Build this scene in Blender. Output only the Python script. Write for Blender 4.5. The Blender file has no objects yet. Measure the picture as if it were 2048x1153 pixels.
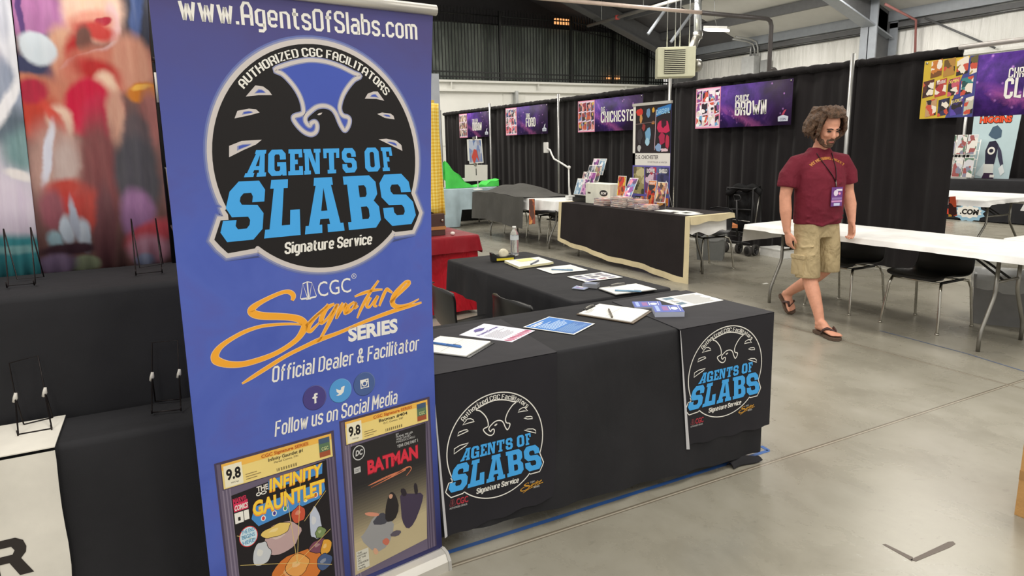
import bpy, bmesh, math, random
from mathutils import Vector, Matrix, Euler
from mathutils.geometry import tessellate_polygon
from math import sin, cos, pi, radians as rad, sqrt, atan2
random.seed(7)
SC = bpy.context.scene
COL = SC.collection
# ------------------------------------------------------------------ camera
FPX, YAW, PITCH, ROLL, CAMZ = 1388.70, 0.490524, -0.203798, -0.021788, 1.55
_cy, _sy, _cp, _sp = cos(YAW), sin(YAW), cos(PITCH), sin(PITCH)
FWD = Vector((_sy*_cp, _cy*_cp, _sp)); _R0 = Vector((_cy, -_sy, 0)); _U0 = _R0.cross(FWD)
RGT = _R0*cos(ROLL) + _U0*sin(ROLL); UPV = -_R0*sin(ROLL) + _U0*cos(ROLL)
CAM = Vector((0, 0, CAMZ))
cd = bpy.data.cameras.new('camera'); co = bpy.data.objects.new('camera', cd); COL.objects.link(co)
cd.sensor_width = 36; cd.lens = FPX/2048*36; cd.sensor_fit = 'HORIZONTAL'; cd.clip_end = 200
co.matrix_world = Matrix(((RGT.x, UPV.x, -FWD.x, 0), (RGT.y, UPV.y, -FWD.y, 0), (RGT.z, UPV.z, -FWD.z, CAMZ), (0, 0, 0, 1)))
SC.camera = co
# measuring helpers: where the sight line of a photo pixel meets a real plane
def ray(x, y): return RGT*((x-1024)/FPX) - UPV*((y-576.5)/FPX) + FWD
def G(x, y, z=0.0):
    d = ray(x, y); return CAM + d*((z-CAMZ)/d.z)
def GX(x, y, X):
    d = ray(x, y); return CAM + d*(X/d.x)
def GY(x, y, Y):
    d = ray(x, y); return CAM + d*(Y/d.y)
# ------------------------------------------------------------------ world, lights, exposure
w = bpy.data.worlds.new('hall_ambience'); SC.world = w; w.use_nodes = True
bg = w.node_tree.nodes['Background']; bg.inputs[0].default_value = (1.0, .965, .90, 1); bg.inputs[1].default_value = .78
SC.view_settings.view_transform = 'Standard'; SC.view_settings.look = 'None'
SC.view_settings.exposure = 0.08; SC.view_settings.gamma = 1.0
def area(x, y, z, sx, sy, power, col=(1, .95, .87)):
    l = bpy.data.lights.new('high_bay_and_fill_light', 'AREA'); l.shape = 'RECTANGLE'; l.size = sx; l.size_y = sy; l.energy = power; l.color = col
    o = bpy.data.objects.new('high_bay_and_fill_light', l); COL.objects.link(o); o.location = (x, y, z); return o
for (lx, ly, lz, lp) in ((1.2, .6, 6.2, 185), (1.5, 6.5, 6.2, 185), (5.5, 1.2, 6.0, 185), (6.0, 8.0, 6.0, 200), (6.0, 14.5, 6.0, 200), (11.5, 6.3, 5.7, 250), (11.0, 11.0, 5.6, 200), (12.5, 15.0, 5.4, 330), (6, 17.5, 5.6, 220), (14.6, 5.5, 5.0, 170), (14.6, 11, 5.0, 170), (-3, 3.5, 6.2, 170), (1.5, 13, 6.2, 185), (-2, -3, 6.2, 150), (5, -4, 6, 170)):
    area(lx, ly, lz, 1.0, 2.0, lp*.70)  # unseen hall lamps, several added to brighten walls, banner and floor glare
# ------------------------------------------------------------------ materials
def s2l(c):
    r = []
    for v in c[:3]:
        v = v/255.0; r.append(v/12.92 if v <= .04045 else ((v+.055)/1.055)**2.4)
    return (r[0], r[1], r[2], 1)
MATS = {}
class NT:
    def __init__(s, name):
        s.m = bpy.data.materials.new(name); s.m.use_nodes = True; s.t = s.m.node_tree; s.n = s.t.nodes
        s.p = s.n['Principled BSDF']
    def new(s, kind, **kw):
        n = s.n.new(kind)
        for k, v in kw.items(): setattr(n, k, v)
        return n
    def l(s, a, b): s.t.links.new(a, b)
    def coord(s, scale=None, rot=None, kind='Object'):
        tc = s.new('ShaderNodeTexCoord'); o = tc.outputs[kind]
        if scale is not None:
            mp = s.new('ShaderNodeMapping'); mp.inputs['Scale'].default_value = scale
            if rot: mp.inputs['Rotation'].default_value = rot
            s.l(o, mp.inputs['Vector']); o = mp.outputs[0]
        return o
    def noise(s, vec, scale, detail=3, rough=.55, dist=0):
        n = s.new('ShaderNodeTexNoise'); n.inputs['Scale'].default_value = scale; n.inputs['Detail'].default_value = detail
        n.inputs['Roughness'].default_value = rough; n.inputs['Distortion'].default_value = dist
        s.l(vec, n.inputs['Vector']); return n
    def ramp(s, fac, stops, interp='LINEAR'):
        r = s.new('ShaderNodeValToRGB'); r.color_ramp.interpolation = interp
        e = r.color_ramp.elements
        while len(e) > 1: e.remove(e[-1])
        for i, (p, c) in enumerate(stops):
            x = e[0] if i == 0 else e.new(p)
            x.position = p; x.color = s2l(c) if len(c) == 3 else c
        s.l(fac, r.inputs[0]); return r.outputs[0]
    def mix(s, fac, a, b, blend='MIX'):
        n = s.new('ShaderNodeMix', data_type='RGBA', blend_type=blend)
        for i, v in ((0, fac), (6, a), (7, b)):
            if hasattr(v, 'links') or hasattr(v, 'is_linked'): s.l(v, n.inputs[i])
            else: n.inputs[i].default_value = v
        return n.outputs[2]
    def math(s, op, a, b=None):
        n = s.new('ShaderNodeMath', operation=op)
        for i, v in ((0, a), (1, b)):
            if v is None: continue
            if hasattr(v, 'is_linked'): s.l(v, n.inputs[i])
            else: n.inputs[i].default_value = v
        return n.outputs[0]
    def bump(s, h, strength=.3, dist=.01):
        b = s.new('ShaderNodeBump'); b.inputs['Strength'].default_value = strength; b.inputs['Distance'].default_value = dist
        s.l(h, b.inputs['Height']); s.l(b.outputs[0], s.p.inputs['Normal'])
def mat(name, c, rough=.6, metal=0.0, var=.06, vs=8.0, bump=0.0, bs=60.0, bstretch=(1, 1, 1), spec=.5, sheen=0.0, emit=0.0, alpha=1.0, trans=0.0):
    if name in MATS: return MATS[name]
    t = NT(name); p = t.p
    p.inputs['Roughness'].default_value = rough; p.inputs['Metallic'].default_value = metal; p.inputs['Specular IOR Level'].default_value = spec
    vec = t.coord()
    n = t.noise(vec, vs, 4)
    lc = s2l(c); a = tuple(max(0, v*(1-var*1.6)) for v in lc[:3])+(1,); b = tuple(min(1, v*(1+var*1.6)) for v in lc[:3])+(1,)
    t.l(t.ramp(n.outputs['Fac'], ((.3, a), (.7, b))), p.inputs['Base Color'])
    if bump:
        v2 = t.coord(bstretch) if bstretch != (1, 1, 1) else vec
        t.bump(t.noise(v2, bs, 3).outputs['Fac'], bump, .02)
    if sheen: p.inputs['Sheen Weight'].default_value = sheen; p.inputs['Sheen Roughness'].default_value = .4
    if emit:
        p.inputs['Emission Color'].default_value = lc; p.inputs['Emission Strength'].default_value = emit
    if trans:
        p.inputs['Transmission Weight'].default_value = trans; p.inputs['IOR'].default_value = 1.2
    if alpha < 1: p.inputs['Alpha'].default_value = alpha
    MATS[name] = t.m; return t.m
def ink(c, rough=.5):
    return mat('print_%d_%d_%d_%d' % (*c, int(rough*100)), c, rough, var=.015, spec=.3)
def fabric(name, c, fold=.35, fs=2.6, stretch=(1, 1, .45), rough=.85, var=.08, sheen=0.0):
    if name in MATS: return MATS[name]
    t = NT(name); p = t.p; p.inputs['Roughness'].default_value = rough; p.inputs['Specular IOR Level'].default_value = .25
    if sheen: p.inputs['Sheen Weight'].default_value = sheen; p.inputs['Sheen Roughness'].default_value = .35
    vec = t.coord(); lc = s2l(c)
    a = tuple(v*(1-var*2) for v in lc[:3])+(1,); b = tuple(v*(1+var*2) for v in lc[:3])+(1,)
    t.l(t.ramp(t.noise(vec, 3, 5).outputs['Fac'], ((.3, a), (.7, b))), p.inputs['Base Color'])
    n1 = t.noise(t.coord(stretch), fs, 3, .5, .4); n2 = t.noise(vec, 420, 1)
    h = t.math('ADD', n1.outputs['Fac'], t.math('MULTIPLY', n2.outputs['Fac'], .012))
    t.bump(h, fold, .12); MATS[name] = t.m; return t.m
def comic(name, pal, seed=0, scale=26.0, squash=(1, 1, 1)):
    """generic comic page colour: distorted cells in a palette"""
    if name in MATS: return MATS[name]
    t = NT(name); p = t.p; p.inputs['Roughness'].default_value = .4
    mp = t.new('ShaderNodeMapping'); mp.inputs['Location'].default_value = (seed*3.1, seed*1.7, seed*2.3); mp.inputs['Scale'].default_value = squash
    t.l(t.coord(), mp.inputs[0])
    nz = t.noise(mp.outputs[0], scale*.6, 3)
    sc = t.new('ShaderNodeVectorMath', operation='SCALE'); t.l(nz.outputs['Color'], sc.inputs[0]); sc.inputs[3].default_value = 1.6/scale
    ad = t.new('ShaderNodeVectorMath', operation='ADD'); t.l(mp.outputs[0], ad.inputs[0]); t.l(sc.outputs[0], ad.inputs[1])
    v = t.new('ShaderNodeTexVoronoi'); v.inputs['Scale'].default_value = scale; t.l(ad.outputs[0], v.inputs['Vector'])
    sp = t.new('ShaderNodeSeparateColor'); t.l(v.outputs['Color'], sp.inputs[0])
    k = len(pal)
    t.l(t.ramp(sp.outputs[0], [(i/k, c) for i, c in enumerate(pal)], 'CONSTANT'), p.inputs['Base Color'])
    MATS[name] = t.m; return t.m
def painted(name, base, blobs, warp=.045, wscale=7.0, rough=.5):
    """soft painterly colour fields on a hung print (object x,z): blobs = (x, z, rx, rz, rot, colour, edge)"""
    t = NT(name); p = t.p; p.inputs['Roughness'].default_value = rough; p.inputs['Specular IOR Level'].default_value = .3
    vec = t.coord()
    nz = t.noise(vec, wscale, 4)
    sb = t.new('ShaderNodeVectorMath', operation='SUBTRACT'); t.l(nz.outputs['Color'], sb.inputs[0]); sb.inputs[1].default_value = (.5, .5, .5)
    sc = t.new('ShaderNodeVectorMath', operation='SCALE'); t.l(sb.outputs[0], sc.inputs[0]); sc.inputs[3].default_value = warp
    ad = t.new('ShaderNodeVectorMath', operation='ADD'); t.l(vec, ad.inputs[0]); t.l(sc.outputs[0], ad.inputs[1])
    cur = s2l(base)
    for (x, z, rx, rz, ro, c, e) in blobs:
        mp = t.new('ShaderNodeMapping', vector_type='TEXTURE')
        mp.inputs['Location'].default_value = (x, 0, z); mp.inputs['Rotation'].default_value = (0, rad(ro), 0); mp.inputs['Scale'].default_value = (rx, 1e3, rz)
        t.l(ad.outputs[0], mp.inputs[0])
        ln = t.new('ShaderNodeVectorMath', operation='LENGTH'); t.l(mp.outputs[0], ln.inputs[0])
        mr = t.new('ShaderNodeMapRange', interpolation_type='SMOOTHSTEP'); t.l(ln.outputs['Value'], mr.inputs[0])
        mr.inputs[1].default_value = 1+e; mr.inputs[2].default_value = 1-e
        cur = t.mix(mr.outputs[0], cur, s2l(c))
    n2 = t.noise(t.coord((1, 1, .25)), 30, 4)
    cur = t.mix(.18, cur, t.ramp(n2.outputs['Fac'], ((.3, (60, 50, 60)), (.7, (235, 225, 225)))), 'OVERLAY')
    t.l(cur, p.inputs['Base Color']); return t.m
# ------------------------------------------------------------------ mesh builder
class B:
    def __init__(s): s.V = []; s.F = []; s.M = []; s.S = []; s.mats = []
    def mi(s, m):
        if m not in s.mats: s.mats.append(m)
        return s.mats.index(m)
    def add(s, vs, fs, m, sm=False):
        o = len(s.V); i = s.mi(m)
        s.V += [Vector(v) for v in vs]
        for f in fs: s.F.append(tuple(o+k for k in f)); s.M.append(i); s.S.append(sm)
        return s
    def box(s, a, b, m, T=None, bev=0.0):
        x0, y0, z0 = a; x1, y1, z1 = b
        if bev:
            bm = bmesh.new(); bmesh.ops.create_cube(bm, size=1)
            for v in bm.verts: v.co = Vector(((x0+x1)/2+v.co.x*(x1-x0), (y0+y1)/2+v.co.y*(y1-y0), (z0+z1)/2+v.co.z*(z1-z0)))
            bmesh.ops.bevel(bm, geom=bm.edges[:], offset=bev, segments=2, affect='EDGES', profile=.7)
            bm.verts.index_update()
            vs = [v.co.copy() for v in bm.verts]; fs = [tuple(v.index for v in f.verts) for f in bm.faces]; bm.free()
        else:
            vs = [Vector(p) for p in ((x0, y0, z0), (x1, y0, z0), (x1, y1, z0), (x0, y1, z0), (x0, y0, z1), (x1, y0, z1), (x1, y1, z1), (x0, y1, z1))]
            fs = [(0, 3, 2, 1), (4, 5, 6, 7), (0, 1, 5, 4), (1, 2, 6, 5), (2, 3, 7, 6), (3, 0, 4, 7)]
        if T is not None: vs = [T @ v for v in vs]
        return s.add(vs, fs, m)
    def tube(s, pts, r, m, n=8, closed=False, sm=True, flat=None):
        pts = [Vector(p) for p in pts]; k = len(pts); rr = r if isinstance(r, list) else [r]*k
        vs = []; fs = []; nrm = None
        for i, p in enumerate(pts):
            a = pts[(i-1) % k] if (i > 0 or closed) else p; b = pts[(i+1) % k] if (i < k-1 or closed) else p
            t = (b-a)
            t = t.normalized() if t.length > 1e-9 else Vector((0, 0, 1))
            if nrm is None: nrm = t.orthogonal().normalized() if flat is None else (Vector(flat)-t*Vector(flat).dot(t)).normalized()
            nrm = (nrm - t*nrm.dot(t)); nrm = nrm.normalized() if nrm.length > 1e-9 else t.orthogonal().normalized()
            bn = t.cross(nrm)
            q = rr[i]; qa, qb = q if isinstance(q, tuple) else (q, q)
            for j in range(n):
                an = 2*pi*j/n; vs.append(p + nrm*(cos(an)*qa) + bn*(sin(an)*qb))
        for i in range(k if closed else k-1):
            for j in range(n): fs.append((i*n+j, i*n+(j+1) % n, ((i+1) % k)*n+(j+1) % n, ((i+1) % k)*n+j))
        if not closed: fs += [tuple(range(n-1, -1, -1)), tuple((k-1)*n+j for j in range(n))]
        return s.add(vs, fs, m, sm)
    def lathe(s, prof, c, m, n=20, T=None, sm=True):
        vs = []; fs = []; k = len(prof); c = Vector(c)
        for (r, z) in prof:
            for j in range(n):
                v = Vector((r*cos(2*pi*j/n), r*sin(2*pi*j/n), z)); vs.append(c + (T @ v if T is not None else v))
        for i in range(k-1):
            for j in range(n): fs.append((i*n+j, i*n+(j+1) % n, (i+1)*n+(j+1) % n, (i+1)*n+j))
        fs += [tuple(range(n-1, -1, -1)), tuple((k-1)*n+j for j in range(n))]
        return s.add(vs, fs, m, sm)
    def ell(s, c, r, m, T=None, nu=16, nv=10):
        vs = []; fs = []; c = Vector(c)
        for i in range(nv+1):
            a = -pi/2+pi*i/nv
            for j in range(nu):
                b = 2*pi*j/nu; v = Vector((r[0]*cos(a)*cos(b), r[1]*cos(a)*sin(b), r[2]*sin(a))); v = c+v
                vs.append(T @ v if T is not None else v)
        for i in range(nv):
            for j in range(nu): fs.append((i*nu+j, i*nu+(j+1) % nu, (i+1)*nu+(j+1) % nu, (i+1)*nu+j))
        return s.add(vs, fs, m, True)
    def grid(s, fn, nu, nv, m, sm=True, th=0.0, closeu=False):
        vs = [Vector(fn(i/nu, j/nv)) for j in range(nv+1) for i in range(nu+1)]; W = nu+1
        fs = [(j*W+i, j*W+i+1, (j+1)*W+i+1, (j+1)*W+i) for j in range(nv) for i in range(nu)]
        if th:
            N = [Vector() for _ in vs]
            for f in fs:
                q = (vs[f[2]]-vs[f[0]]).cross(vs[f[3]]-vs[f[1]])
                for k in f: N[k] += q
            o = len(vs); vs += [v-(n.normalized() if n.length > 1e-12 else Vector((0, 0, 1)))*th for v, n in zip(vs, N)]
            ring = list(range(nu))+[j*W+nu for j in range(nv)]+[nv*W+i for i in range(nu, 0, -1)]+[j*W for j in range(nv, 0, -1)]
            fs += [tuple(k+o for k in reversed(f)) for f in fs]
            fs += [(ring[(k+1) % len(ring)], ring[k], ring[k]+o, ring[(k+1) % len(ring)]+o) for k in range(len(ring))]
        return s.add(vs, fs, m, sm)
    def loft(s, rings, m, sm=True, cap=True):
        n = len(rings[0]); vs = [v for r in rings for v in r]; fs = []
        for i in range(len(rings)-1):
            for j in range(n): fs.append((i*n+j, i*n+(j+1) % n, (i+1)*n+(j+1) % n, (i+1)*n+j))
        if cap: fs += [tuple(range(n-1, -1, -1)), tuple((len(rings)-1)*n+j for j in range(n))]
        return s.add(vs, fs, m, sm)
    def prism(s, poly, fn, th, m):
        """poly 2d -> fn(u,v,h) with thickness th (h from -th to 0)"""
        n = len(poly); tr = tess([poly])
        vs = [fn(u, v, 0) for u, v in poly]+[fn(u, v, -th) for u, v in poly]
        fs = [t for t in tr]+[(c+n, b+n, a+n) for a, b, c in tr]+[(i, i+n, (i+1) % n+n, (i+1) % n) for i in range(n)]
        return s.add(vs, fs, m)
    def mesh(s, name):
        me = bpy.data.meshes.new(name); me.from_pydata([tuple(v) for v in s.V], [], s.F)
        for m in s.mats: me.materials.append(m)
        me.polygons.foreach_set('material_index', s.M); me.polygons.foreach_set('use_smooth', s.S); me.update()
        return me
    def obj(s, name, parent=None, local=False, fixn=True):
        """mesh object; geometry is given in world space unless local"""
        me = s.mesh(name)
        if parent is not None and not local and parent.name in MW: me.transform(MW[parent.name].inverted())
        if fixn:
            bm = bmesh.new(); bm.from_mesh(me); bmesh.ops.recalc_face_normals(bm, faces=bm.faces); bm.to_mesh(me); bm.free()
        o = bpy.data.objects.new(name, me); COL.objects.link(o)
        if parent is not None:
            o.parent = parent
            if parent.name in MW: MW[o.name] = MW[parent.name]
        return o
MW = {}
def tess(loops):
    fl = [Vector((p[0], p[1], 0)) for l in loops for p in l]
    tr = tessellate_polygon([[Vector((p[0], p[1], 0)) for p in l] for l in loops]); out = []
    for a, b, c in tr:
        ar = (fl[b]-fl[a]).cross(fl[c]-fl[a]).z
        if abs(ar) < 1e-12: continue
        out.append((a, b, c) if ar > 0 else (a, c, b))
    return out
def tag(o, label=None, cat=None, group=None, kind=None):
    if label: o['label'] = label
    if cat: o['category'] = cat
    if group: o['group'] = group
    if kind: o['kind'] = kind
    return o
def thing(name, label, cat, loc=(0, 0, 0), rz=0.0, group=None):
    o = bpy.data.objects.new(name, None); COL.objects.link(o); o.empty_display_size = .1
    o.location = loc; o.rotation_euler = (0, 0, rz)
    MW[o.name] = Matrix.Translation(Vector(loc)) @ Matrix.Rotation(rz, 4, 'Z')
    return tag(o, label, cat, group)
def struct(b, name): return tag(b.obj(name), kind='structure')
def solo(b, name, label, cat, group=None):
    """a thing that is one mesh: origin at its base"""
    n = len(b.V); c = Vector((sum(v.x for v in b.V)/n, sum(v.y for v in b.V)/n, min(v.z for v in b.V)))
    b.V = [v-c for v in b.V]; o = b.obj(name); o.location = c; MW[o.name] = Matrix.Translation(c); return tag(o, label, cat, group)
def copy_thing(o, loc, rz, label, group=None):
    c = o.copy(); COL.objects.link(c); c.location = loc; c.rotation_euler = (0, 0, rz); c['label'] = label
    if group: c['group'] = group
    for ch in o.children:
        d = ch.copy(); COL.objects.link(d); d.parent = c
        for g in ch.children:
            e = g.copy(); COL.objects.link(e); e.parent = d
    return c
# ------------------------------------------------------------------ flat printing (lettering and marks on a sheet)
_txt = {}
def glyphs(st, bold=0.0):
    k = (st, bold)
    if k not in _txt:
        cu = bpy.data.curves.new('t', 'FONT'); cu.body = st; cu.size = 1; cu.offset = bold; cu.resolution_u = 3; cu.fill_mode = 'FRONT' if False else 'BOTH'; cu.dimensions = '2D'
        o = bpy.data.objects.new('t', cu); COL.objects.link(o); bpy.context.view_layer.update()
        me = bpy.data.meshes.new_from_object(o.evaluated_get(bpy.context.evaluated_depsgraph_get()))
        vs = [(v.co.x, v.co.y) for v in me.vertices]; fs = []
        for p in me.polygons:
            f = list(p.vertices)
            for i in range(1, len(f)-1):
                a, b, c = f[0], f[i], f[i+1]
                ar = (vs[b][0]-vs[a][0])*(vs[c][1]-vs[a][1])-(vs[b][1]-vs[a][1])*(vs[c][0]-vs[a][0])
                if abs(ar) > 1e-10: fs.append((a, b, c) if ar > 0 else (a, c, b))
        COL.objects.unlink(o); bpy.data.objects.remove(o); bpy.data.meshes.remove(me); bpy.data.curves.remove(cu)
        xs = [v[0] for v in vs] or [0]; _txt[k] = (vs, fs, min(xs), max(xs))
    return _txt[k]
CAPH = .73
class Art:
    def __init__(s): s.T = []
    def tri(s, vs, fs, m, L): s.T.append((vs, fs, m, L)); return s
    def poly(s, pts, m, L=1, holes=()):
        lp = [list(pts)]+[list(h) for h in holes]; return s.tri([p for l in lp for p in l], tess(lp), m, L)
    def rect(s, x0, y0, x1, y1, m, L=1): return s.tri([(x0, y0), (x1, y0), (x1, y1), (x0, y1)], [(0, 1, 2), (0, 2, 3)], m, L)
    def disc(s, x, y, rx, ry, m, L=1, n=48): return s.poly([(x+rx*cos(2*pi*i/n), y+ry*sin(2*pi*i/n)) for i in range(n)], m, L)
    def ring(s, x, y, rx, ry, wd, m, L=1, n=64):
        vs = []; fs = []
        for i in range(n):
            a = 2*pi*i/n; vs += [(x+rx*cos(a), y+ry*sin(a)), (x+(rx-wd)*cos(a), y+(ry-wd)*sin(a))]
            j = (i+1) % n; fs += [(2*i, 2*j, 2*j+1), (2*i, 2*j+1, 2*i+1)]
        fs = [tuple(f) for f in fs]
        return s.tri(vs, fs, m, L)
    def stroke(s, pts, m, L=1, wd=None, closed=False, smooth=True, fx=lambda p: p):
        P = [(p[0], p[1], (p[2] if wd is None else wd)) for p in pts]
        if smooth:
            k = len(P); Q = []; rg = range(k if closed else k-1)
            for i in rg:
                p0 = P[(i-1) % k] if (closed or i > 0) else P[i]; p1 = P[i]; p2 = P[(i+1) % k]; p3 = P[(i+2) % k] if (closed or i+2 < k) else p2
                for t in (0, .25, .5, .75):
                    Q.append(tuple(.5*((2*b)+(-a+c)*t+(2*a-5*b+4*c-d)*t*t+(-a+3*b-3*c+d)*t**3) for a, b, c, d in zip(p0, p1, p2, p3)))
            if not closed: Q.append(P[-1])
            P = Q
        k = len(P); vs = []; fs = []
        for i in range(k):
            a = P[(i-1) % k] if (closed or i > 0) else P[i]; b = P[(i+1) % k] if (closed or i < k-1) else P[i]
            dx, dy = b[0]-a[0], b[1]-a[1]; l = sqrt(dx*dx+dy*dy) or 1; h = max(P[i][2], 1e-4)/2
            vs += [(P[i][0]-dy/l*h, P[i][1]+dx/l*h), (P[i][0]+dy/l*h, P[i][1]-dx/l*h)]
        for i in range(k if closed else k-1):
            j = (i+1) % k; fs += [(2*i, 2*i+1, 2*j+1), (2*i, 2*j+1, 2*j)]
        return s.tri(vs, fs, m, L)
    def text(s, st, x0, x1, y, h, m, L=2, bold=0.0, shear=0.0, warp=None):
        vs, fs, a, b = glyphs(st, bold); k = h/CAPH; sx = (x1-x0)/(b-a) if x1 is not None else k
        out = [(x0+(u-a)*sx+shear*v*k, y+v*k) for u, v in vs]
        if warp: out = [warp(p) for p in out]
        return s.tri(out, fs, m, L)
    def arctext(s, st, cx, cy, rx, ry, a0, a1, h, m, L=3, bold=0.0, gap=.12, adv=None):
        """letters one by one along an arc from angle a0 to a1 (degrees), reading clockwise at the top"""
        wl = []
        for ch in st:
            if ch == ' ': wl.append(.45); continue
            _, _, a, b = glyphs(ch, bold); wl.append(b-a+gap)
        tot = sum(wl); pos = 0
        for ch, wc in zip(st, wl):
            if ch != ' ':
                vs, fs, a, b = glyphs(ch, bold)
                out = []
                for u, v in vs:
                    t = rad(a0+(a1-a0)*((pos+u-a+gap/2)/tot)); q = v*h/CAPH
                    out.append((cx+(rx+q)*cos(t), cy+(ry+q)*sin(t)))
                s.tri(out, fs, m, L)
            pos += wc
        return s
    def xf(s, fn):
        s.T = [([fn(p) for p in vs], fs, m, L) for vs, fs, m, L in s.T]; return s
    def join(s, o, dl=0): s.T += [(v, f, m, L+dl) for v, f, m, L in o.T]; return s
    def onto(s, b, fn, eps=.0004):
        for vs, fs, m, L in s.T:
            pv = [fn(p[0], p[1], L*eps) for p in vs]
            b.add(pv, fs, m)
        return b
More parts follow.
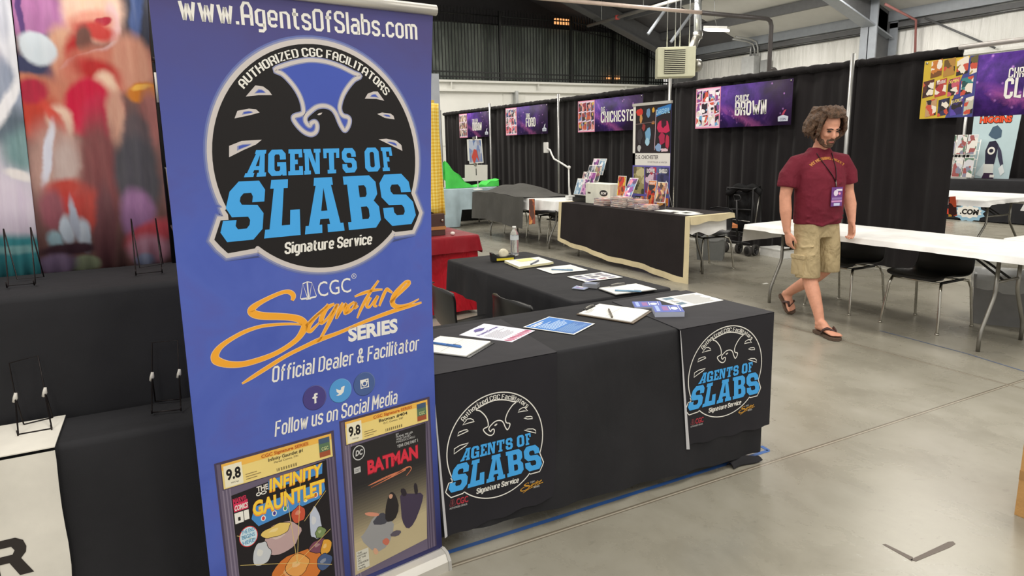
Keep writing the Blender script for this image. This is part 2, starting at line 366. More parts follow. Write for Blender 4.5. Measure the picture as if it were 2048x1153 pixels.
# condensed octagonal stroke alphabet (centre lines on a 3 x 7 grid)
_c = .7
def _o(x0, x1, y0, y1, c=_c): return [(x0, y0+c), (x0, y1-c), (x0+c, y1), (x1-c, y1), (x1, y1-c), (x1, y0+c), (x1-c, y0), (x0+c, y0)]
OF = {
 'A': (3, [([(0, -.5), (0, 5.4), (.8, 7), (2.2, 7), (3, 5.4), (3, -.5)], 0), ([(0, 2.6), (3, 2.6)], 0)]),
 'B': (3, [([(0, 0), (0, 7), (2.3, 7), (3, 6.3), (3, 4.3), (2.4, 3.6), (3, 2.9), (3, .7), (2.3, 0)], 1), ([(0, 3.6), (2.4, 3.6)], 0)]),
 'C': (3, [([(3, 5), (3, 6.3), (2.3, 7), (.7, 7), (0, 6.3), (0, .7), (.7, 0), (2.3, 0), (3, .7), (3, 2)], 0)]),
 'D': (3, [([(0, 0), (0, 7), (2.2, 7), (3, 6.2), (3, .8), (2.2, 0)], 1)]),
 'E': (2.6, [([(2.9, 7), (0, 7), (0, 0), (2.9, 0)], 0), ([(0, 3.6), (2.5, 3.6)], 0)]),
 'F': (2.6, [([(2.9, 7), (0, 7), (0, -.5)], 0), ([(0, 3.6), (2.5, 3.6)], 0)]),
 'G': (3, [([(3, 5), (3, 6.3), (2.3, 7), (.7, 7), (0, 6.3), (0, .7), (.7, 0), (2.3, 0), (3, .7), (3, 3.4), (1.6, 3.4)], 0)]),
 'H': (3, [([(0, -.5), (0, 7.5)], 0), ([(3, -.5), (3, 7.5)], 0), ([(0, 3.6), (3, 3.6)], 0)]),
 'I': (0, [([(0, -.5), (0, 7.5)], 0)]),
 'J': (2.6, [([(2.6, 7.5), (2.6, .7), (1.9, 0), (.7, 0), (0, .7), (0, 1.8)], 0)]),
 'K': (3, [([(0, -.5), (0, 7.5)], 0), ([(3, 7.5), (.6, 3.6), (3, -.5)], 0)]),
 'L': (2.6, [([(0, 7.5), (0, 0), (2.9, 0)], 0)]),
 'M': (4, [([(0, -.5), (0, 7.5)], 0), ([(.1, 7.4), (2, 2.2)], 0), ([(3.9, 7.4), (2, 2.2)], 0), ([(4, 7.5), (4, -.5)], 0)]),
 'N': (3, [([(0, -.5), (0, 7.5)], 0), ([(.1, 7.4), (2.9, -.4)], 0), ([(3, 7.5), (3, -.5)], 0)]),
 'O': (3, [(_o(0, 3, 0, 7), 1)]),
 'P': (3, [([(0, -.5), (0, 7), (2.3, 7), (3, 6.3), (3, 3.9), (2.3, 3.2), (0, 3.2)], 0)]),
 'R': (3, [([(0, -.5), (0, 7), (2.3, 7), (3, 6.3), (3, 4), (2.3, 3.3), (0, 3.3)], 0), ([(1.7, 3.3), (3, 1.6), (3, -.5)], 0)]),
 'S': (3, [([(3, 5.2), (3, 6.3), (2.3, 7), (.7, 7), (0, 6.3), (0, 4.6), (.6, 3.9), (2.4, 3.1), (3, 2.4), (3, .7), (2.3, 0), (.7, 0), (0, .7), (0, 1.8)], 0)]),
 'T': (3, [([(-.3, 7), (3.3, 7)], 0), ([(1.5, 7), (1.5, -.5)], 0)]),
 'U': (3, [([(0, 7.5), (0, .7), (.7, 0), (2.3, 0), (3, .7), (3, 7.5)], 0)]),
 'W': (5.6, [([(0, 7.5), (1.3, -.3)], 0), ([(1.3, -.3), (2.8, 5)], 0), ([(2.8, 5), (4.3, -.3)], 0), ([(4.3, -.3), (5.6, 7.5)], 0)]),
 'Y': (3, [([(0, 7.5), (1.5, 3.4)], 0), ([(3, 7.5), (1.5, 3.4)], 0), ([(1.5, 3.8), (1.5, -.5)], 0)]),
 'X': (3, [([(0, 7.5), (3, -.5)], 0), ([(3, 7.5), (0, -.5)], 0)]),
 'Z': (2.8, [([(0, 7), (2.8, 7), (0, 0), (2.9, 0)], 0)]),
 'a': (2.6, [([(.1, 4.6), (.6, 5), (2, 5), (2.6, 4.4), (2.6, -.5)], 0), ([(2.6, 2.9), (.7, 2.9), (0, 2.3), (0, .6), (.6, 0), (1.9, 0), (2.6, .8)], 0)]),
 'b': (2.6, [([(0, 7.5), (0, 0), (1.9, 0), (2.6, .7), (2.6, 4.3), (1.9, 5), (0, 5)], 0)]),
 'c': (2.4, [([(2.5, 3.7), (2.5, 4.3), (1.9, 5), (.7, 5), (0, 4.3), (0, .7), (.7, 0), (1.9, 0), (2.5, .7), (2.5, 1.3)], 0)]),
 'd': (2.6, [([(2.6, 7.5), (2.6, 0), (.7, 0), (0, .7), (0, 4.3), (.7, 5), (2.6, 5)], 0)]),
 'e': (2.6, [([(0, 2.4), (2.6, 2.4), (2.6, 4.3), (1.9, 5), (.7, 5), (0, 4.3), (0, .7), (.7, 0), (1.9, 0), (2.5, .6)], 0)]),
 'f': (1.8, [([(.6, -.5), (.6, 6.3), (1.2, 7), (2.1, 7)], 0), ([(-.3, 4.8), (1.9, 4.8)], 0)]),
 'g': (2.6, [([(2.6, .0), (.7, 0), (0, .7), (0, 4.3), (.7, 5), (2.6, 5), (2.6, -1.4), (2, -2), (.4, -2)], 0)]),
 'i': (0, [([(0, -.5), (0, 5.4)], 0), ([(0, 6.4), (0, 7.5)], 0)]),
 'l': (0, [([(0, -.5), (0, 7.5)], 0)]),
 'm': (4.4, [([(0, -.5), (0, 5), (1.6, 5), (2.2, 4.3), (2.2, -.5)], 0), ([(2.2, 4.5), (2.6, 5), (3.8, 5), (4.4, 4.3), (4.4, -.5)], 0)]),
 'n': (2.6, [([(0, -.5), (0, 5), (1.9, 5), (2.6, 4.3), (2.6, -.5)], 0)]),
 'o': (2.6, [(_o(0, 2.6, 0, 5), 1)]),
 'r': (1.8, [([(0, -.5), (0, 5), (2, 5)], 0)]),
 's': (2.5, [([(2.5, 3.8), (2.5, 4.4), (1.9, 5), (.6, 5), (0, 4.4), (0, 3.3), (.6, 2.7), (1.9, 2.3), (2.5, 1.7), (2.5, .6), (1.9, 0), (.6, 0), (0, .6), (0, 1.2)], 0)]),
 't': (1.8, [([(.6, 6.8), (.6, .7), (1.2, 0), (2, 0)], 0), ([(-.3, 4.8), (1.9, 4.8)], 0)]),
 'u': (2.6, [([(0, 5.5), (0, .7), (.7, 0), (2.6, 0)], 0), ([(2.6, 5.5), (2.6, -.5)], 0)]),
 'v': (2.6, [([(0, 5.5), (1.3, -.5)], 0), ([(1.3, -.5), (2.6, 5.5)], 0)]),
 'w': (4.2, [([(0, 5.5), (1, -.5)], 0), ([(1, -.5), (2.1, 4.8)], 0), ([(2.1, 4.8), (3.2, -.5)], 0), ([(3.2, -.5), (4.2, 5.5)], 0)]),
 'h': (2.6, [([(0, -.5), (0, 7.5)], 0), ([(0, 5), (1.9, 5), (2.6, 4.3), (2.6, -.5)], 0)]),
 'z': (2.6, [([(-.1, 5), (2.6, 5), (0, 0), (2.8, 0)], 0)]),
 '.': (.1, [([(0, -.5), (0, .6)], 0)]), '-': (2, [([(0, 3.4), (2, 3.4)], 0)]),
 '&': (3.2, [([(3.4, -.4), (.5, 5), (.5, 6.3), (1.1, 7), (1.7, 7), (2.2, 6.3), (2.2, 5.2), (0, 2.6), (0, .7), (.7, 0), (1.8, 0), (3.2, 2.8)], 0)]),
}
def octa_width(st, gap=1.75): return sum((1.8 if ch == ' ' else OF[ch][0]+gap) for ch in st)-gap+1
def octa(a, st, x0, x1, y, h, m, L=3, wd=1.05, shear=0.0, gap=1.75, arc=None):
    """line of octagonal lettering; arc=(cx,cy,rx,ry,a0,a1) bends it clockwise round an ellipse"""
    k = h/8.0; tw = octa_width(st, gap); sx = (x1-x0)/tw if x1 is not None else k; x = .5
    for ch in st:
        if ch == ' ': x += 1.8; continue
        w, ps = OF[ch]
        for pts, cl in ps:
            if arc:
                cx, cy, rx, ry, a0, a1 = arc; q = []
                tmp = Art(); tmp.stroke(pts, m, L, wd, bool(cl), False)
                def bend(p, X=x):
                    tt = rad(a0+(a1-a0)*((X+p[0])/tw)); r = (p[1]+.5)*k; return (cx+(rx+r)*cos(tt), cy+(ry+r)*sin(tt))
                a.join(tmp.xf(bend))
            else:
                tmp = Art(); tmp.stroke(pts, m, L, wd, bool(cl), False)
                a.join(tmp.xf(lambda p, X=x: (x0+(X+p[0])*sx+shear*(p[1]+.5)*k, y+(p[1]+.5)*k)))
        x += w+gap
# slab-serif block letters on a unit square
SL = {
 'S': ([(.2, 1), (.8, 1), (1, .84), (1, .64), (.67, .64), (.67, .74), (.61, .8), (.4, .8), (.33, .74), (.33, .67), (.4, .61), (.82, .59), (1, .44), (1, .17), (.8, 0), (.2, 0), (0, .17), (0, .36), (.33, .36), (.33, .26), (.4, .2), (.61, .2), (.67, .26), (.67, .34), (.61, .4), (.2, .41), (0, .57), (0, .84)],),
 'L': ([(0, 1), (.6, 1), (.6, .85), (.46, .85), (.46, .2), (.7, .2), (.7, .46), (1, .46), (1, 0), (0, 0), (0, .15), (.12, .15), (.12, .85), (0, .85)],),
 'A': ([(.16, 1), (.84, 1), (.84, .86), (.77, .86), (.92, .15), (1, .15), (1, 0), (.57, 0), (.57, .15), (.64, .15), (.62, .25), (.38, .25), (.36, .15), (.43, .15), (.43, 0), (0, 0), (0, .15), (.08, .15), (.23, .86), (.16, .86)], [(.41, .4), (.59, .4), (.5, .82)]),
 'B': ([(0, 1), (.82, 1), (1, .87), (1, .64), (.86, .52), (1, .4), (1, .14), (.82, 0), (0, 0), (0, .15), (.1, .15), (.1, .85), (0, .85)], [(.44, .82), (.62, .82), (.67, .77), (.67, .65), (.62, .6), (.44, .6)], [(.44, .42), (.62, .42), (.67, .37), (.67, .23), (.62, .18), (.44, .18)]),
 'G': ([(.2, 1), (.8, 1), (1, .84), (1, .62), (.66, .62), (.66, .76), (.6, .82), (.42, .82), (.35, .76), (.35, .24), (.42, .18), (.6, .18), (.66, .24), (.66, .36), (.5, .36), (.5, .52), (1, .52), (1, 0), (.78, 0), (.76, .06), (.68, 0), (.2, 0), (0, .17), (0, .84)],),
 'E': ([(0, 1), (1, 1), (1, .68), (.74, .68), (.74, .82), (.46, .82), (.46, .6), (.66, .6), (.66, .42), (.46, .42), (.46, .18), (.74, .18), (.74, .34), (1, .34), (1, 0), (0, 0), (0, .16), (.12, .16), (.12, .84), (0, .84)],),
 'N': ([(0, 1), (.42, 1), (.7, .42), (.7, .85), (.6, .85), (.6, 1), (1, 1), (1, .85), (.94, .85), (.94, 0), (.66, 0), (.3, .7), (.3, .15), (.4, .15), (.4, 0), (0, 0), (0, .15), (.06, .15), (.06, .85), (0, .85)],),
 'T': ([(0, 1), (1, 1), (1, .62), (.8, .62), (.8, .83), (.66, .83), (.66, .15), (.78, .15), (.78, 0), (.22, 0), (.22, .15), (.34, .15), (.34, .83), (.2, .83), (.2, .62), (0, .62)],),
 'O': ([(.2, 1), (.8, 1), (1, .84), (1, .16), (.8, 0), (.2, 0), (0, .16), (0, .84)], [(.42, .82), (.58, .82), (.65, .76), (.65, .24), (.58, .18), (.42, .18), (.35, .24), (.35, .76)]),
 'F': ([(0, 1), (1, 1), (1, .64), (.74, .64), (.74, .82), (.46, .82), (.46, .58), (.68, .58), (.68, .4), (.46, .4), (.46, .15), (.6, .15), (.6, 0), (0, 0), (0, .15), (.12, .15), (.12, .85), (0, .85)],),
}
def slabword(a, st, xb, xt, yb, yt, m, L=4):
    for i, ch in enumerate(st):
        b0, b1, t0, t1 = xb[2*i], xb[2*i+1], xt[2*i], xt[2*i+1]
        f = lambda p: (((b0+(b1-b0)*p[0])*(1-p[1])+(t0+(t1-t0)*p[0])*p[1]), yb+(yt-yb)*p[1])
        g = SL[ch]; a.poly([f(p) for p in g[0]], m, L, [[f(p) for p in h] for h in g[1:]])
# ------------------------------------------------------------------ common materials
M_STEEL = mat('brushed_steel', (150, 148, 142), .32, .9)
M_CHROME = mat('chrome', (185, 182, 172), .16, 1.0, var=.02)
M_GALV = mat('galvanised', (178, 180, 180), .38, .6)
M_BLKMET = mat('black_metal', (22, 21, 21), .4, .3)
M_BLKPLA = mat('black_plastic', (20, 20, 21), .36, bump=.05, bs=300)
M_WHTPLA = mat('white_plastic', (228, 228, 225), .35)
M_PAPER = mat('paper', (236, 235, 226), .7, var=.02)
M_WHITE = ink((236, 234, 228)); M_BLACK = ink((24, 21, 22)); M_SKYB = ink((70, 168, 238)); M_ORNG = ink((246, 168, 44))
M_BLKCLO = fabric('black_tablecloth', (40, 40, 43), .26, 2.6)
M_WHTCLO = fabric('white_plastic_cover', (236, 236, 234), .12, 3, rough=.45)
# ------------------------------------------------------------------ floor
t = NT('polished_concrete'); p = t.p
vec = t.coord()
n1 = t.noise(vec, .55, 6, .6, .8); n2 = t.noise(t.coord((1.5, 1, 1)), 2.2, 8, .62, .25); n3 = t.noise(t.coord((1, 1.8, 1)), 15, 5, .6, .4)
base = t.ramp(n1.outputs['Fac'], ((.3, (134, 130, 118)), (.5, (151, 147, 134)), (.72, (167, 163, 151))))
base = t.mix(.55, base, t.ramp(n2.outputs['Fac'], ((.3, (130, 125, 112)), (.5, (151, 147, 134)), (.72, (168, 164, 153)))))
sp = t.ramp(n3.outputs['Fac'], ((.3, (110, 100, 90)), (.37, (255, 255, 255)))); base = t.mix(.16, base, sp, 'MULTIPLY')
sx = t.new('ShaderNodeSeparateXYZ'); t.l(vec, sx.inputs[0])
def seam(out, pos, wd):
    d = t.math('ABSOLUTE', t.math('SUBTRACT', out, pos)); return t.math('LESS_THAN', d, wd)
for out, pos in ((sx.outputs[1], 2.19), (sx.outputs[1], 6.75), (sx.outputs[1], 11.3), (sx.outputs[0], 4.70), (sx.outputs[0], 9.3)):
    base = t.mix(t.math('MULTIPLY', seam(out, pos, .012), .75), base, s2l((96, 86, 72)))
    base = t.mix(t.math('MULTIPLY', seam(out, pos-.002, .004), .7), base, s2l((190, 182, 166)))
t.l(base, p.inputs['Base Color'])
rr = t.new('ShaderNodeMapRange'); t.l(n2.outputs['Fac'], rr.inputs[0]); rr.inputs[3].default_value = .20; rr.inputs[4].default_value = .36
t.l(rr.outputs[0], p.inputs['Roughness']); p.inputs['Specular IOR Level'].default_value = .5
t.bump(n2.outputs['Fac'], .04, .01)
M_FLOOR = t.m
b = B(); b.box((-6, -6, -.15), (17.6, 21.6, 0), M_FLOOR); struct(b, 'floor')
# ------------------------------------------------------------------ building shell
XW, YW = 17.4, 20.0
RZ = lambda x: 4.55+.356*(XW-x)
M_WALL = mat('painted_wall', (230, 230, 225), .6, var=.03, vs=1)
M_WALLP = mat('painted_steel_white', (222, 222, 216), .45, var=.02)
t = NT('vinyl_insulation'); t.p.inputs['Roughness'].default_value = .28
vec = t.coord((1, 3.2, .35)); nn = t.noise(vec, 1.6, 5, .55, .8)
t.l(t.ramp(t.noise(t.coord(), .7, 3).outputs['Fac'], ((.3, (226, 226, 221)), (.7, (243, 243, 240)))), t.p.inputs['Base Color'])
t.bump(nn.outputs['Fac'], .55, .12); M_VINYL = t.m
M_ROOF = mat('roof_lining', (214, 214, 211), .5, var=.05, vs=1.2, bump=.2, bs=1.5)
M_ROOFD = mat('unlit_roof_lining', (92, 92, 96), .7, var=.05, vs=1.2)  # same roof, its unlit end put into a darker colour
M_FRAME = mat('grey_painted_frame', (150, 156, 164), .42, var=.04)
M_FRAMED = mat('dark_grey_frame', (96, 97, 99), .5, var=.05)
# end wall: lower white masonry with an i-beam along its top
b = B(); b.box((-6, YW, 0), (XW+.2, YW+.2, 3.22), M_WALL)
b.box((-6, YW-.012, 1.55), (XW, YW, 1.57), M_WALLP); struct(b, 'wall_back')
b = B(); b.box((-6, YW-.16, 3.43), (XW, YW+.25, 3.49), M_WALLP); b.box((-6, YW-.02, 3.22), (XW, YW+.06, 3.43), M_WALLP); b.box((-6, YW-.16, 3.16), (XW, YW+.25, 3.22), M_WALLP)
for xx in (8.7, 11.72, 15.2): b.box((xx, YW-.15, 3.22), (xx+.02, YW, 3.43), M_WALLP)
struct(b, 'trim_1')
pb = GY(1031, 187, YW-.1)
b = B(); b.box((pb.x-.05, YW-.2, 2.55), (pb.x+.05, YW, 3.2), M_GALV); b.box((pb.x-.14, YW-.22, 2.5), (pb.x+.14, YW, 2.56), M_GALV); b.box((pb.x-.4, YW-.02, 2.72), (pb.x+.4, YW-.001, 3.12), M_WALLP)
struct(b, 'trim_2')
# right wall, roof, end frame
b = B(); b.grid(lambda u, v: Vector((XW-.03*sin(u*90)*(.3+.7*abs(sin(u*13)))-.05*abs(sin(u*19.0))*v, -6+26*u, 4.75*v)), 420, 8, M_VINYL); struct(b, 'wall_right')
b = B(); b.box((0, 0, 0), (1, 1, 1), M_ROOF, Matrix(((XW+6.0, 0, 0, -6), (0, 22.8, 0, -6), (-.356*(XW+6), 0, .12, RZ(-6)), (0, 0, 0, 1)))); struct(b, 'ceiling')
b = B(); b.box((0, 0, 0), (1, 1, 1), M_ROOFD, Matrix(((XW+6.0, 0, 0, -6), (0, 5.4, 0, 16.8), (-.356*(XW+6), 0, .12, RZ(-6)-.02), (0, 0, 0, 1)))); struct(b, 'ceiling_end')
b = B()
for zz, hh, dd, mm in ((4.55, .34, .22, M_FRAME), (4.28, .12, .14, M_FRAMED)): b.box((XW-dd, -6, zz-hh/2), (XW, YW, zz+hh/2), mm)
b.box((XW-.12, -6, 4.16), (XW-.05, YW, 4.19), M_BLKMET)
struct(b, 'trim_3')
for k, (px, sg) in enumerate(((15.9, .16), (14.4, .16), (12.9, .16), (11.4, .16), (9.9, .16))):
    b = B(); b.box((px-.05, -6, RZ(px)-.26), (px+.05, YW, RZ(px)-.03), M_FRAMED); struct(b, 'trim_%d' % (4+k))
# sill rail on the right wall below the lining
b = B(); b.box((XW-.12, 2, 3.36), (XW-.03, YW, 3.42), M_WALLP); struct(b, 'trim_9')
# rigid frame column and its rafter
def column(name, y0, mA, mB):
    b = B(); xa = XW-.95
    b.box((xa, y0-.22, 0), (xa+.04, y0+.22, 4.9), mA)
    b.box((xa, y0-.012, 0), (XW-.1, y0+.012, 4.9), mB)
    b.box((XW-.14, y0-.22, 0), (XW-.1, y0+.22, 4.6), mA)
    T = Matrix(((-8, 0, .0, xa+.7), (0, 1, 0, y0), (8*.356, 0, 1, RZ(xa+.7)-.28), (0, 0, 0, 1)))
    b.box((0, -.012, -.35), (1, .012, .2), mB, T); b.box((0, -.18, -.39), (1, .18, -.35), mA, T)
    return struct(b, name)
column('trim_10', 11.75, M_FRAME, M_FRAMED); column('trim_11', 18.9, M_FRAMED, M_FRAMED); column('trim_12', 4.4, M_FRAME, M_FRAMED)
# mezzanine behind the fence: grey tarpaulin sheets, and a wall coloured dark as the unlit void
t = NT('mesh_tarpaulin'); t.p.inputs['Roughness'].default_value = .5
nv = t.noise(t.coord((2.2, 1, .5)), 1.5, 5, .6, 1.0)
t.l(t.ramp(nv.outputs['Fac'], ((.25, (58, 64, 60)), (.5, (92, 100, 94)), (.75, (122, 130, 120)))), t.p.inputs['Base Color'])
t.bump(nv.outputs['Fac'], .5, .1); M_TARP = t.m
b = B()
def tarp_top(x): return min(5.25, RZ(x)-.1)
b.grid(lambda u, v: Vector((7+10.4*u, YW+.55+.05*sin(u*60)+.04*sin(u*23+v*5), 3.465+(tarp_top(7+10.4*u)-3.465)*v)), 160, 10, M_TARP)
solo(b, 'tarpaulin', 'grey green tarpaulin hung behind the black iron fence on the upper level', 'tarpaulin')
b = B(); b.box((-6, YW+.2, 3.3), (XW, YW+1.6, 3.46), M_WALLP); struct(b, 'floor_upper')
b = B(); b.box((-6, YW+1.55, 3.4), (XW, YW+1.62, 9), mat('upper_void_dark', (52, 50, 52), .8)); struct(b, 'wall_upper')
M_AMBER = mat('amber_lamp', (255, 176, 110), .5, emit=1.0)
for i, (px, py, wd, hh) in enumerate(((1127, 43, .62, .17), (1228, 155, .5, .1))):
    c = GY(px, py, YW+.42); b = B(); b.box((c.x-wd/2, c.y, c.z-hh/2), (c.x+wd/2, c.y+.1, c.z+hh/2), M_AMBER)
    solo(b, 'amber_light', ('amber lit panel high behind the fence pickets near the roof slope', 'amber lit panel low behind the fence just above the white beam')[i], 'light')
# iron picket fence on the beam: one long fence of bays
M_IRON = mat('black_iron', (26, 27, 27), .45, .4)
fence = thing('picket_fence', 'tall black iron picket fence standing along the white end wall beam', 'fence', (12, YW, 3.49))
posts = [7.2, 10.45, 13.05, 14.75, 16.2, 17.25]
def ftop(x): return min(5.55, RZ(x)-.12)
for xx in posts:
    b = B(); b.box((xx-.04, YW-.04, 3.49), (xx+.04, YW+.04, ftop(xx)+.02), M_IRON); b.obj('fence_post', fence)
for i in range(len(posts)-1):
    x0, x1 = posts[i], posts[i+1]; n = max(2, int((x1-x0)/.105)); b = B()
    for k in range(1, n):
        x = x0+(x1-x0)*k/n; zt = ftop(x)
        b.box((x-.011, YW-.011, 3.52), (x+.011, YW+.011, zt), M_IRON); b.lathe([(.011, 0), (.022, .02), (.0, .07)], (x, YW, zt), M_IRON, 5)
    b.obj('picket_panel', fence)
    for zz in (3.6, 3.74): b = B(); b.box((x0, YW-.018, zz-.02), (x1, YW+.018, zz+.02), M_IRON); b.obj('rail', fence)
    for dz in (.14, .38): b = B(); b.tube([(x0, YW, ftop(x0)-dz), (x1, YW, ftop(x1)-dz)], .02, M_IRON, 6); b.obj('rail', fence)
# ------------------------------------------------------------------ overhead services
M_PIPE = mat('sprinkler_pipe', (196, 176, 164), .4, var=.05); M_PIPED = mat('dark_pipe', (70, 66, 66), .4, var=.05)
yp = 13.4; zp = GY(1530, 37, yp).z; xe = GY(1543, 45, yp).x
b = B(); zb = 0; zk = GY(1543, 138, yp).z
b.tube([(2, yp, zp), (xe-2.4, yp, zp)], .045, M_PIPE, 10)
b.tube([(xe-2.4, yp, zp), (xe-.16, yp, zp), (xe-.05, yp, zp-.05), (xe, yp, zp-.16), (xe, yp, zb)], .055, M_PIPED, 10)
b.tube([(xe, yp, zk), (xe+.2, yp, zk), (xe+.3, yp, zk-.08)], .045, M_PIPED, 8)
solo(b, 'sprinkler_pipe', 'long overhead pipe that turns down behind the black curtains', 'pipe')
xq = GX(1300, 18, 13.2).x; b = B(); a0 = G(1176, 52, 5.2); a1 = G(1330, 7, 5.2); d = (a1-a0)
b.tube([a0, a0+d*2.6], .05, mat('grey_pipe', (120, 118, 114), .4), 10)
for k in (.2, .75): b.tube([a0+d*k, Vector(((a0+d*k).x, (a0+d*k).y, RZ((a0+d*k).x)-.03))], .012, M_GALV, 6)
b.tube([a0+d*.42-Vector((0, 0, .06)), a0+d*.42+Vector((0, 0, .06))], .07, mat('red_coupling', (170, 70, 66), .5), 8)
solo(b, 'branch_pipe', 'grey overhead pipe running along the hall under the dark ceiling', 'pipe')
for i, (x0, y0, x1, y1) in enumerate(((1296, 68, 1330, 20), (1342, 84, 1392, 14))):
    p0 = GY(x0, y0, 16.4); p1 = GY(x1, y1, 16.4); b = B()
    b.tube([p0, p1, p1+(p1-p0)*.6], (.07, .05), M_FRAME, 4)
    solo(b, 'roof_brace', ('shorter pale steel brace slanting from the dark ceiling', 'pale steel brace slanting up from behind the wall heater')[i], 'brace', 'ceiling braces')
hf = [GY(px, py, 14.0) for px, py in ((1320, 94), (1388, 88), (1387, 148), (1319, 152))]
M_HEAT = mat('beige_enamel', (190, 190, 164), .45, var=.03); M_SLOT = mat('heater_dark', (40, 36, 32), .6)
hx0, hx1, hz0, hz1 = 11.82, 12.76, 3.14, 3.86
ht = thing('unit_heater', 'beige louvred unit heater hung from the ceiling near the end wall', 'heater', (12.3, 14.2, 3.14))
HT = Matrix.Translation((12.3, 14.0, 0)) @ Matrix.Rotation(rad(-34), 4, 'Z') @ Matrix.Translation((-12.3, -14.0, 0))
b = B(); b.box((hx0, 14.03, hz0), (hx1, 14.6, hz1), M_HEAT, HT, .02); b.obj('body', ht)
b = B(); b.box((hx0+.17, 14.005, hz0+.08), (hx0+.68, 14.03, hz1-.06), M_SLOT, HT); b.obj('grille_recess', ht)
b = B()
for k in range(13):
    z = hz0+.09+k*.046; b.box((hx0+.17, 13.985, z), (hx0+.68, 14.02, z+.02), M_HEAT, HT)
b.obj('louvres', ht)
b = B(); b.lathe([(.16, 0), (.16, .12), (.05, .14)], HT @ Vector((hx1+.02, 14.3, 3.42)), M_STEEL, 16, Matrix.Rotation(rad(90), 3, 'Y')); b.obj('fan_motor', ht)
for k, xx in enumerate((hx0+.25, hx0+.45, hx0+.57, hx0+.8)):
    b = B(); q = HT @ Vector((xx, 14.25, hz1)); b.tube([q, (q.x, q.y, RZ(q.x)-.05)], .011, M_GALV, 6); b.obj('hanger_rod', ht)
fl = thing('flue_pipe', 'shiny vertical flue pipe rising beside the unit heater', 'duct', (13.0, 14.6, 3.6))
q0 = GY(1375, 118, 14.6); q1 = GY(1395, 72, 14.6); q2 = GY(1396, 5, 14.6)
b = B(); b.tube([q1+Vector((0, 0, -.05)), q1+(q2-q1)*1.8], .1, mat('flue_metal', (200, 204, 208), .25, .8), 14); b.obj('stack', fl)
b = B(); b.tube([q0, q1], .11, M_STEEL, 14); b.tube([q1+Vector((0, 0, -.08)), q1+Vector((0, 0, .1))], .125, M_STEEL, 14); b.obj('elbow', fl)
lp = thing('hall_lamp', 'lit oblong lamp hanging under the roof by the right wall', 'lamp', GX(1432, 64, 14.9))
c = GX(1433, 60, 14.9)
LT = Matrix.Translation(c) @ Matrix.Rotation(rad(-62), 4, 'Z') @ Matrix.Rotation(rad(7), 4, 'Y')
b = B(); b.box((-.34, -.16, .02), (.34, .16, .09), M_WHTPLA, LT, .02); b.obj('housing', lp)
b = B(); b.box((-.33, -.15, -.03), (.33, .15, .02), mat('lamp_glow', (255, 250, 240), .4, emit=6), LT, .02); b.obj('diffuser', lp)
b = B(); b.tube([LT @ Vector((0, 0, .09)), c+Vector((-.1, 0, .35)), c+Vector((-.12, 0, 1.2)), Vector((c.x-.12, c.y, RZ(c.x)))], .012, M_GALV, 6); b.obj('cord', lp)
la = bpy.data.lights.new('hall_lamp_light', 'AREA'); la.size = .5; la.energy = 60; la.color = (1, .95, .88); lo = bpy.data.objects.new('hall_lamp_light', la); COL.objects.link(lo); lo.location = c-Vector((0, 0, .08))
eb = thing('electrical_box', 'pale grey electrical cabinet on the right wall under conduits', 'electrical box', (XW, 16.9, 3.3))
e0 = GX(1483, 117, XW-.35); e1 = GX(1508, 116, XW-.35)
b = B(); b.box((XW-.35, e1.y, 3.3), (XW-.1, e0.y, 4.05), mat('cabinet_grey', (186, 188, 188), .45), None, .01); b.obj('cabinet', eb)
b = B(); b.box((XW-.2, e1.y-.42, 3.3), (XW-.1, e1.y-.12, 3.9), mat('cabinet_dark', (150, 152, 153), .45), None, .01); b.obj('side_cabinet', eb)
for k, yy in enumerate((e0.y-.22, e0.y-.38, e0.y-.5)):
    b = B(); zt = 4.44+.05*k
    b.tube([(XW-.2, yy, 4.05), (XW-.2, yy, zt-.25), (XW-.26, yy+.03, zt-.08), (XW-.42, yy+.12, zt), (XW-.9, yy+.25, zt+.06)] if k else [(XW-.2, yy, 4.05), (XW-.2, yy, 4.3), (XW-.13, yy, 4.42)], .03, M_GALV, 8); b.obj('conduit', eb)
b = B(); b.tube([GX(1830, 112, XW-.25), GX(1832, 40, XW-.25), GX(1770, 8, XW-1.1)], .03, mat('red_pipe', (160, 104, 100), .5), 8)
solo(b, 'red_pipe', 'thin dull red pipe running down beside the grey steel column', 'pipe')
b = B(); b.tube([GX(1850, 36, XW-.2), GX(1990, 96, XW-.2)], .025, M_FRAMED, 6); solo(b, 'wall_brace', 'thin diagonal rod across the white wall lining right of the column', 'brace')
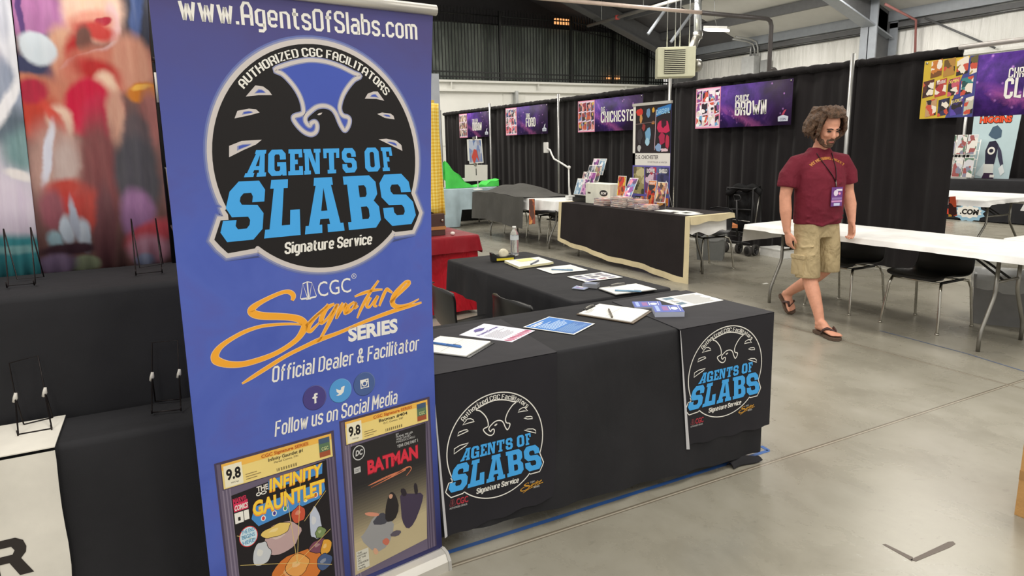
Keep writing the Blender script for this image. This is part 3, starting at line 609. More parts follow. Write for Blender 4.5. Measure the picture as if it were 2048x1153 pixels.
# ------------------------------------------------------------------ pipe and drape row
XD = 7.75
t = NT('black_drape'); t.p.inputs['Roughness'].default_value = .8; t.p.inputs['Sheen Weight'].default_value = .06; t.p.inputs['Specular IOR Level'].default_value = .15
t.l(t.ramp(t.noise(t.coord((1, 1, .3)), 2.5, 4).outputs['Fac'], ((.3, (22, 20, 21)), (.7, (36, 33, 34)))), t.p.inputs['Base Color'])
t.bump(t.noise(t.coord((1, 1, .12)), 14, 3).outputs['Fac'], .3, .03); M_DRAPE = t.m
M_POLE = mat('drape_pole_aluminium', (176, 176, 174), .35, .7)
DPY = [18.3, 15.25, 12.18, 8.86, 5.64]
def drape(y0, y1, zt, lab, zb=.03, X=XD, axis='y', seed=0):
    rnd = random.Random(seed); ph = [rnd.uniform(0, 6.28) for _ in range(5)]; L = abs(y1-y0)
    def fold(s, v):
        a = .6+.4*v
        return a*(.026*sin(s*2*pi/.29+ph[0]+1.3*sin(s*2.1+ph[1])+.6*sin(s*5.3))+.008*sin(s*2*pi/.13+ph[2]+sin(s*3.1))+.016*sin(s*2*pi/.71+ph[3]))
    def fn(u, v):
        s = u*L; q = X+.02+fold(s, v); y = y0+(y1-y0)*u
        z = zt-.07+(zb-zt+.07)*v
        return Vector((q, y, z)) if axis == 'y' else Vector((y, q, z))
    b = B(); b.grid(fn, int(L*48), 6, M_DRAPE)
    o = thing('drape_curtain', lab, 'curtain', ((X, (y0+y1)/2, 0) if axis == 'y' else ((y0+y1)/2, X, 0)), 0, 'black pipe-and-drape curtains')
    b.obj('curtain_panel', o, fixn=False)
    b = B(); n = int(L*20); rn = [rnd.uniform(.034, .05) for _ in range(n+1)]
    pts = [((X, y0+(y1-y0)*i/n, zt-.05) if axis == 'y' else (y0+(y1-y0)*i/n, X, zt-.05)) for i in range(n+1)]
    b.tube(pts, rn, M_DRAPE, 8); b.obj('rod_pocket', o)
    return o
names = ['black curtain behind the farthest purple name banner', 'black curtain behind the second farthest purple name banner', 'black curtain behind the purple banner partly hidden by a tall roll-up', 'black curtain behind the purple banner left of the walking man']
for i in range(4): drape(DPY[i], DPY[i+1], 2.46, names[i], seed=i)
drape(DPY[4], 4.44, 2.46, 'short black curtain between the walking man and the comic-cover banner', seed=9)
plab = ['farthest grey drape pole at the far end of the curtain row', 'grey drape pole between the two farthest name banners', 'grey drape pole left of the banner half hidden by the roll-up', 'grey drape pole right behind the tall comic roll-up', 'grey drape pole rising behind the walking man']
for i, y in enumerate(DPY):
    o = thing('drape_pole', plab[i], 'pole', (XD-.1, y, 0), 0, 'drape poles')
    b = B(); b.tube([(XD-.1, y, .02), (XD-.1, y, 2.52)], .026, M_POLE, 10); b.obj('upright', o)
    b = B(); b.box((XD-.28, y-.22, 0), (XD-.03, y+.22, .02), M_BLKMET, None, .004); b.obj('base_plate', o)
b = B(); b.tube([(XD-.03, 4.45, 2.44), (XD-.03, 1.0, 2.44)], .028, mat('bright_aluminium', (214, 208, 204), .3, .6), 10)
solo(b, 'crossbar', 'bare silver crossbar above the comic-cover name banner', 'pole')
# gap with second drape and far left
drape(6.35, 7.62, 2.2, 'black curtain at far left beside the yellow gingham cloth', X=18.3, axis='x', seed=21)
# ------------------------------------------------------------------ purple name banners
def space_mat(name, seed, px0):
    t = NT(name); p = t.p; p.inputs['Roughness'].default_value = .6; p.inputs['Specular IOR Level'].default_value = .3
    m0 = t.new('ShaderNodeMapping'); m0.inputs['Location'].default_value = (0, 0, -.3); t.l(t.coord(), m0.inputs[0])
    mp = t.new('ShaderNodeMapping'); mp.inputs['Location'].default_value = (0, seed*2.7, seed); t.l(m0.outputs[0], mp.inputs[0]); v = mp.outputs[0]
    n1 = t.noise(v, 2.2, 6, .62, .5); n2 = t.noise(v, 5, 6, .7, 1.5)
    sx = t.new('ShaderNodeSeparateXYZ'); t.l(m0.outputs[0], sx.inputs[0])
    c = t.ramp(n1.outputs['Fac'], ((.3, (34, 20, 54)), (.46, (56, 30, 104)), (.6, (88, 46, 146)), (.74, (160, 96, 200))))
    dk = t.new('ShaderNodeMapRange'); t.l(sx.outputs[1], dk.inputs[0]); dk.inputs[1].default_value = -.15; dk.inputs[2].default_value = -.62
    c = t.mix(t.math('MULTIPLY', dk.outputs[0], .8), c, s2l((44, 26, 50)))
    bd = t.math('ADD', t.math('ADD', sx.outputs[2], t.math('MULTIPLY', sx.outputs[1], -.45)), t.math('MULTIPLY', n2.outputs['Fac'], .25))
    bd = t.math('ABSOLUTE', t.math('ADD', bd, .03))
    mr = t.new('ShaderNodeMapRange'); t.l(bd, mr.inputs[0]); mr.inputs[1].default_value = .09; mr.inputs[2].default_value = 0
    fx = t.math('MULTIPLY', mr.outputs[0], t.math('MULTIPLY', n2.outputs['Fac'], 1.2))
    lw = t.new('ShaderNodeMapRange'); t.l(sx.outputs[2], lw.inputs[0]); lw.inputs[1].default_value = .05; lw.inputs[2].default_value = -.2
    c = t.mix(t.math('MULTIPLY', fx, lw.outputs[0]), c, s2l((226, 120, 200)))
    vo = t.new('ShaderNodeTexVoronoi'); vo.inputs['Scale'].default_value = 9; t.l(v, vo.inputs['Vector'])
    st = t.new('ShaderNodeMapRange'); t.l(vo.outputs['Distance'], st.inputs[0]); st.inputs[1].default_value = .16; st.inputs[2].default_value = .03
    c = t.mix(t.math('MULTIPLY', st.outputs[0], .7), c, s2l((214, 150, 236)))
    t.l(c, p.inputs['Base Color']); return t.m
PALS = {'brown': [(246, 236, 240), (40, 24, 44), (196, 60, 100), (224, 214, 200), (140, 80, 150), (110, 170, 214), (214, 90, 70), (250, 250, 250)],
 'chich': [(60, 40, 44), (196, 90, 60), (90, 120, 170), (220, 180, 90), (150, 60, 70), (110, 90, 90), (230, 150, 140), (50, 40, 60)],
 'ford': [(200, 190, 190), (190, 50, 70), (90, 80, 90), (226, 220, 216), (150, 150, 160), (60, 90, 140), (50, 40, 46), (220, 120, 130)],
 'doran': [(190, 170, 150), (60, 50, 60), (150, 90, 80), (220, 200, 170), (110, 120, 130), (230, 220, 214), (90, 60, 60), (170, 140, 110)],
 'clare': [(230, 130, 30), (60, 40, 40), (190, 50, 40), (240, 200, 70), (120, 80, 150), (250, 240, 230), (70, 90, 150), (150, 100, 50)]}
LOGO_W = ink((200, 206, 218)); LOGO_R = ink((176, 60, 90))
def name_banner(key, px, t1, t2, seed, label, logo=True):
    c = [GX(x, y, 7.685) for x, y in px]    # TL TR BL
    y0, y1, zt, zb = c[0].y, c[1].y, (c[0].z+c[1].z)/2, c[2].z
    W = y0-y1; H = zt-zb
    o = thing('name_banner', label, 'banner', (7.685, (y0+y1)/2, zb), 0, 'purple name banners on the curtains')
    zc = (zt+zb)/2; yc = (y0+y1)/2
    def fn(u, v, h): return Vector((7.685-h, y0-u, zb+v))
    sheet = B(); M = space_mat('starfield_'+key, seed, 0)
    sheet.grid(lambda u, v: fn(u*W, v*H, 0), 4, 2, M, th=.003)
    a = Art(); aw = W*.285
    P = PALS[key]
    if key != 'clare':
        a.rect(0, 0, aw, H, ink((236, 150, 180)), 1); a.rect(.015, .02, aw-.015, H-.015, ink((238, 214, 232)), 2)
        rnd = random.Random(seed)
        rows = 3
        for r in range(rows):
            n = 4; off = (.0, .35, .15)[r]
            for k in range(n):
                x0 = .02+(aw-.04)*(k-off*.5)/n*1.12; x1 = x0+(aw-.04)/n*1.0; yb = .03+(H-.06)*r/rows; yt = yb+(H-.06)/rows-.012
                x0 = max(.02, x0); x1 = min(aw-.02, x1); sk = .02
                if x1-x0 > .02:
                    a.poly([(x0, yb), (x1, yb+sk), (x1, yt+sk*.4), (x0, yt-sk*.4)], comic('comic_%s_%d' % (key, (r*n+k) % 4), P[(r+k) % 4:]+P[:(r+k) % 4], seed*7+r*n+k, 15), 3)
    else:
        aw = W*.28; a.rect(0, 0, aw, H, ink((206, 176, 60)), 1); a.poly([(aw*.5, 0), (aw, 0), (aw, H), (aw*.85, H)], ink((70, 74, 140)), 2)
        tt = ['', 'WOLVERINE', 'X-MEN', '', 'FORCE', 'IRON FIST']
        cols = [(198, 120, 50), (176, 130, 60), (240, 190, 50), (170, 150, 80), (84, 40, 34), (176, 60, 60), (196, 90, 110), (60, 130, 130), (190, 150, 110), (52, 50, 84), (90, 70, 170), (190, 190, 170)]
        for r in range(3):
            for k in range(4):
                cw = aw/4.15; x0 = .03+k*cw+(.05, -.02, .03)[r]; yb = .015+(2-r)*H/3; x1 = x0+cw*.86; yt = yb+H/3-.03; sk = .022
                x1 = min(x1, aw-.005)
                if x0 < 0: x0 = .004
                c1 = cols[r*4+k]; pal = [c1, c1, (40, 30, 34), (236, 226, 210), tuple(int(q*.6) for q in c1), c1, (200, 80, 60)]
                a.poly([(x0, yb), (x1, yb+sk), (x1, yt+sk), (x0, yt)], comic('cover_%d' % (r*4+k), pal, r*4+k, 17), 3)
                st = {5: 'WOLVERINE', 6: 'X-MEN', 11: 'IRON FIST', 10: 'X-FORCE'}.get(r*4+k)
                if st: a.text(st, x0+.012, x1-.012, yt-.045, .034, ink((250, 232, 120) if 'X' in st else (244, 240, 236)), 4, .015, warp=lambda p, x0=x0, x1=x1: (p[0], p[1]+.022*(p[0]-x0)/(x1-x0)))
    tx = y0-GX(2018, 150, 7.685).y if key == 'clare' else W*{'brown': .45, 'chich': .39, 'ford': .51, 'doran': .47}[key]
    sc = {'brown': (.25, .56), 'chich': (.14, 1.06), 'ford': (.17, .41), 'doran': (.31, .52), 'clare': (.2, .78)}[key]
    octa(a, t1, tx, tx+sc[0], H*.585, .095, M_WHITE, 4, 1.35, 0, 2.0)
    octa(a, t2, tx-.02*(key == 'clare'), tx+sc[1], H*.27, .19, M_WHITE, 4, 1.5, 0, 2.0)
    if logo:
        lx = W-.21; a.poly([(lx, .05), (lx+.16, .05), (lx+.165, .11), (lx+.08, .135), (lx-.005, .11)], LOGO_W, 4)
        a.poly([(lx+.05, .13), (lx+.09, .19), (lx+.13, .205), (lx+.11, .17), (lx+.09, .132)], LOGO_R if key == 'brown' else LOGO_W, 4)
        a.text('GALAXYCON' if False else 'CON', lx+.03, lx+.13, .065, .03, ink((90, 90, 120)), 5, .02)
    a.onto(sheet, fn, .0012); sheet.obj('sheet', o, fixn=False)
    b = B()
    for u in (.03, W-.03):
        q = fn(u, H-.025, .004); b.lathe([(.012, -.002), (.012, .004)], q, M_CHROME, 10, Matrix.Rotation(rad(-90), 3, 'Y'))
        break
    b.obj('grommet', o); b = B(); q = fn(W-.03, H-.025, .004); b.lathe([(.012, -.002), (.012, .004)], q, M_CHROME, 10, Matrix.Rotation(rad(-90), 3, 'Y')); b.obj('grommet', o)
    return o
name_banner('doran', [(918, 230), (977, 221), (920, 276)], 'COLLEEN', 'DORAN', 1, 'farthest purple starfield name banner on the black curtains, nearest the white end wall')
name_banner('ford', [(1011, 217), (1095, 208), (1014, 271)], 'TANA', 'FORD', 2, 'purple starfield name banner second from the far end of the curtain row')
name_banner('chich', [(1156, 202), (1286, 190), (1157, 265)], 'D.G.', 'CHICHESTER', 3, 'purple starfield name banner partly covered by the tall comic roll-up')
name_banner('brown', [(1393, 178), (1587, 157), (1387, 258)], 'CHUCK', 'BROWN', 4, 'purple starfield name banner just left of the walking man with pink comic art')
name_banner('clare', [(1850, 120), (2320, 72), (1842, 238)], 'CHRIS', 'CLAREMONT', 5, 'purple name banner at right edge with three rows of comic covers', logo=False)
# ------------------------------------------------------------------ emblem used on the roll-up and the two table runners (unit circle coordinates)
INNER = [(-.385,.755),(-.266,.804),(-.145,.836),(-.037,.851),(.099,.843),(.236,.81),(.362,.76),(.431,.735),(.365,.7),(.294,.632),(.238,.556),(.202,.468),(.205,.412),(.231,.38),(.274,.368),(.291,.343),(.275,.292),(.238,.251),(.209,.279),(.184,.33),(.16,.392),(.128,.436),(.081,.46),(.026,.465),(-.031,.452),(-.088,.415),(-.132,.378),(-.145,.341),(-.131,.31),(-.106,.292),(-.09,.314),(-.055,.327),(-.036,.304),(-.04,.261),(-.063,.23),(-.105,.218),(-.158,.237),(-.208,.28),(-.244,.328),(-.254,.359),(-.233,.377),(-.185,.389),(-.156,.408),(-.157,.474),(-.178,.546),(-.218,.617),(-.277,.686),(-.324,.725)]
EYE = [(-.026,.387),(-.007,.403),(.024,.406),(.013,.391),(-.009,.383)]
FEATH = [[(-.657,.529),(-.566,.621),(-.499,.614),(-.452,.581),(-.428,.546),(-.543,.543)], [(-.769,.352),(-.739,.413),(-.64,.432),(-.579,.427),(-.551,.401),(-.633,.38)], [(-.847,.039),(-.837,.131),(-.728,.17),(-.554,.177),(-.608,.139),(-.723,.094)], [(.464,.536),(.497,.581),(.559,.602),(.605,.603),(.67,.521),(.585,.536)], [(.586,.4),(.638,.413),(.731,.404),(.762,.384),(.772,.351),(.666,.364)], [(.585,.167),(.669,.172),(.779,.151),(.833,.11),(.841,.055),(.728,.105)]]
BULL = [(-.927,-.391),(-.905,-.43),(-.905,-.474),(-.971,-.474),(-1.04,-.63),(-.996,-.69),(-.939,-.755),(-.705,-.738),(-.688,-.72)]
BULR = [(.676,-.702),(.71,-.723),(.909,-.722),(.965,-.629),(1.0,-.557),(.92,-.36)]
AGB = [-.74,-.57,-.532,-.366,-.224,-.036,.037,.135,.185,.337,.414,.585,.625,.734]
AGB = [-.74,-.55,-.53,-.36,-.345,-.205,-.195,-.035,.0,.15,.185,.337,.42,.585,.61,.74]
AGT = [-.634,-.50,-.505,-.351,-.323,-.198,-.185,-.02,.005,.165,.189,.327,.425,.573,.6,.714]
SLB = [-1.012,-.635,-.615,-.277,-.235,.162,.207,.563,.605,.975]
SLT = [-.847,-.553,-.503,-.25,-.147,.114,.182,.516,.556,.878]
SIG = [
[(.3137,1.0989,.0067),(.3189,1.1123,.0134),(.3099,1.125,.012),(.2902,1.1287,.0096),(.2579,1.1216,.0096),(.2218,1.1093,.0115),(.1978,1.0973,.0163),(.1891,1.0858,.0202),(.2013,1.0739,.0211),(.2292,1.0643,.0202),(.2678,1.0565,.0192),(.3071,1.0469,.0182),(.3347,1.0339,.0202),(.3464,1.0152,.0211),(.3377,.996,.0192),(.3172,.9749,.0144),(.2829,.9567,.0125),(.2415,.9425,.0125),(.1937,.9342,.0144),(.1477,.932,.0154),(.1077,.9406,.0182),(.0809,.9555,.0221),(.0749,.9673,.0211),(.0784,.9803,.0182),(.0934,.9967,.0134),(.1223,1.0125,.0106),(.1647,1.0281,.0096),(.211,1.0355,.0077),(.2577,1.0332,.0067),(.3054,1.0267,.0048),(.3376,1.0189,.0038)],
[(.3495,1.0126,.0067),(.381,1.0363,.0077),(.4172,1.0596,.0067),(.4267,1.0707,.0038)],
[(.4103,1.0544,.0038),(.3717,1.0253,.0115),(.355,1.0032,.0144),(.3627,.9934,.0106),(.3783,1.0032,.0067),(.3965,1.0168,.0038)],
[(.4483,1.0672,.0058),(.4213,1.0568,.0125),(.4042,1.0323,.0144),(.3997,1.0141,.0125),(.4139,1.0179,.0067),(.4373,1.0394,.0077),(.4592,1.0655,.0077),(.4363,1.0268,.0115),(.4165,.9963,.0096),(.3921,.9625,.0067),(.3808,.9554,.0038)],
[(.477,1.0669,.0048),(.4619,1.0438,.0106),(.4511,1.0178,.0048),(.4635,1.035,.0058),(.4878,1.061,.0086),(.4817,1.0405,.0096),(.4831,1.0282,.0058),(.5023,1.0436,.0038)],
[(.5173,1.0627,.0058),(.496,1.051,.0096),(.4869,1.0319,.0086),(.504,1.0368,.0058),(.5239,1.0595,.0067),(.5148,1.0415,.0067),(.5299,1.0477,.0029)],
[(.6075,1.121,.0048),(.582,1.0941,.0077),(.5565,1.0631,.0096),(.5357,1.0316,.0077),(.5224,1.0068,.0029)],
[(.5185,1.0798,.0029),(.5536,1.0874,.0086),(.5912,1.0906,.0067),(.6197,1.0886,.0029)],
[(.5756,1.0689,.0067),(.559,1.0452,.0096),(.5687,1.0371,.0058),(.589,1.058,.0048),(.6017,1.0693,.0067),(.5855,1.041,.0077),(.597,1.0356,.0038)],
[(.6041,1.0344,.0048),(.618,1.0624,.0096),(.634,1.0865,.0086),(.6425,1.0822,.0086),(.655,1.0723,.0038)],
[(.6456,1.0403,.0096),(.6662,1.055,.0067),(.6974,1.0773,.0106),(.7212,1.0964,.0115),(.7099,1.1025,.0077),(.6881,1.0876,.0106),(.6606,1.0603,.0163),(.6541,1.0344,.0163),(.674,1.0213,.0115),(.7143,1.0226,.0067),(.7561,1.0357,.0019)],
[(.1419,.8728,.0029),(.1697,.8846,.0086),(.2142,.9032,.0106),(.2806,.9302,.0096),(.3485,.9499,.0106),(.3919,.9604,.0125),(.4586,.9714,.0096),(.5515,.9916,.0096),(.6485,1.0084,.0115),(.7241,1.0164,.0086),(.7657,1.0213,.0038)]]
def outline(r=.985):
    """circle with the two bulges of the block lettering"""
    def arc(a0, a1, n): return [(r*cos(rad(a0+(a1-a0)*i/n)), r*sin(rad(a0+(a1-a0)*i/n))) for i in range(n+1)]
    return arc(-21, 203, 56) + BULL + arc(227, 313, 22) + BULR
def grown(pts, d):
    n = len(pts); out = []
    for i in range(n):
        a, c, b = Vector(pts[i-1]), Vector(pts[i]), Vector(pts[(i+1) % n])
        t1 = (c-a).normalized(); t2 = (b-c).normalized(); nn = Vector((t1.y+t2.y, -t1.x-t2.x))
        nn = nn.normalized() if nn.length > 1e-6 else Vector((t1.y, -t1.x)); out.append((c.x+nn.x*d, c.y+nn.y*d))
    return out
def rounded(pts, it=1):
    for _ in range(it):
        n = len(pts); pts = [p for i in range(n) for p in ((pts[i][0]*.75+pts[(i+1) % n][0]*.25, pts[i][1]*.75+pts[(i+1) % n][1]*.25), (pts[i][0]*.25+pts[(i+1) % n][0]*.75, pts[i][1]*.25+pts[(i+1) % n][1]*.75))]
    return pts
def mixc(a, b, t): return tuple(int(x+(y-x)*t) for x, y in zip(a, b))
HALO = (205, 198, 196); BLU = (74, 92, 172)
def emblem(style):
    a = Art(); O = outline(); wm = ink(HALO)
    if style == 'banner':
        a.poly(grown(O, .072), ink(mixc(BLU, HALO, .22)), 1); a.poly(grown(O, .058), ink(mixc(BLU, HALO, .5)), 2); a.poly(grown(O, .043), wm, 3)
        a.poly(O, M_BLACK, 4)
        bl = ink((70, 90, 182)); lv = ink(mixc(BLU, HALO, .5))
        a.poly(INNER, bl, 5); a.stroke(INNER, lv, 6, .05, True); a.stroke(INNER, wm, 7, .03, True)
        for f in FEATH:
            c = (sum(p[0] for p in f)/6, sum(p[1] for p in f)/6)
            a.poly(f, wm, 5); g = [(c[0]+(p[0]-c[0])*.45, c[1]+(p[1]-c[1])*.4) for p in f]; a.poly(g, lv, 6)
            g = [(c[0]+(p[0]-c[0])*.34, c[1]+(p[1]-c[1])*.26) for p in f]; a.poly(g, bl, 7)
        a.poly(EYE, wm, 8)
        octa(a, 'AUTHORIZED CGC FACILITATORS', 0, 0, 0, .072, M_WHITE, 6, 1.25, arc=(0, 0, .895, .88, 138, 40))
    else:
        wd = .02
        a.stroke(O, M_WHITE, 2, wd, True, smooth=False)
        a.stroke(INNER, M_WHITE, 2, wd, True)
        for f in FEATH: a.stroke(f, M_WHITE, 2, wd*.85, True, smooth=False)
        a.stroke(EYE, M_WHITE, 2, .012, True)
        octa(a, 'Authorized CGC Facilitators', 0, 0, 0, .09, M_WHITE, 3, 1.1, arc=(0, 0, .868, .86, 137, 42))
        wn = 20
        arc = [(.84*cos(rad(118-56*i/wn)), .84*sin(rad(118-56*i/wn))) for i in range(wn+1)]
    slabword(a, 'AGENTSOF', AGB, AGT, -.13, .092, M_SKYB, 8)
    slabword(a, 'SLABS', SLB, SLT, -.66, -.163, M_SKYB, 8)
    octa(a, 'Signature Service', -.44, .44, -.815, .1, M_WHITE, 8, 1.5, .12)
    return a
def scales(a, f, m, L):
    """balance mark left of the three letters, unit box 0..1"""
    S = lambda pts, w: a.stroke([f(p) for p in pts], m, L, w, smooth=False)
    w = .0022
    S([(.04, .1), (.24, .92), (.44, .1)], w); S([(.56, .1), (.76, .92), (.96, .1)], w); S([(.24, .92), (.5, 1), (.76, .92)], w*1.4)
    S([(.5, 1), (.5, .04)], w*2); S([(.36, 0), (.64, 0)], w*2)
    for c in (.24, .76): a.poly([f((c-.22, .1)), f((c-.14, 0)), f((c+.14, 0)), f((c+.22, .1))], m, L)
# ------------------------------------------------------------------ roll-up banner in the foreground
BA = Vector((.073, 2.085, 0)); BB = Vector((.862, 2.222, 0)); BE = (BB-BA).normalized(); BN = Vector((BE.y, -BE.x, 0))
def bfn(u, v, h): return BA + BE*u + Vector((0, 0, v)) + BN*h
rb = thing('roll_up_banner', 'tall blue roll-up banner with round black eagle emblem standing before the black tables', 'banner', BA+BE*.4)
t = NT('banner_print_blue'); t.p.inputs['Roughness'].default_value = .42; t.p.inputs['Specular IOR Level'].default_value = .35
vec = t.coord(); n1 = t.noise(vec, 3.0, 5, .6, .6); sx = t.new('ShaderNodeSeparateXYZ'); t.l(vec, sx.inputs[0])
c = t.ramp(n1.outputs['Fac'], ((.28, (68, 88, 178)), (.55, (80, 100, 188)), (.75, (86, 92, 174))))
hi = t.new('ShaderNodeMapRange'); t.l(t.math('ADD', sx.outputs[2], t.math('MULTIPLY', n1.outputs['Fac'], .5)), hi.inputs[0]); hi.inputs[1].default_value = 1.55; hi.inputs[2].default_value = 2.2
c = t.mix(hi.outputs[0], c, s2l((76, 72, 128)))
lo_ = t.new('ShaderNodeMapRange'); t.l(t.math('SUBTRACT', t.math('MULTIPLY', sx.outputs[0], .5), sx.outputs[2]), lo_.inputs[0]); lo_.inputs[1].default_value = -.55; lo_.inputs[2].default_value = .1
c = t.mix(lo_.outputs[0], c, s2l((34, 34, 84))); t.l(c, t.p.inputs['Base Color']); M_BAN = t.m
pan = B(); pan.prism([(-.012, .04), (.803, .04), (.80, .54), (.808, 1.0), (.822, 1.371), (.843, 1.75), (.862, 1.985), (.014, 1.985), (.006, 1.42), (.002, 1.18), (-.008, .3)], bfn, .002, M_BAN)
a = emblem('banner').xf(lambda p: (.447+p[0]*.326, 1.519+p[1]*.338))
octa(a, 'www.AgentsOfSlabs.com', .082, .798, 1.889, .062, M_WHITE, 3, 1.1)
# CGC line
g = lambda p: (.3375+p[0]*.056, 1.096+p[1]*.054+p[0]*.0)
scales(a, g, M_WHITE, 3); a.text('CGC', .397, .508, 1.097, .05, M_WHITE, 3, .0); a.ring(.521, 1.147, .0085, .0085, .0014, M_WHITE, 3, 24); a.text('R', .5175, .5245, 1.143, .009, M_WHITE, 3)
SG = ink((244, 170, 52)); SGE = ink((240, 200, 150))
for st in SIG:
    a.stroke([(p[0], p[1], p[2]+.0035) for p in st], SGE, 2); a.stroke(st, SG, 3)
a.text('SERIES', .486, .667, .936, .046, M_WHITE, 3, .045, .05)
octa(a, 'Official Dealer & Facilitator', .229, .745, .855, .05, M_WHITE, 3, 1.1, .15)
for (x, y, c) in ((.3588, .7745, (74, 66, 132)), (.4464, .777, (84, 156, 218)), (.532, .780, (74, 98, 152))):
    a.disc(x, y, .0395, .041, ink(mixc(c, (20, 20, 60), .35)), 2); a.disc(x+.0008, y+.001, .0382, .0395, ink(mixc(c, (190, 200, 230), .3)), 3); a.disc(x-.0005, y, .0375, .039, ink(c), 4)
a.poly([(.3511,.7777),(.3563,.7798),(.3577,.7876),(.3636,.7897),(.3693,.7883),(.3688,.7826),(.3642,.7825),(.3633,.7781),(.3683,.7768),(.3673,.7724),(.3633,.7723),(.3627,.7561),(.3562,.7559),(.3571,.772),(.3511,.7725)], M_WHITE, 5)
a.poly([(.4303,.7643),(.441,.7683),(.4331,.7762),(.4328,.781),(.4323,.787),(.4419,.78),(.4479,.7797),(.4497,.7876),(.4559,.7897),(.4625,.79),(.4603,.7834),(.4569,.7704),(.4478,.763),(.4381,.7619)], M_WHITE, 5)
ig = ink((74, 98, 152)); a.rect(.5175, .766, .5478, .796, M_WHITE, 5); a.rect(.5205, .769, .5448, .7835, ig, 6); a.disc(.5325, .7812, .0098, .0098, M_WHITE, 7, 24); a.disc(.5325, .7812, .0062, .0062, ig, 8, 24); a.rect(.5385, .7885, .5435, .7925, ig, 6)
octa(a, 'Follow us on Social Media', .222, .648, .681, .05, M_WHITE, 3, 1.1, .15)
# the two graded comics printed at the foot
def slab(x0, x1, y0, y1, title, sub, cover):
    fr = ink((104, 94, 116)); fr2 = ink((132, 122, 142)); fr3 = ink((74, 64, 88))
    a.rect(x0-.006, y0, x1+.006, y1+.006, fr3, 2); a.rect(x0, y0, x1, y1, fr, 3)
    for k in (.008, .018, .028):
        a.rect(x0+k, y0, x0+k+.004, y1-.085, fr2, 4); a.rect(x1-k-.004, y0, x1-k, y1-.085, fr3, 4)
    lx0, lx1, ly0, ly1 = x0+.013, x1-.004, y1-.082, y1-.002
    a.rect(lx0-.003, ly0-.003, lx1+.003, ly1+.003, fr3, 4); a.rect(lx0, ly0, lx1, ly1, ink((238, 214, 134)), 5); a.rect(lx0, ly1-.02, lx1, ly1, ink((240, 186, 84)), 6)
    a.rect(lx0+.005, ly0+.003, lx0+.058, ly1-.008, ink((238, 232, 206)), 7); a.text('9.8', lx0+.011, lx0+.053, ly0+.026, .034, M_BLACK, 8, .035); a.text('WHITE Pages', lx0+.022, lx0+.045, ly0+.012, .005, M_BLACK, 8)
    mid = (lx0+lx1)/2+.02
    a.text('CGC Signature SERIES', mid-.075, mid+.075, ly1-.016, .0105, ink((190, 96, 40)), 8, .03)
    a.text(title, mid-.055, mid+.055, ly1-.034, .0115, M_BLACK, 8, .012); a.text(sub, mid-.038, mid+.038, ly1-.045, .0065, ink((70, 60, 50)), 8)
    for k in range(26):
        if k % 3 != 1: a.rect(mid-.032+k*.0026, ly0+.006, mid-.032+k*.0026+.0013, ly0+.016, ink((60, 52, 44)), 8)
    for k in range(3): a.rect(lx0+.066, ly0+.01+k*.008, lx0+.1+.012*(k % 2), ly0+.0118+k*.008, ink((120, 100, 70)), 8)
    sx0 = lx1-.044; a.rect(sx0, ly0+.008, sx0+.037, ly1-.008, ink((92, 120, 92)), 7); a.rect(sx0, ly0+.008, sx0+.037, ly0+.026, ink((160, 84, 56)), 8); a.rect(sx0, ly1-.026, sx0+.037, ly1-.008, ink((70, 92, 120)), 8); a.text('CGC', sx0+.008, sx0+.031, ly0+.03, .012, ink((206, 210, 150)), 9, .02)
    cover(x0, y0, x1, y1)
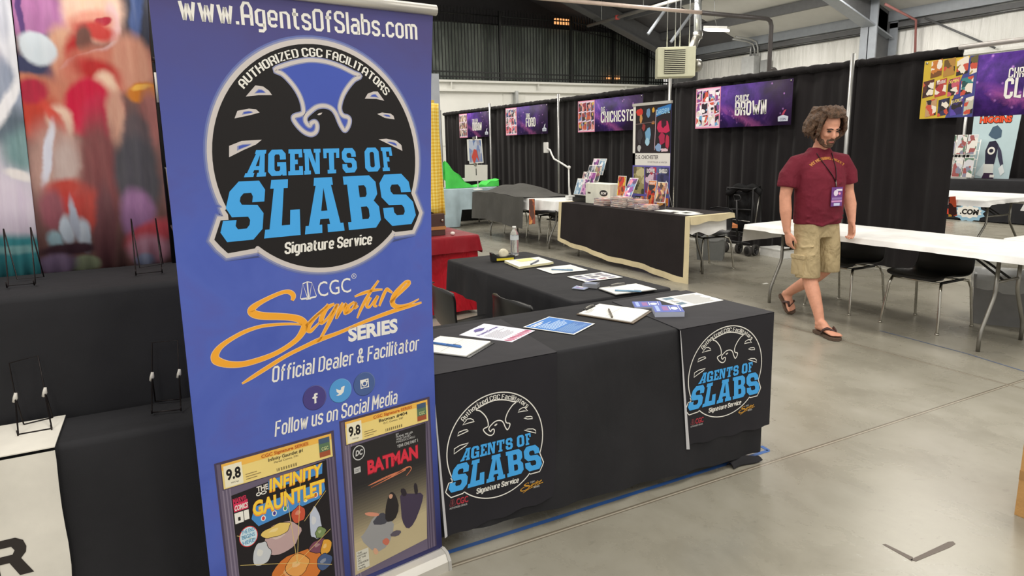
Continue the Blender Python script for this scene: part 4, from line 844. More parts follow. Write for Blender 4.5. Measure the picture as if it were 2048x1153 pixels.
def cover_cosmic(x0, y0, x1, y1):
    a.poly([(.072, .05), (.3775, .05), (.38, .556), (.0765, .534)], ink((30, 26, 30)), 6)
    a.text('MARVEL', .0795, .122, .506, .017, ink((214, 50, 90)), 8, .03); a.rect(.0795, .478, .122, .505, ink((214, 50, 90)), 7); a.text('COMICS', .081, .12, .482, .017, M_WHITE, 8, .03, .15)
    a.rect(.0795, .439, .105, .474, M_WHITE, 7); a.rect(.107, .442, .122, .474, M_WHITE, 7); a.text('1', .089, .096, .447, .012, M_BLACK, 8, .02)
    a.poly([(.1275, .4384), (.1463, .4073), (.345, .43), (.368, .4554), (.366, .485), (.14, .475)], ink((72, 140, 206)), 7)
    a.poly([(.187, .515), (.362, .513), (.366, .55), (.19, .545)], ink((72, 140, 206)), 7)
    ye = ink((250, 208, 66)); og = ink((240, 150, 50))
    a.text('THE', .152, .187, .52, .018, ink((230, 224, 216)), 8, .03); a.ring(.156, .512, .0075, .006, .003, M_WHITE, 8, 20); a.ring(.172, .512, .009, .006, .003, M_WHITE, 8, 20)
    a.text('INFINITY', .189, .36, .507, .043, og, 8, .05, .1); a.text('INFINITY', .19, .361, .5095, .041, ye, 9, .035, .1)
    a.text('GAUNTLET', .132, .366, .4435, .05, og, 8, .05, .06); a.text('GAUNTLET', .133, .366, .447, .047, ye, 9, .035, .06)
    for (x, y, c) in ((.163, .428, (214, 60, 50)), (.198, .432, (70, 60, 150)), (.233, .436, (70, 150, 80)), (.3, .443, (240, 220, 90)), (.335, .447, (220, 60, 60))): a.disc(x, y, .0075, .0095, M_WHITE, 8, 20); a.disc(x, y, .0045, .0065, ink(c), 9, 20)
    a.disc(.1135, .385, .028, .034, ink((226, 60, 60)), 7, 28); a.disc(.1135, .385, .026, .0315, ink((206, 228, 238)), 8, 28)
    for st, y in (('THE END', .398), ('BEGINS', .381), ('HERE!', .362)): a.text(st, .094, .133, y, .013, ink((84, 150, 190)), 9, .02)
    # plain colour masses standing in for the drawn crowd
    for k, (x, y, rx, ry, c) in enumerate(((.215, .345, .062, .055, (188, 160, 160)), (.2, .372, .05, .022, (226, 196, 110)), (.147, .31, .028, .045, (196, 200, 206)), (.275, .4, .024, .03, (196, 84, 60)), (.325, .35, .022, .06, (188, 196, 214)), (.25, .2, .09, .075, (206, 118, 52)), (.255, .225, .04, .04, (226, 160, 84)), (.1, .22, .03, .025, (214, 196, 140)), (.14, .185, .055, .03, (170, 60, 54)), (.13, .2, .03, .018, (96, 130, 190)), (.33, .265, .03, .025, (120, 70, 90)), (.355, .25, .02, .03, (220, 160, 60)), (.345, .2, .03, .03, (70, 90, 130)), (.11, .13, .03, .03, (150, 60, 50)), (.3, .12, .05, .03, (90, 60, 60)), (.34, .31, .018, .02, (120, 140, 90)))):
        rn = random.Random(k); pts = [(x+rx*(.75+.4*rn.random())*cos(2*pi*i/13), y+ry*(.75+.4*rn.random())*sin(2*pi*i/13)) for i in range(13)]
        pts = rounded(pts); a.poly(grown(pts, .0018), M_BLACK, 7+k*.02); a.poly(pts, ink(c), 7.01+k*.02)
        g2 = [(x-rx*.15+rx*.4*(.6+.5*rn.random())*cos(2*pi*i/9), y+ry*.2+ry*.3*(.6+.5*rn.random())*sin(2*pi*i/9)) for i in range(9)]; a.poly(g2, ink(mixc(c, (250, 240, 220), .35)), 7.015+k*.02)
    for (p, q) in (((.08, .4), (.13, .37)), ((.37, .45), (.29, .37)), ((.255, .235), (.24, .5)), ((.255, .235), (.375, .31)), ((.255, .235), (.08, .3)), ((.255, .235), (.29, .52)), ((.255, .235), (.09, .17)), ((.255, .235), (.37, .18))): a.stroke([p, q], ink((222, 196, 120)), 8, .0016, smooth=False)
def cover_alley(x0, y0, x1, y1):
    pts = [(.4675, .575), (.7575, .5805), (.7395, .13), (.45, .104)]
    N = 44
    for k in range(N):
        f0, f1 = k/N, (k+1)/N; L = lambda f: (pts[0][0]+(pts[3][0]-pts[0][0])*f, pts[0][1]+(pts[3][1]-pts[0][1])*f); Rr = lambda f: (pts[1][0]+(pts[2][0]-pts[1][0])*f, pts[1][1]+(pts[2][1]-pts[1][1])*f)
        tt = max(0, min(1, (f0-.3)/.45)); a.poly([L(f1), Rr(f1), Rr(f0), L(f0)], ink(mixc((40, 38, 40), (186, 172, 138), tt)), 6)
    a.ring(.4945, .5455, .0225, .0265, .0032, ink((206, 206, 206)), 8, 32); a.text('DC', .482, .507, .537, .019, ink((206, 206, 206)), 8, .04, .15)
    a.rect(.473, .475, .497, .496, ink((186, 186, 186)), 7); a.rect(.476, .487, .494, .489, ink((110, 110, 110)), 8); a.rect(.476, .481, .49, .483, ink((110, 110, 110)), 8)
    for st, y in (('BY', .566), ('FRANK MILLER', .557), ('AND DAVID', .5475), ('MAZZUCCHELLI', .538)): a.text(st, .637, None, y, .0075, ink((206, 206, 206)), 8)
    a.text('YEAR ONE PART 1', .639, .722, .519, .012, ink((214, 214, 214)), 8)
    a.text('BATMAN', .521, .7205, .458, .05, ink((128, 24, 40)), 7, .06, .02); a.text('BATMAN', .522, .719, .4605, .046, ink((216, 50, 70)), 8, .045, .02)
    a.stroke([(.681, .434, .002), (.6, .424, .003), (.52, .416, .002), (.6, .428, .003), (.668, .428, .003), (.53, .406, .002), (.6, .418, .003), (.672, .436, .004), (.69, .425, .003), (.669, .405, .002)], ink((216, 130, 96)), 8)
    # plain shapes in the cover's tones
    for k, (q, c) in enumerate((([(.498, .25), (.535, .3), (.572, .298), (.6, .255), (.611, .232), (.582, .164), (.53, .155), (.4744, .235)], (150, 150, 152)), ([(.52, .27), (.555, .3), (.575, .296), (.59, .262), (.57, .25)], (70, 70, 80)), ([(.638, .35), (.68, .33), (.736, .317), (.7235, .2714), (.69, .21), (.66, .195), (.64, .24), (.64, .29)], (66, 56, 78)), ([(.594, .354), (.607, .367), (.6245, .343), (.634, .291), (.612, .25), (.575, .258), (.579, .311)], (40, 36, 38)))):
        q = rounded(q); a.poly(grown(q, .002), M_BLACK, 7+k*.1); a.poly(q, ink(c), 7.05+k*.1)
    for k, (q, c) in enumerate((([(.497, .322), (.52, .318), (.556, .3), (.55, .29), (.51, .306)], (206, 140, 116)), ([(.595, .354), (.603, .358), (.612, .35), (.606, .338), (.597, .34)], (196, 150, 126)), ([(.555, .19), (.575, .2), (.59, .18), (.575, .165)], (196, 110, 90)), ([(.52, .17), (.53, .18), (.545, .155), (.53, .147)], (206, 160, 130)), ([(.64, .363), (.66, .36), (.668, .33), (.648, .33)], (44, 38, 46)), ([(.695, .365), (.709, .363), (.713, .32), (.698, .32)], (44, 38, 46)), ([(.585, .2), (.61, .215), (.64, .2), (.62, .185)], (90, 84, 96)))):
        q = rounded(q); a.poly(grown(q, .0012), M_BLACK, 8+k*.1); a.poly(q, ink(c), 8.05+k*.1)
    a.rect(.459, .117, .505, .189, ink((206, 204, 192)), 7)
    for k, st in enumerate(('THE', 'HISTORY', 'OF THE', 'DC', 'UNIVERSE', 'is next', 'reading')): a.text(st, .463, None, .178-k*.0097, .0066, M_BLACK, 8, .01)
slab(.045, .407, .035, .643, 'Infinity Gauntlet #1', 'Marvel Comics, 7/91', cover_cosmic)
slab(.44, .773, .085, .668, 'Batman #404', 'D.C. Comics, 2/87', cover_alley)
a.onto(pan, bfn, .00018)
pan.obj('printed_panel', rb, fixn=False)
M_ALU = mat('brushed_aluminium', (216, 213, 206), .34, .55, var=.03)
b = B(); R3 = Matrix((( BE.x, BN.x, 0), (BE.y, BN.y, 0), (0, 0, 1)))
b.loft([[bfn(u, 1.985+.017*cos(k*pi/6), .002+.013*sin(k*pi/6)) for k in range(12)] for u in (0.005, .872)], M_ALU); b.obj('top_rail', rb)
pr = [(-.014, 0), (-.014, .05), (-.006, .066), (.01, .07), (.036, .062), (.052, .036), (.055, 0)]
b = B(); b.loft([[bfn(u, z, h) for h, z in pr] for u in (-.02, .795)], M_ALU, sm=False); b.obj('base_cassette', rb)
for u in (-.022, .795):
    b = B(); b.loft([[bfn(q, z*1.04, h*1.06) for h, z in pr] for q in (u, u+.012)], mat('grey_endcap', (176, 174, 170), .4), sm=False); b.obj('end_cap', rb)
b = B(); b.tube([bfn(.4, .09, -.012), bfn(.43, 1.985, -.012)], .008, M_ALU, 8); b.obj('support_pole', rb)
# ------------------------------------------------------------------ draped cloths
def cloth(b, x0, x1, y0, y1, z, drop, m, wave=.008, flare=.015, seed=0, rad_=.03, edge=.012, rows=7, step=.03, lip=None):
    """one sheet over a table top, hanging to drop(side, t) on the sides f(ront y0) r(ight x1) b(ack y1) l(eft x0)"""
    rnd = random.Random(seed); ph = [rnd.uniform(0, 6.28) for _ in range(6)]
    P = []
    for side, a, c, n in (('f', (x0+rad_, y0), (x1-rad_, y0), (0, -1)), ('r', (x1, y0+rad_), (x1, y1-rad_), (1, 0)), ('b', (x1-rad_, y1), (x0+rad_, y1), (0, 1)), ('l', (x0, y1-rad_), (x0, y0+rad_), (-1, 0))):
        L = sqrt((c[0]-a[0])**2+(c[1]-a[1])**2); k = max(2, int(L/step))
        for i in range(k+1): P.append((a[0]+(c[0]-a[0])*i/k, a[1]+(c[1]-a[1])*i/k, n, side, i/k))
        nx = {'f': (1, 0), 'r': (0, 1), 'b': (-1, 0), 'l': (0, -1)}[side]
        for q in (.33, .67):
            an = atan2(n[1], n[0])+q*pi/2; nn = (cos(an), sin(an)); ctr = (c[0]-n[0]*rad_, c[1]-n[1]*rad_)
            P.append((ctr[0]+nn[0]*rad_, ctr[1]+nn[1]*rad_, nn, side, 1.0))
    n = len(P); vs = []; fs = []; s = 0; S = []
    for i in range(n): S.append(s); q = P[(i+1) % n]; s += sqrt((q[0]-P[i][0])**2+(q[1]-P[i][1])**2)
    prof = [(-edge, 0, 0), (-edge*.3, -edge*.25, 0), (0, -edge, 0)]
    for v in range(1, rows+1): prof.append((0, None, v/rows))
    for off, dz, v in prof:
        for i, (x, y, nn, side, tt) in enumerate(P):
            zb = drop(side, tt)
            zz = z+dz if dz is not None else (z-edge)+(zb-(z-edge))*v
            w = v*(flare+wave*(sin(S[i]*2*pi/.31+ph[0])+.6*sin(S[i]*2*pi/.17+ph[1])+.7*sin(S[i]*2*pi/.83+ph[2]+v)))
            vs.append((x+nn[0]*(off+w), y+nn[1]*(off+w), zz))
    for r in range(len(prof)-1):
        for i in range(n): fs.append((r*n+i, (r+1)*n+i, (r+1)*n+(i+1) % n, r*n+(i+1) % n))
    b.add(vs, fs, m, True); b.add(vs[:n], [tuple(range(n))], m)
    return b
def table(name, label, x0, x1, y0, y1, z, group=None, ends='y', mtop=None, leg_r=.0145):
    """folding banquet table: top, two wishbone leg pairs"""
    o = thing(name, label, 'table', ((x0+x1)/2, (y0+y1)/2, 0), 0, group)
    b = B(); b.box((x0, y0, z-.045), (x1, y1, z), mtop or mat('table_top_grey', (196, 194, 188), .5), None, .008); b.obj('table_top', o)
    L = (y1-y0) if ends == 'y' else (x1-x0)
    for e, (f) in enumerate((.11, .89)):
        for sd in (-1, 1):
            b = B()
            if ends == 'y':
                yy = y0+L*f; cx = (x0+x1)/2; h = (x1-x0)/2
                pts = [(cx+sd*h*.42, yy, z-.05), (cx+sd*h*.42, yy, .43), (cx+sd*h*.46, yy, .38), (cx+sd*h*.78, yy, .16), (cx+sd*h*.82, yy, .1), (cx+sd*h*.82, yy, 0)]
            else:
                xx = x0+L*f; cy = (y0+y1)/2; h = (y1-y0)/2
                pts = [(xx, cy+sd*h*.42, z-.05), (xx, cy+sd*h*.42, .43), (xx, cy+sd*h*.46, .38), (xx, cy+sd*h*.78, .16), (xx, cy+sd*h*.82, .1), (xx, cy+sd*h*.82, 0)]
            b.tube(pts, leg_r, M_STEEL, 8); b.obj('leg', o)
        b = B()
        if ends == 'y': yy = y0+L*f; b.tube([((x0+x1)/2-(x1-x0)*.21, yy, .5), ((x0+x1)/2+(x1-x0)*.21, yy, .5)], .011, M_STEEL, 8)
        else: xx = x0+L*f; b.tube([(xx, (y0+y1)/2-(y1-y0)*.21, .5), (xx, (y0+y1)/2+(y1-y0)*.21, .5)], .011, M_STEEL, 8)
        b.obj('crossbar', o)
        b = B(); sgn = 1 if f < .5 else -1
        if ends == 'y': yy = y0+L*f; b.tube([((x0+x1)/2-.05, yy, .5), ((x0+x1)/2-.03, yy+sgn*.3, z-.05)], .009, M_BLKMET, 6); b.tube([((x0+x1)/2+.05, yy, .5), ((x0+x1)/2+.03, yy+sgn*.3, z-.05)], .009, M_BLKMET, 6)
        else: xx = x0+L*f; b.tube([(xx, (y0+y1)/2-.05, .5), (xx+sgn*.3, (y0+y1)/2-.03, z-.05)], .009, M_BLKMET, 6); b.tube([(xx, (y0+y1)/2+.05, .5), (xx+sgn*.3, (y0+y1)/2+.03, z-.05)], .009, M_BLKMET, 6)
        b.obj('folding_brace', o)
    return o
ZT = .742
# L-shaped booth: cloths on the front and side table
b = B(); cloth(b, .74, 2.585, 2.25, 2.90, ZT, lambda s, t: {'f': .095-.06*t, 'r': .03, 'b': .36, 'l': .1}[s], M_BLKCLO, .006, .006, 3)
solo(b, 'tablecloth', 'black tablecloth to the floor on the front table of the corner booth', 'tablecloth')
b = B(); cloth(b, 1.935, 2.60, 2.945, 4.63, ZT-.001, lambda s, t: {'f': .4, 'r': .03, 'b': .5, 'l': (.52 if t < .3 else max(.02, .52-(t-.3)*14) if t < .6 else min(.52, .02+(t-.6)*10))}[s], M_BLKCLO, .008, .01, 5)
solo(b, 'tablecloth', 'black tablecloth on the side table with the water bottle', 'tablecloth')
b = B()
b.grid(lambda u, v: Vector((2.37+.19*u, 2.268-.045*v+.008*sin(u*6), .004+.035*sin(pi*min(1, v*1.02))*(.6+.4*sin(u*4)))), 22, 12, M_BLKCLO, th=.003)
solo(b, 'cloth_fold', 'bunched end of black cloth on the floor at the booth corner', 'cloth fold')
# two printed runners
M_RUN = fabric('runner_black', (38, 37, 42), .10, 2.0, sheen=.15)
HEM = ink((196, 196, 200))
YR = 2.236
def runner(label, front, top, cx, cy, rx, ry, hem, ex):
    o = thing('table_runner', label, 'table runner', ((front[0][0]+front[1][0])/2, 2.4, 0), 0, 'printed table runners')
    b = B(); N = 16
    # front fall: polygon (x,z) top-left, top-right, bottom-right, bottom-left with a wavy hem
    tl, tr, br, bl = front
    fr = [tl]+[(bl[0]+(br[0]-bl[0])*i/N, bl[1]+(br[1]-bl[1])*i/N+.006*sin(i*1.3)) for i in range(N+1)]+[tr]
    b.prism(fr, lambda u, v, h: Vector((u, YR-h-.0, v)), .003, M_RUN)
    b.prism([(tl[0], YR), (tr[0], YR), top[1], top[0]], lambda u, v, h: Vector((u, v, ZT+.0035+h)), .003, M_RUN)
    a = emblem('runner').xf(lambda p: (cx+p[0]*rx, cy+p[1]*ry))
    a.poly(hem, HEM, 3)
    rd = ink((176, 52, 66)); g = lambda p: (ex[0]+p[0]*.026, ex[1]+p[1]*.026)
    scales(a, g, ink((120, 60, 66)), 2); a.text('CGC', ex[0]+.029, ex[0]+.078, ex[1], .026, rd, 2, .03)
    a.text('AUTHORIZED DEALER', ex[0]+.0, ex[0]+.074, ex[1]-.012, .0075, ink((190, 190, 190)), 2, .01)
    f2 = lambda p: (ex[2]+(p[0]-.067)*.15, ex[3]+(p[1]-.873)*.15)
    for st in SIG: a.stroke([(f2(p)[0], f2(p)[1], max(.0016, p[2]*.2)) for p in st], ink((226, 166, 60)), 2)
    a.text('CGC', ex[2]+.045, ex[2]+.066, ex[3]+.034, .007, ink((190, 190, 190)), 2, .02); a.text('SERIES', ex[2]+.06, ex[2]+.088, ex[3]+.008, .007, ink((190, 190, 190)), 2, .02)
    a.onto(b, lambda u, v, h: Vector((u, YR-h, v)), .0003)
    b.obj('runner_cloth', o, fixn=False); return o
runner('black runner with white eagle outline emblem beside the foot of the roll-up banner', [(.80, .744), (1.389, .744), (1.374, .128), (.885, .092)], [(.80, 2.83), (1.448, 2.83)], 1.111, .4155, .2065/.985, .2135/.985, [(.862, .68), (.866, .68), (.893, .098), (.882, .092)], (.906, .216, 1.212, .186))
runner('black runner with eagle outline emblem at the booth corner nearest the walking man', [(2.018, .744), (2.602, .744), (2.612, .17), (2.085, .185)], [(2.10, 2.84), (2.602, 2.84)], 2.3055, .501, .2285/.985, .217/.985, [(2.02, .74), (2.023, .74), (2.098, .165), (2.078, .17)], (2.098, .283, 2.398, .268))
# ------------------------------------------------------------------ papers, clipboards, pens and cards on the booth tables
ZP = ZT+.0035
INKB = ink((70, 70, 78)); INKG = ink((150, 152, 158)); INKP = ink((92, 78, 150)); PPR = ink((236, 236, 230)); PPL = ink((222, 222, 234)); YEL = ink((240, 230, 150))
def quad(px, z): return [G(x, y, z) for x, y in px]
def qmap(q, z0):
    """u,v in 0..1 across a quad given TL TR BR BL"""
    def f(u, v, h):
        p = (q[3]*(1-u)+q[2]*u)*(1-v)+(q[0]*(1-u)+q[1]*u)*v; return Vector((p.x, p.y, z0+h))
    return f
def sheet(b, f, m, th=.0008, curl=0.0):
    b.prism([(0, 0), (1, 0), (1, 1), (0, 1)], lambda u, v, h: f(u, v, th+h), th, m)
def lines(a, x0, x1, y0, y1, n, m, L=2, dens=.5, seed=0, wd=(.6, 1)):
    r = random.Random(seed)
    for k in range(n):
        y = y0+(y1-y0)*k/n; a.rect(x0, y, x0+(x1-x0)*r.uniform(*wd), y+(y1-y0)/n*dens, m, L)
def paper(label, px, draw, m=PPR, name='paper_sheet', cat='paper', th=.0008, z=ZP):
    q = quad(px, z); f = qmap(q, z); c = sum(q, Vector())/4
    o = thing(name, label, cat, (c.x, c.y, z), 0, 'papers on the booth tables')
    b = B(); sheet(b, f, m, th); a = Art(); draw(a); a.onto(b, lambda u, v, h: f(u, v, th+h), .0002); b.obj('sheet', o, fixn=False); return o
def d_press(a):
    a.disc(.5, .86, .16, .07, INKP, 2, 24); a.rect(.3, .83, .7, .85, ink((60, 60, 110)), 3); a.text('Pressing Services', .12, .9, .66, .07, INKP, 2, .03)
    lines(a, .12, .9, .26, .6, 9, INKG, 2, .4, 3)
    for k in range(9):
        x = .03+k*.106; a.disc(x+.045, .1, .045, .075, ink((196, 110, 140)), 2, 12); a.disc(x+.05, .12, .022, .03, ink((150, 60, 90)), 3, 8)
paper('white pressing services sheet with purple title beside the blue flyer', [(918, 671), (968, 648), (1070, 662), (1024, 685)], d_press, PPL)
def d_blue(a):
    a.rect(.04, .03, .96, .97, ink((56, 120, 196)), 2); a.rect(.04, .03, .96, .4, ink((66, 110, 176)), 3)
    lines(a, .1, .6, .82, .93, 2, M_WHITE, 4, .6, 1); lines(a, .12, .9, .45, .8, 8, ink((200, 222, 244)), 4, .4, 5, (.4, 1)); lines(a, .12, .9, .1, .4, 9, ink((140, 180, 220)), 4, .3, 6)
paper('blue printed flyer with white border on the front table', [(1046, 655), (1098, 634), (1190, 648), (1148, 670)], d_blue, name='flyer', cat='flyer')
def d_imgs(a):
    for k, (x, y, w_, h_, c) in enumerate(((.1, .7, .22, .2, (90, 90, 110)), (.4, .72, .2, .18, (120, 120, 130)), (.68, .7, .2, .2, (100, 96, 110)), (.1, .36, .2, .26, (150, 150, 170)), (.38, .4, .25, .22, (110, 110, 120)), (.7, .36, .2, .26, (140, 138, 150)), (.1, .08, .26, .2, (80, 80, 130)), (.45, .1, .2, .16, (140, 100, 110)), (.7, .1, .2, .16, (120, 120, 140)))): a.rect(x, y, x+w_, y+h_, ink(c), 2); lines(a, x, x+w_, y-.06, y-.01, 2, INKG, 2, .4, k)
paper('white sheet of small pictures in the middle of the side table', [(1134, 554), (1204, 544.7), (1245.7, 555), (1171.8, 564.5)], d_imgs)
def d_text(a):
    a.rect(.08, .72, .3, .92, ink((90, 120, 140)), 2); a.rect(.08, .2, .26, .4, ink((80, 110, 130)), 2); lines(a, .1, .24, .45, .68, 4, INKB, 2, .5, 2)
    lines(a, .34, .94, .08, .92, 22, INKG, 2, .45, 4, (.8, 1))
paper('white printed information sheet lying at the outer corner beyond the blue cards', [(1311, 598), (1393, 586), (1447, 601), (1365, 615.5)], d_text)
def form(a):
    lines(a, .08, .5, .86, .95, 3, INKG, 2, .4, 1); lines(a, .06, .94, .1, .8, 12, ink((206, 206, 200)), 2, .12, 7, (.98, 1)); a.rect(.06, .5, .94, .505, INKG, 2)
M_BOARD = mat('clipboard_brown', (96, 80, 62), .5); M_CLEAR = mat('clipboard_dark', (40, 40, 42), .25)
def clipboard(label, px, grow, clipat, mb, z=ZP, clip=True, th=.005):
    q = quad(px, z); c = sum(q, Vector())/4; f = qmap(q, z)
    o = thing('clipboard', label, 'clipboard', (c.x, c.y, z), 0, 'clipboards with sign-up forms')
    b = B(); g = grow; b.prism([(-g[0], -g[1]), (1+g[2], -g[1]), (1+g[2], 1+g[3]), (-g[0], 1+g[3])], lambda u, v, h: f(u, v, .003+h), .003, mb); b.obj('board', o)
    b = B(); b.prism([(0, 0), (1, 0), (1, 1), (0, 1)], lambda u, v, h: f(u, v, .003+th+h), th-.0005, PPR); a = Art(); form(a); a.onto(b, lambda u, v, h: f(u, v, .003+th+h), .0002); b.obj('form_pad', o, fixn=False)
    if clip:
        b = B(); b.prism([(.28, .97), (.72, .97), (.68, 1.05), (.32, 1.05)], lambda u, v, h: f(u, v, .006+th+h), .004, M_BLKMET); b.tube([f(.32, 1.0, .012+th), f(.5, .99, .016+th), f(.68, 1.0, .012+th)], .004, M_STEEL, 6); b.obj('clip', o)
    return o
pA = G(932, 716, ZP); pB = G(981, 687, ZP); d = (pB-pA); nn = Vector((-d.y, d.x, 0)).normalized()*.24
qa = [pA+nn, pB+nn, pB, pA]
def pxq(ps): return ps
_q = quad; quad = lambda px, z: px if isinstance(px[0], Vector) else _q(px, z)
clipboard('clipboard with blue pen on the front table next to the roll-up banner', qa, (.02, .07, .02, .05), 0, M_CLEAR)
clipboard('clipboard with brown pen near the blue card stacks on the front table', [(1158, 630), (1199, 611), (1298, 624), (1262, 647)], (.03, .05, .03, .04), 0, M_BOARD)
clipboard('clipboard with blue pen at the junction of front and side tables', [(1198, 579), (1272, 570), (1312, 581), (1232, 591)], (.02, .03, .02, .05), 0, M_CLEAR)
paper('white form with blue pen beyond the picture sheet on the side table', [(1073, 537.5), (1141, 529.8), (1176, 540.6), (1105, 548)], form)
q = quad([(1009, 526), (1078, 518.4), (1107, 528.5), (1038, 538.5)], ZP); f = qmap(q, ZP); c = sum(q, Vector())/4
o = thing('notepad', 'thick white notepad with yellow sticky note beside the tape dispenser', 'notepad', (c.x, c.y, ZP))
b = B(); b.prism([(0, 0), (1, 0), (1, 1), (0, 1)], lambda u, v, h: f(u, v, .014+h), .014, mat('pad_cream', (226, 220, 178), .7)); b.obj('pad_block', o)
b = B(); b.prism([(.0, .01), (.99, .01), (.99, 1), (0, 1)], lambda u, v, h: f(u, v, .0155+h), .0015, PPR); a = Art(); form(a); a.onto(b, lambda u, v, h: f(u, v, .0155+h), .0002); b.obj('top_sheet', o, fixn=False)
b = B(); b.prism([(.3, .55), (.75, .6), (.72, .95), (.26, .9)], lambda u, v, h: f(u, v, .0175+h), .0012, YEL); b.obj('sticky_note', o)
def pen(label, p0, p1, z, c, r=.0048):
    a0 = G(*p0, z+r); a1 = G(*p1, z+r); d = (a1-a0); L = d.length; d.normalize()
    if L > .155: a0 = (a0+a1)/2-d*.0775; a1 = a0+d*.155; L = .155
    o = thing('pen', label, 'pen', ((a0+a1)/2)-Vector((0, 0, r)), 0, 'pens on the booth tables')
    m = mat('pen_%d_%d_%d' % c, c, .35)
    b = B(); b.tube([a0, a0+d*L*.5], r, m, 10); b.obj('barrel', o)
    b = B(); b.tube([a0+d*L*.5, a0+d*(L*.96), a1], [r*1.1, r*1.1, r*.7], m, 10); b.tube([a1-d*.04+Vector((0, 0, r*1.3)), a1-d*.004+Vector((0, 0, r*1.3))], .0012, M_STEEL, 6); b.obj('cap', o)
    return o
ZC = ZP+.0085
pen('blue pen on the clipboard next to the roll-up banner', (866, 686), (923, 694), ZC, (70, 120, 190))
pen('brown pen on the clipboard near the blue cards', (1217, 618), (1225, 636), ZC, (104, 96, 84))
pen('light blue pen on the clipboard where the two tables meet', (1230, 581), (1283, 583.5), ZC, (120, 160, 190))
pen('light blue pen on the white form on the side table', (1103, 539), (1146, 540.5), ZP+.0012, (120, 150, 180))
pen('grey pen on the thick notepad with the yellow note', (1061, 529), (1078, 521), ZP+.0165, (96, 104, 120))
def cards(label, px, h, top, side, sd=0):
    q = quad(px, ZP); c = sum(q, Vector())/4; f = qmap(q, ZP)
    o = thing('card_stack', label, 'cards', (c.x, c.y, ZP), 0, 'card stacks on the booth tables')
    b = B(); b.prism([(0, 0), (1, 0), (1, 1), (0, 1)], lambda u, v, hh: f(u, v, h+hh), h, side); b.obj('stack', o)
    b = B(); b.prism([(0, 0), (1, 0), (1, 1), (0, 1)], lambda u, v, hh: f(u, v, h+.0008+hh), .0008, top)
    a = Art(); r = random.Random(sd); a.rect(.08, .1, .2, .9, ink((150, 170, 220)), 2); a.rect(.3, .2, .5, .8, ink((140, 90, 150)), 2); a.disc(.72, .5, .12, .2, M_WHITE, 2, 16); a.rect(.55, .3, .58, .8, M_WHITE, 2); a.rect(.88, .1, .9, .9, M_WHITE, 2)
    a.onto(b, lambda u, v, hh: f(u, v, h+.0008+hh), .0002); b.obj('top_card', o, fixn=False)
CB = ink((74, 92, 176)); CS = ink((176, 182, 200))
cards('tall stack of blue cards nearest the front edge beside the brown-pen clipboard', [(1303, 620.5), (1360, 620.5), (1369, 634), (1310, 635)], .024, CB, CS, 1)
cards('low stack of blue cards just behind the taller blue stack', [(1264, 607), (1320, 606), (1325, 616.5), (1270, 618.5)], .008, CB, CS, 2)
cards('loose pale cards beside the clear card box on the side table', [(1143.7, 578), (1153, 573), (1177, 577), (1168, 580.7)], .004, ink((150, 160, 190)), ink((170, 175, 190)), 3)
q = quad([(1164.5, 575.5), (1172, 571), (1200, 573), (1193.7, 578)], ZP); f = qmap(q, ZP); c = sum(q, Vector())/4
o = thing('card_box', 'clear plastic box of business cards on the side table', 'box', (c.x, c.y, ZP))
b = B(); b.prism([(0, 0), (1, 0), (1, 1), (0, 1)], lambda u, v, h: f(u, v, .022+h), .022, mat('clear_box', (150, 152, 158), .15, alpha=.75)); b.obj('box_body', o)
b = B(); b.prism([(.1, .12), (.9, .12), (.9, .9), (.1, .9)], lambda u, v, h: f(u, v, .0235+h), .001, ink((120, 128, 150))); b.obj('card', o)
# tape dispenser
c = G(1006, 521.5, ZP); d = (G(1027, 520, ZP)-G(985, 523, ZP)).normalized(); nr = Vector((-d.y, d.x, 0))
o = thing('tape_dispenser', 'black desktop tape dispenser with yellow stripe beside the water bottle', 'tape dispenser', c)
prof = [(-.085, 0), (.075, 0), (.08, .035), (.045, .042), (.02, .03), (-.025, .03), (-.05, .04), (-.075, .06), (-.09, .06)]
fd = lambda u, v, h: c+d*u+Vector((0, 0, v))+nr*(h+.03)
b = B(); b.prism(prof, fd, .06, M_BLKPLA); b.obj('body', o)
b = B(); b.prism([(-.055, .006), (.07, .006), (.07, .022), (-.055, .022)], lambda u, v, h: c+d*u+Vector((0, 0, v))-nr*(.031)-nr*h*-1, .002, ink((226, 206, 60))); b.obj('stripe', o)
b = B(); RT = Matrix((d, nr, Vector((0, 0, 1)))).transposed() @ Matrix.Rotation(rad(90), 3, 'X')
b.lathe([(.016, -.012), (.034, -.012), (.034, .012), (.016, .012)], c+d*.005+Vector((0, 0, .05)), mat('tape_cream', (222, 214, 190), .4), 24, RT); b.obj('tape_roll', o)
# water bottle
c = G(1029.5, 511.5, ZP)
o = thing('water_bottle', 'clear plastic water bottle standing at the far end of the side table', 'bottle', c)
t = NT('bottle_plastic'); t.p.inputs['Base Color'].default_value = (.93, .95, .96, 1); t.p.inputs['Roughness'].default_value = .06; t.p.inputs['Transmission Weight'].default_value = .85; t.p.inputs['IOR'].default_value = 1.25; M_BOT = t.m
pf = [(.022, 0), (.031, .004)]
for k in range(9): z = .012+k*.0115; pf += [(.0315, z), (.0295, z+.0055)]
pf += [(.0315, .118), (.0315, .15), (.029, .165), (.018, .188), (.0125, .196), (.0125, .205)]
b = B(); b.lathe(pf, c, M_BOT, 24); b.obj('bottle_body', o)
b = B(); b.lathe([(.0322, .118), (.0322, .149)], c, mat('bottle_label', (206, 212, 216), .4), 24)
b.F = b.F[:-2]; b.M = b.M[:-2]; b.S = b.S[:-2]; b.obj('label_band', o)
b = B(); b.lathe([(.0145, .2), (.0145, .216), (.013, .218)], c, M_WHTPLA, 20); b.obj('cap', o)
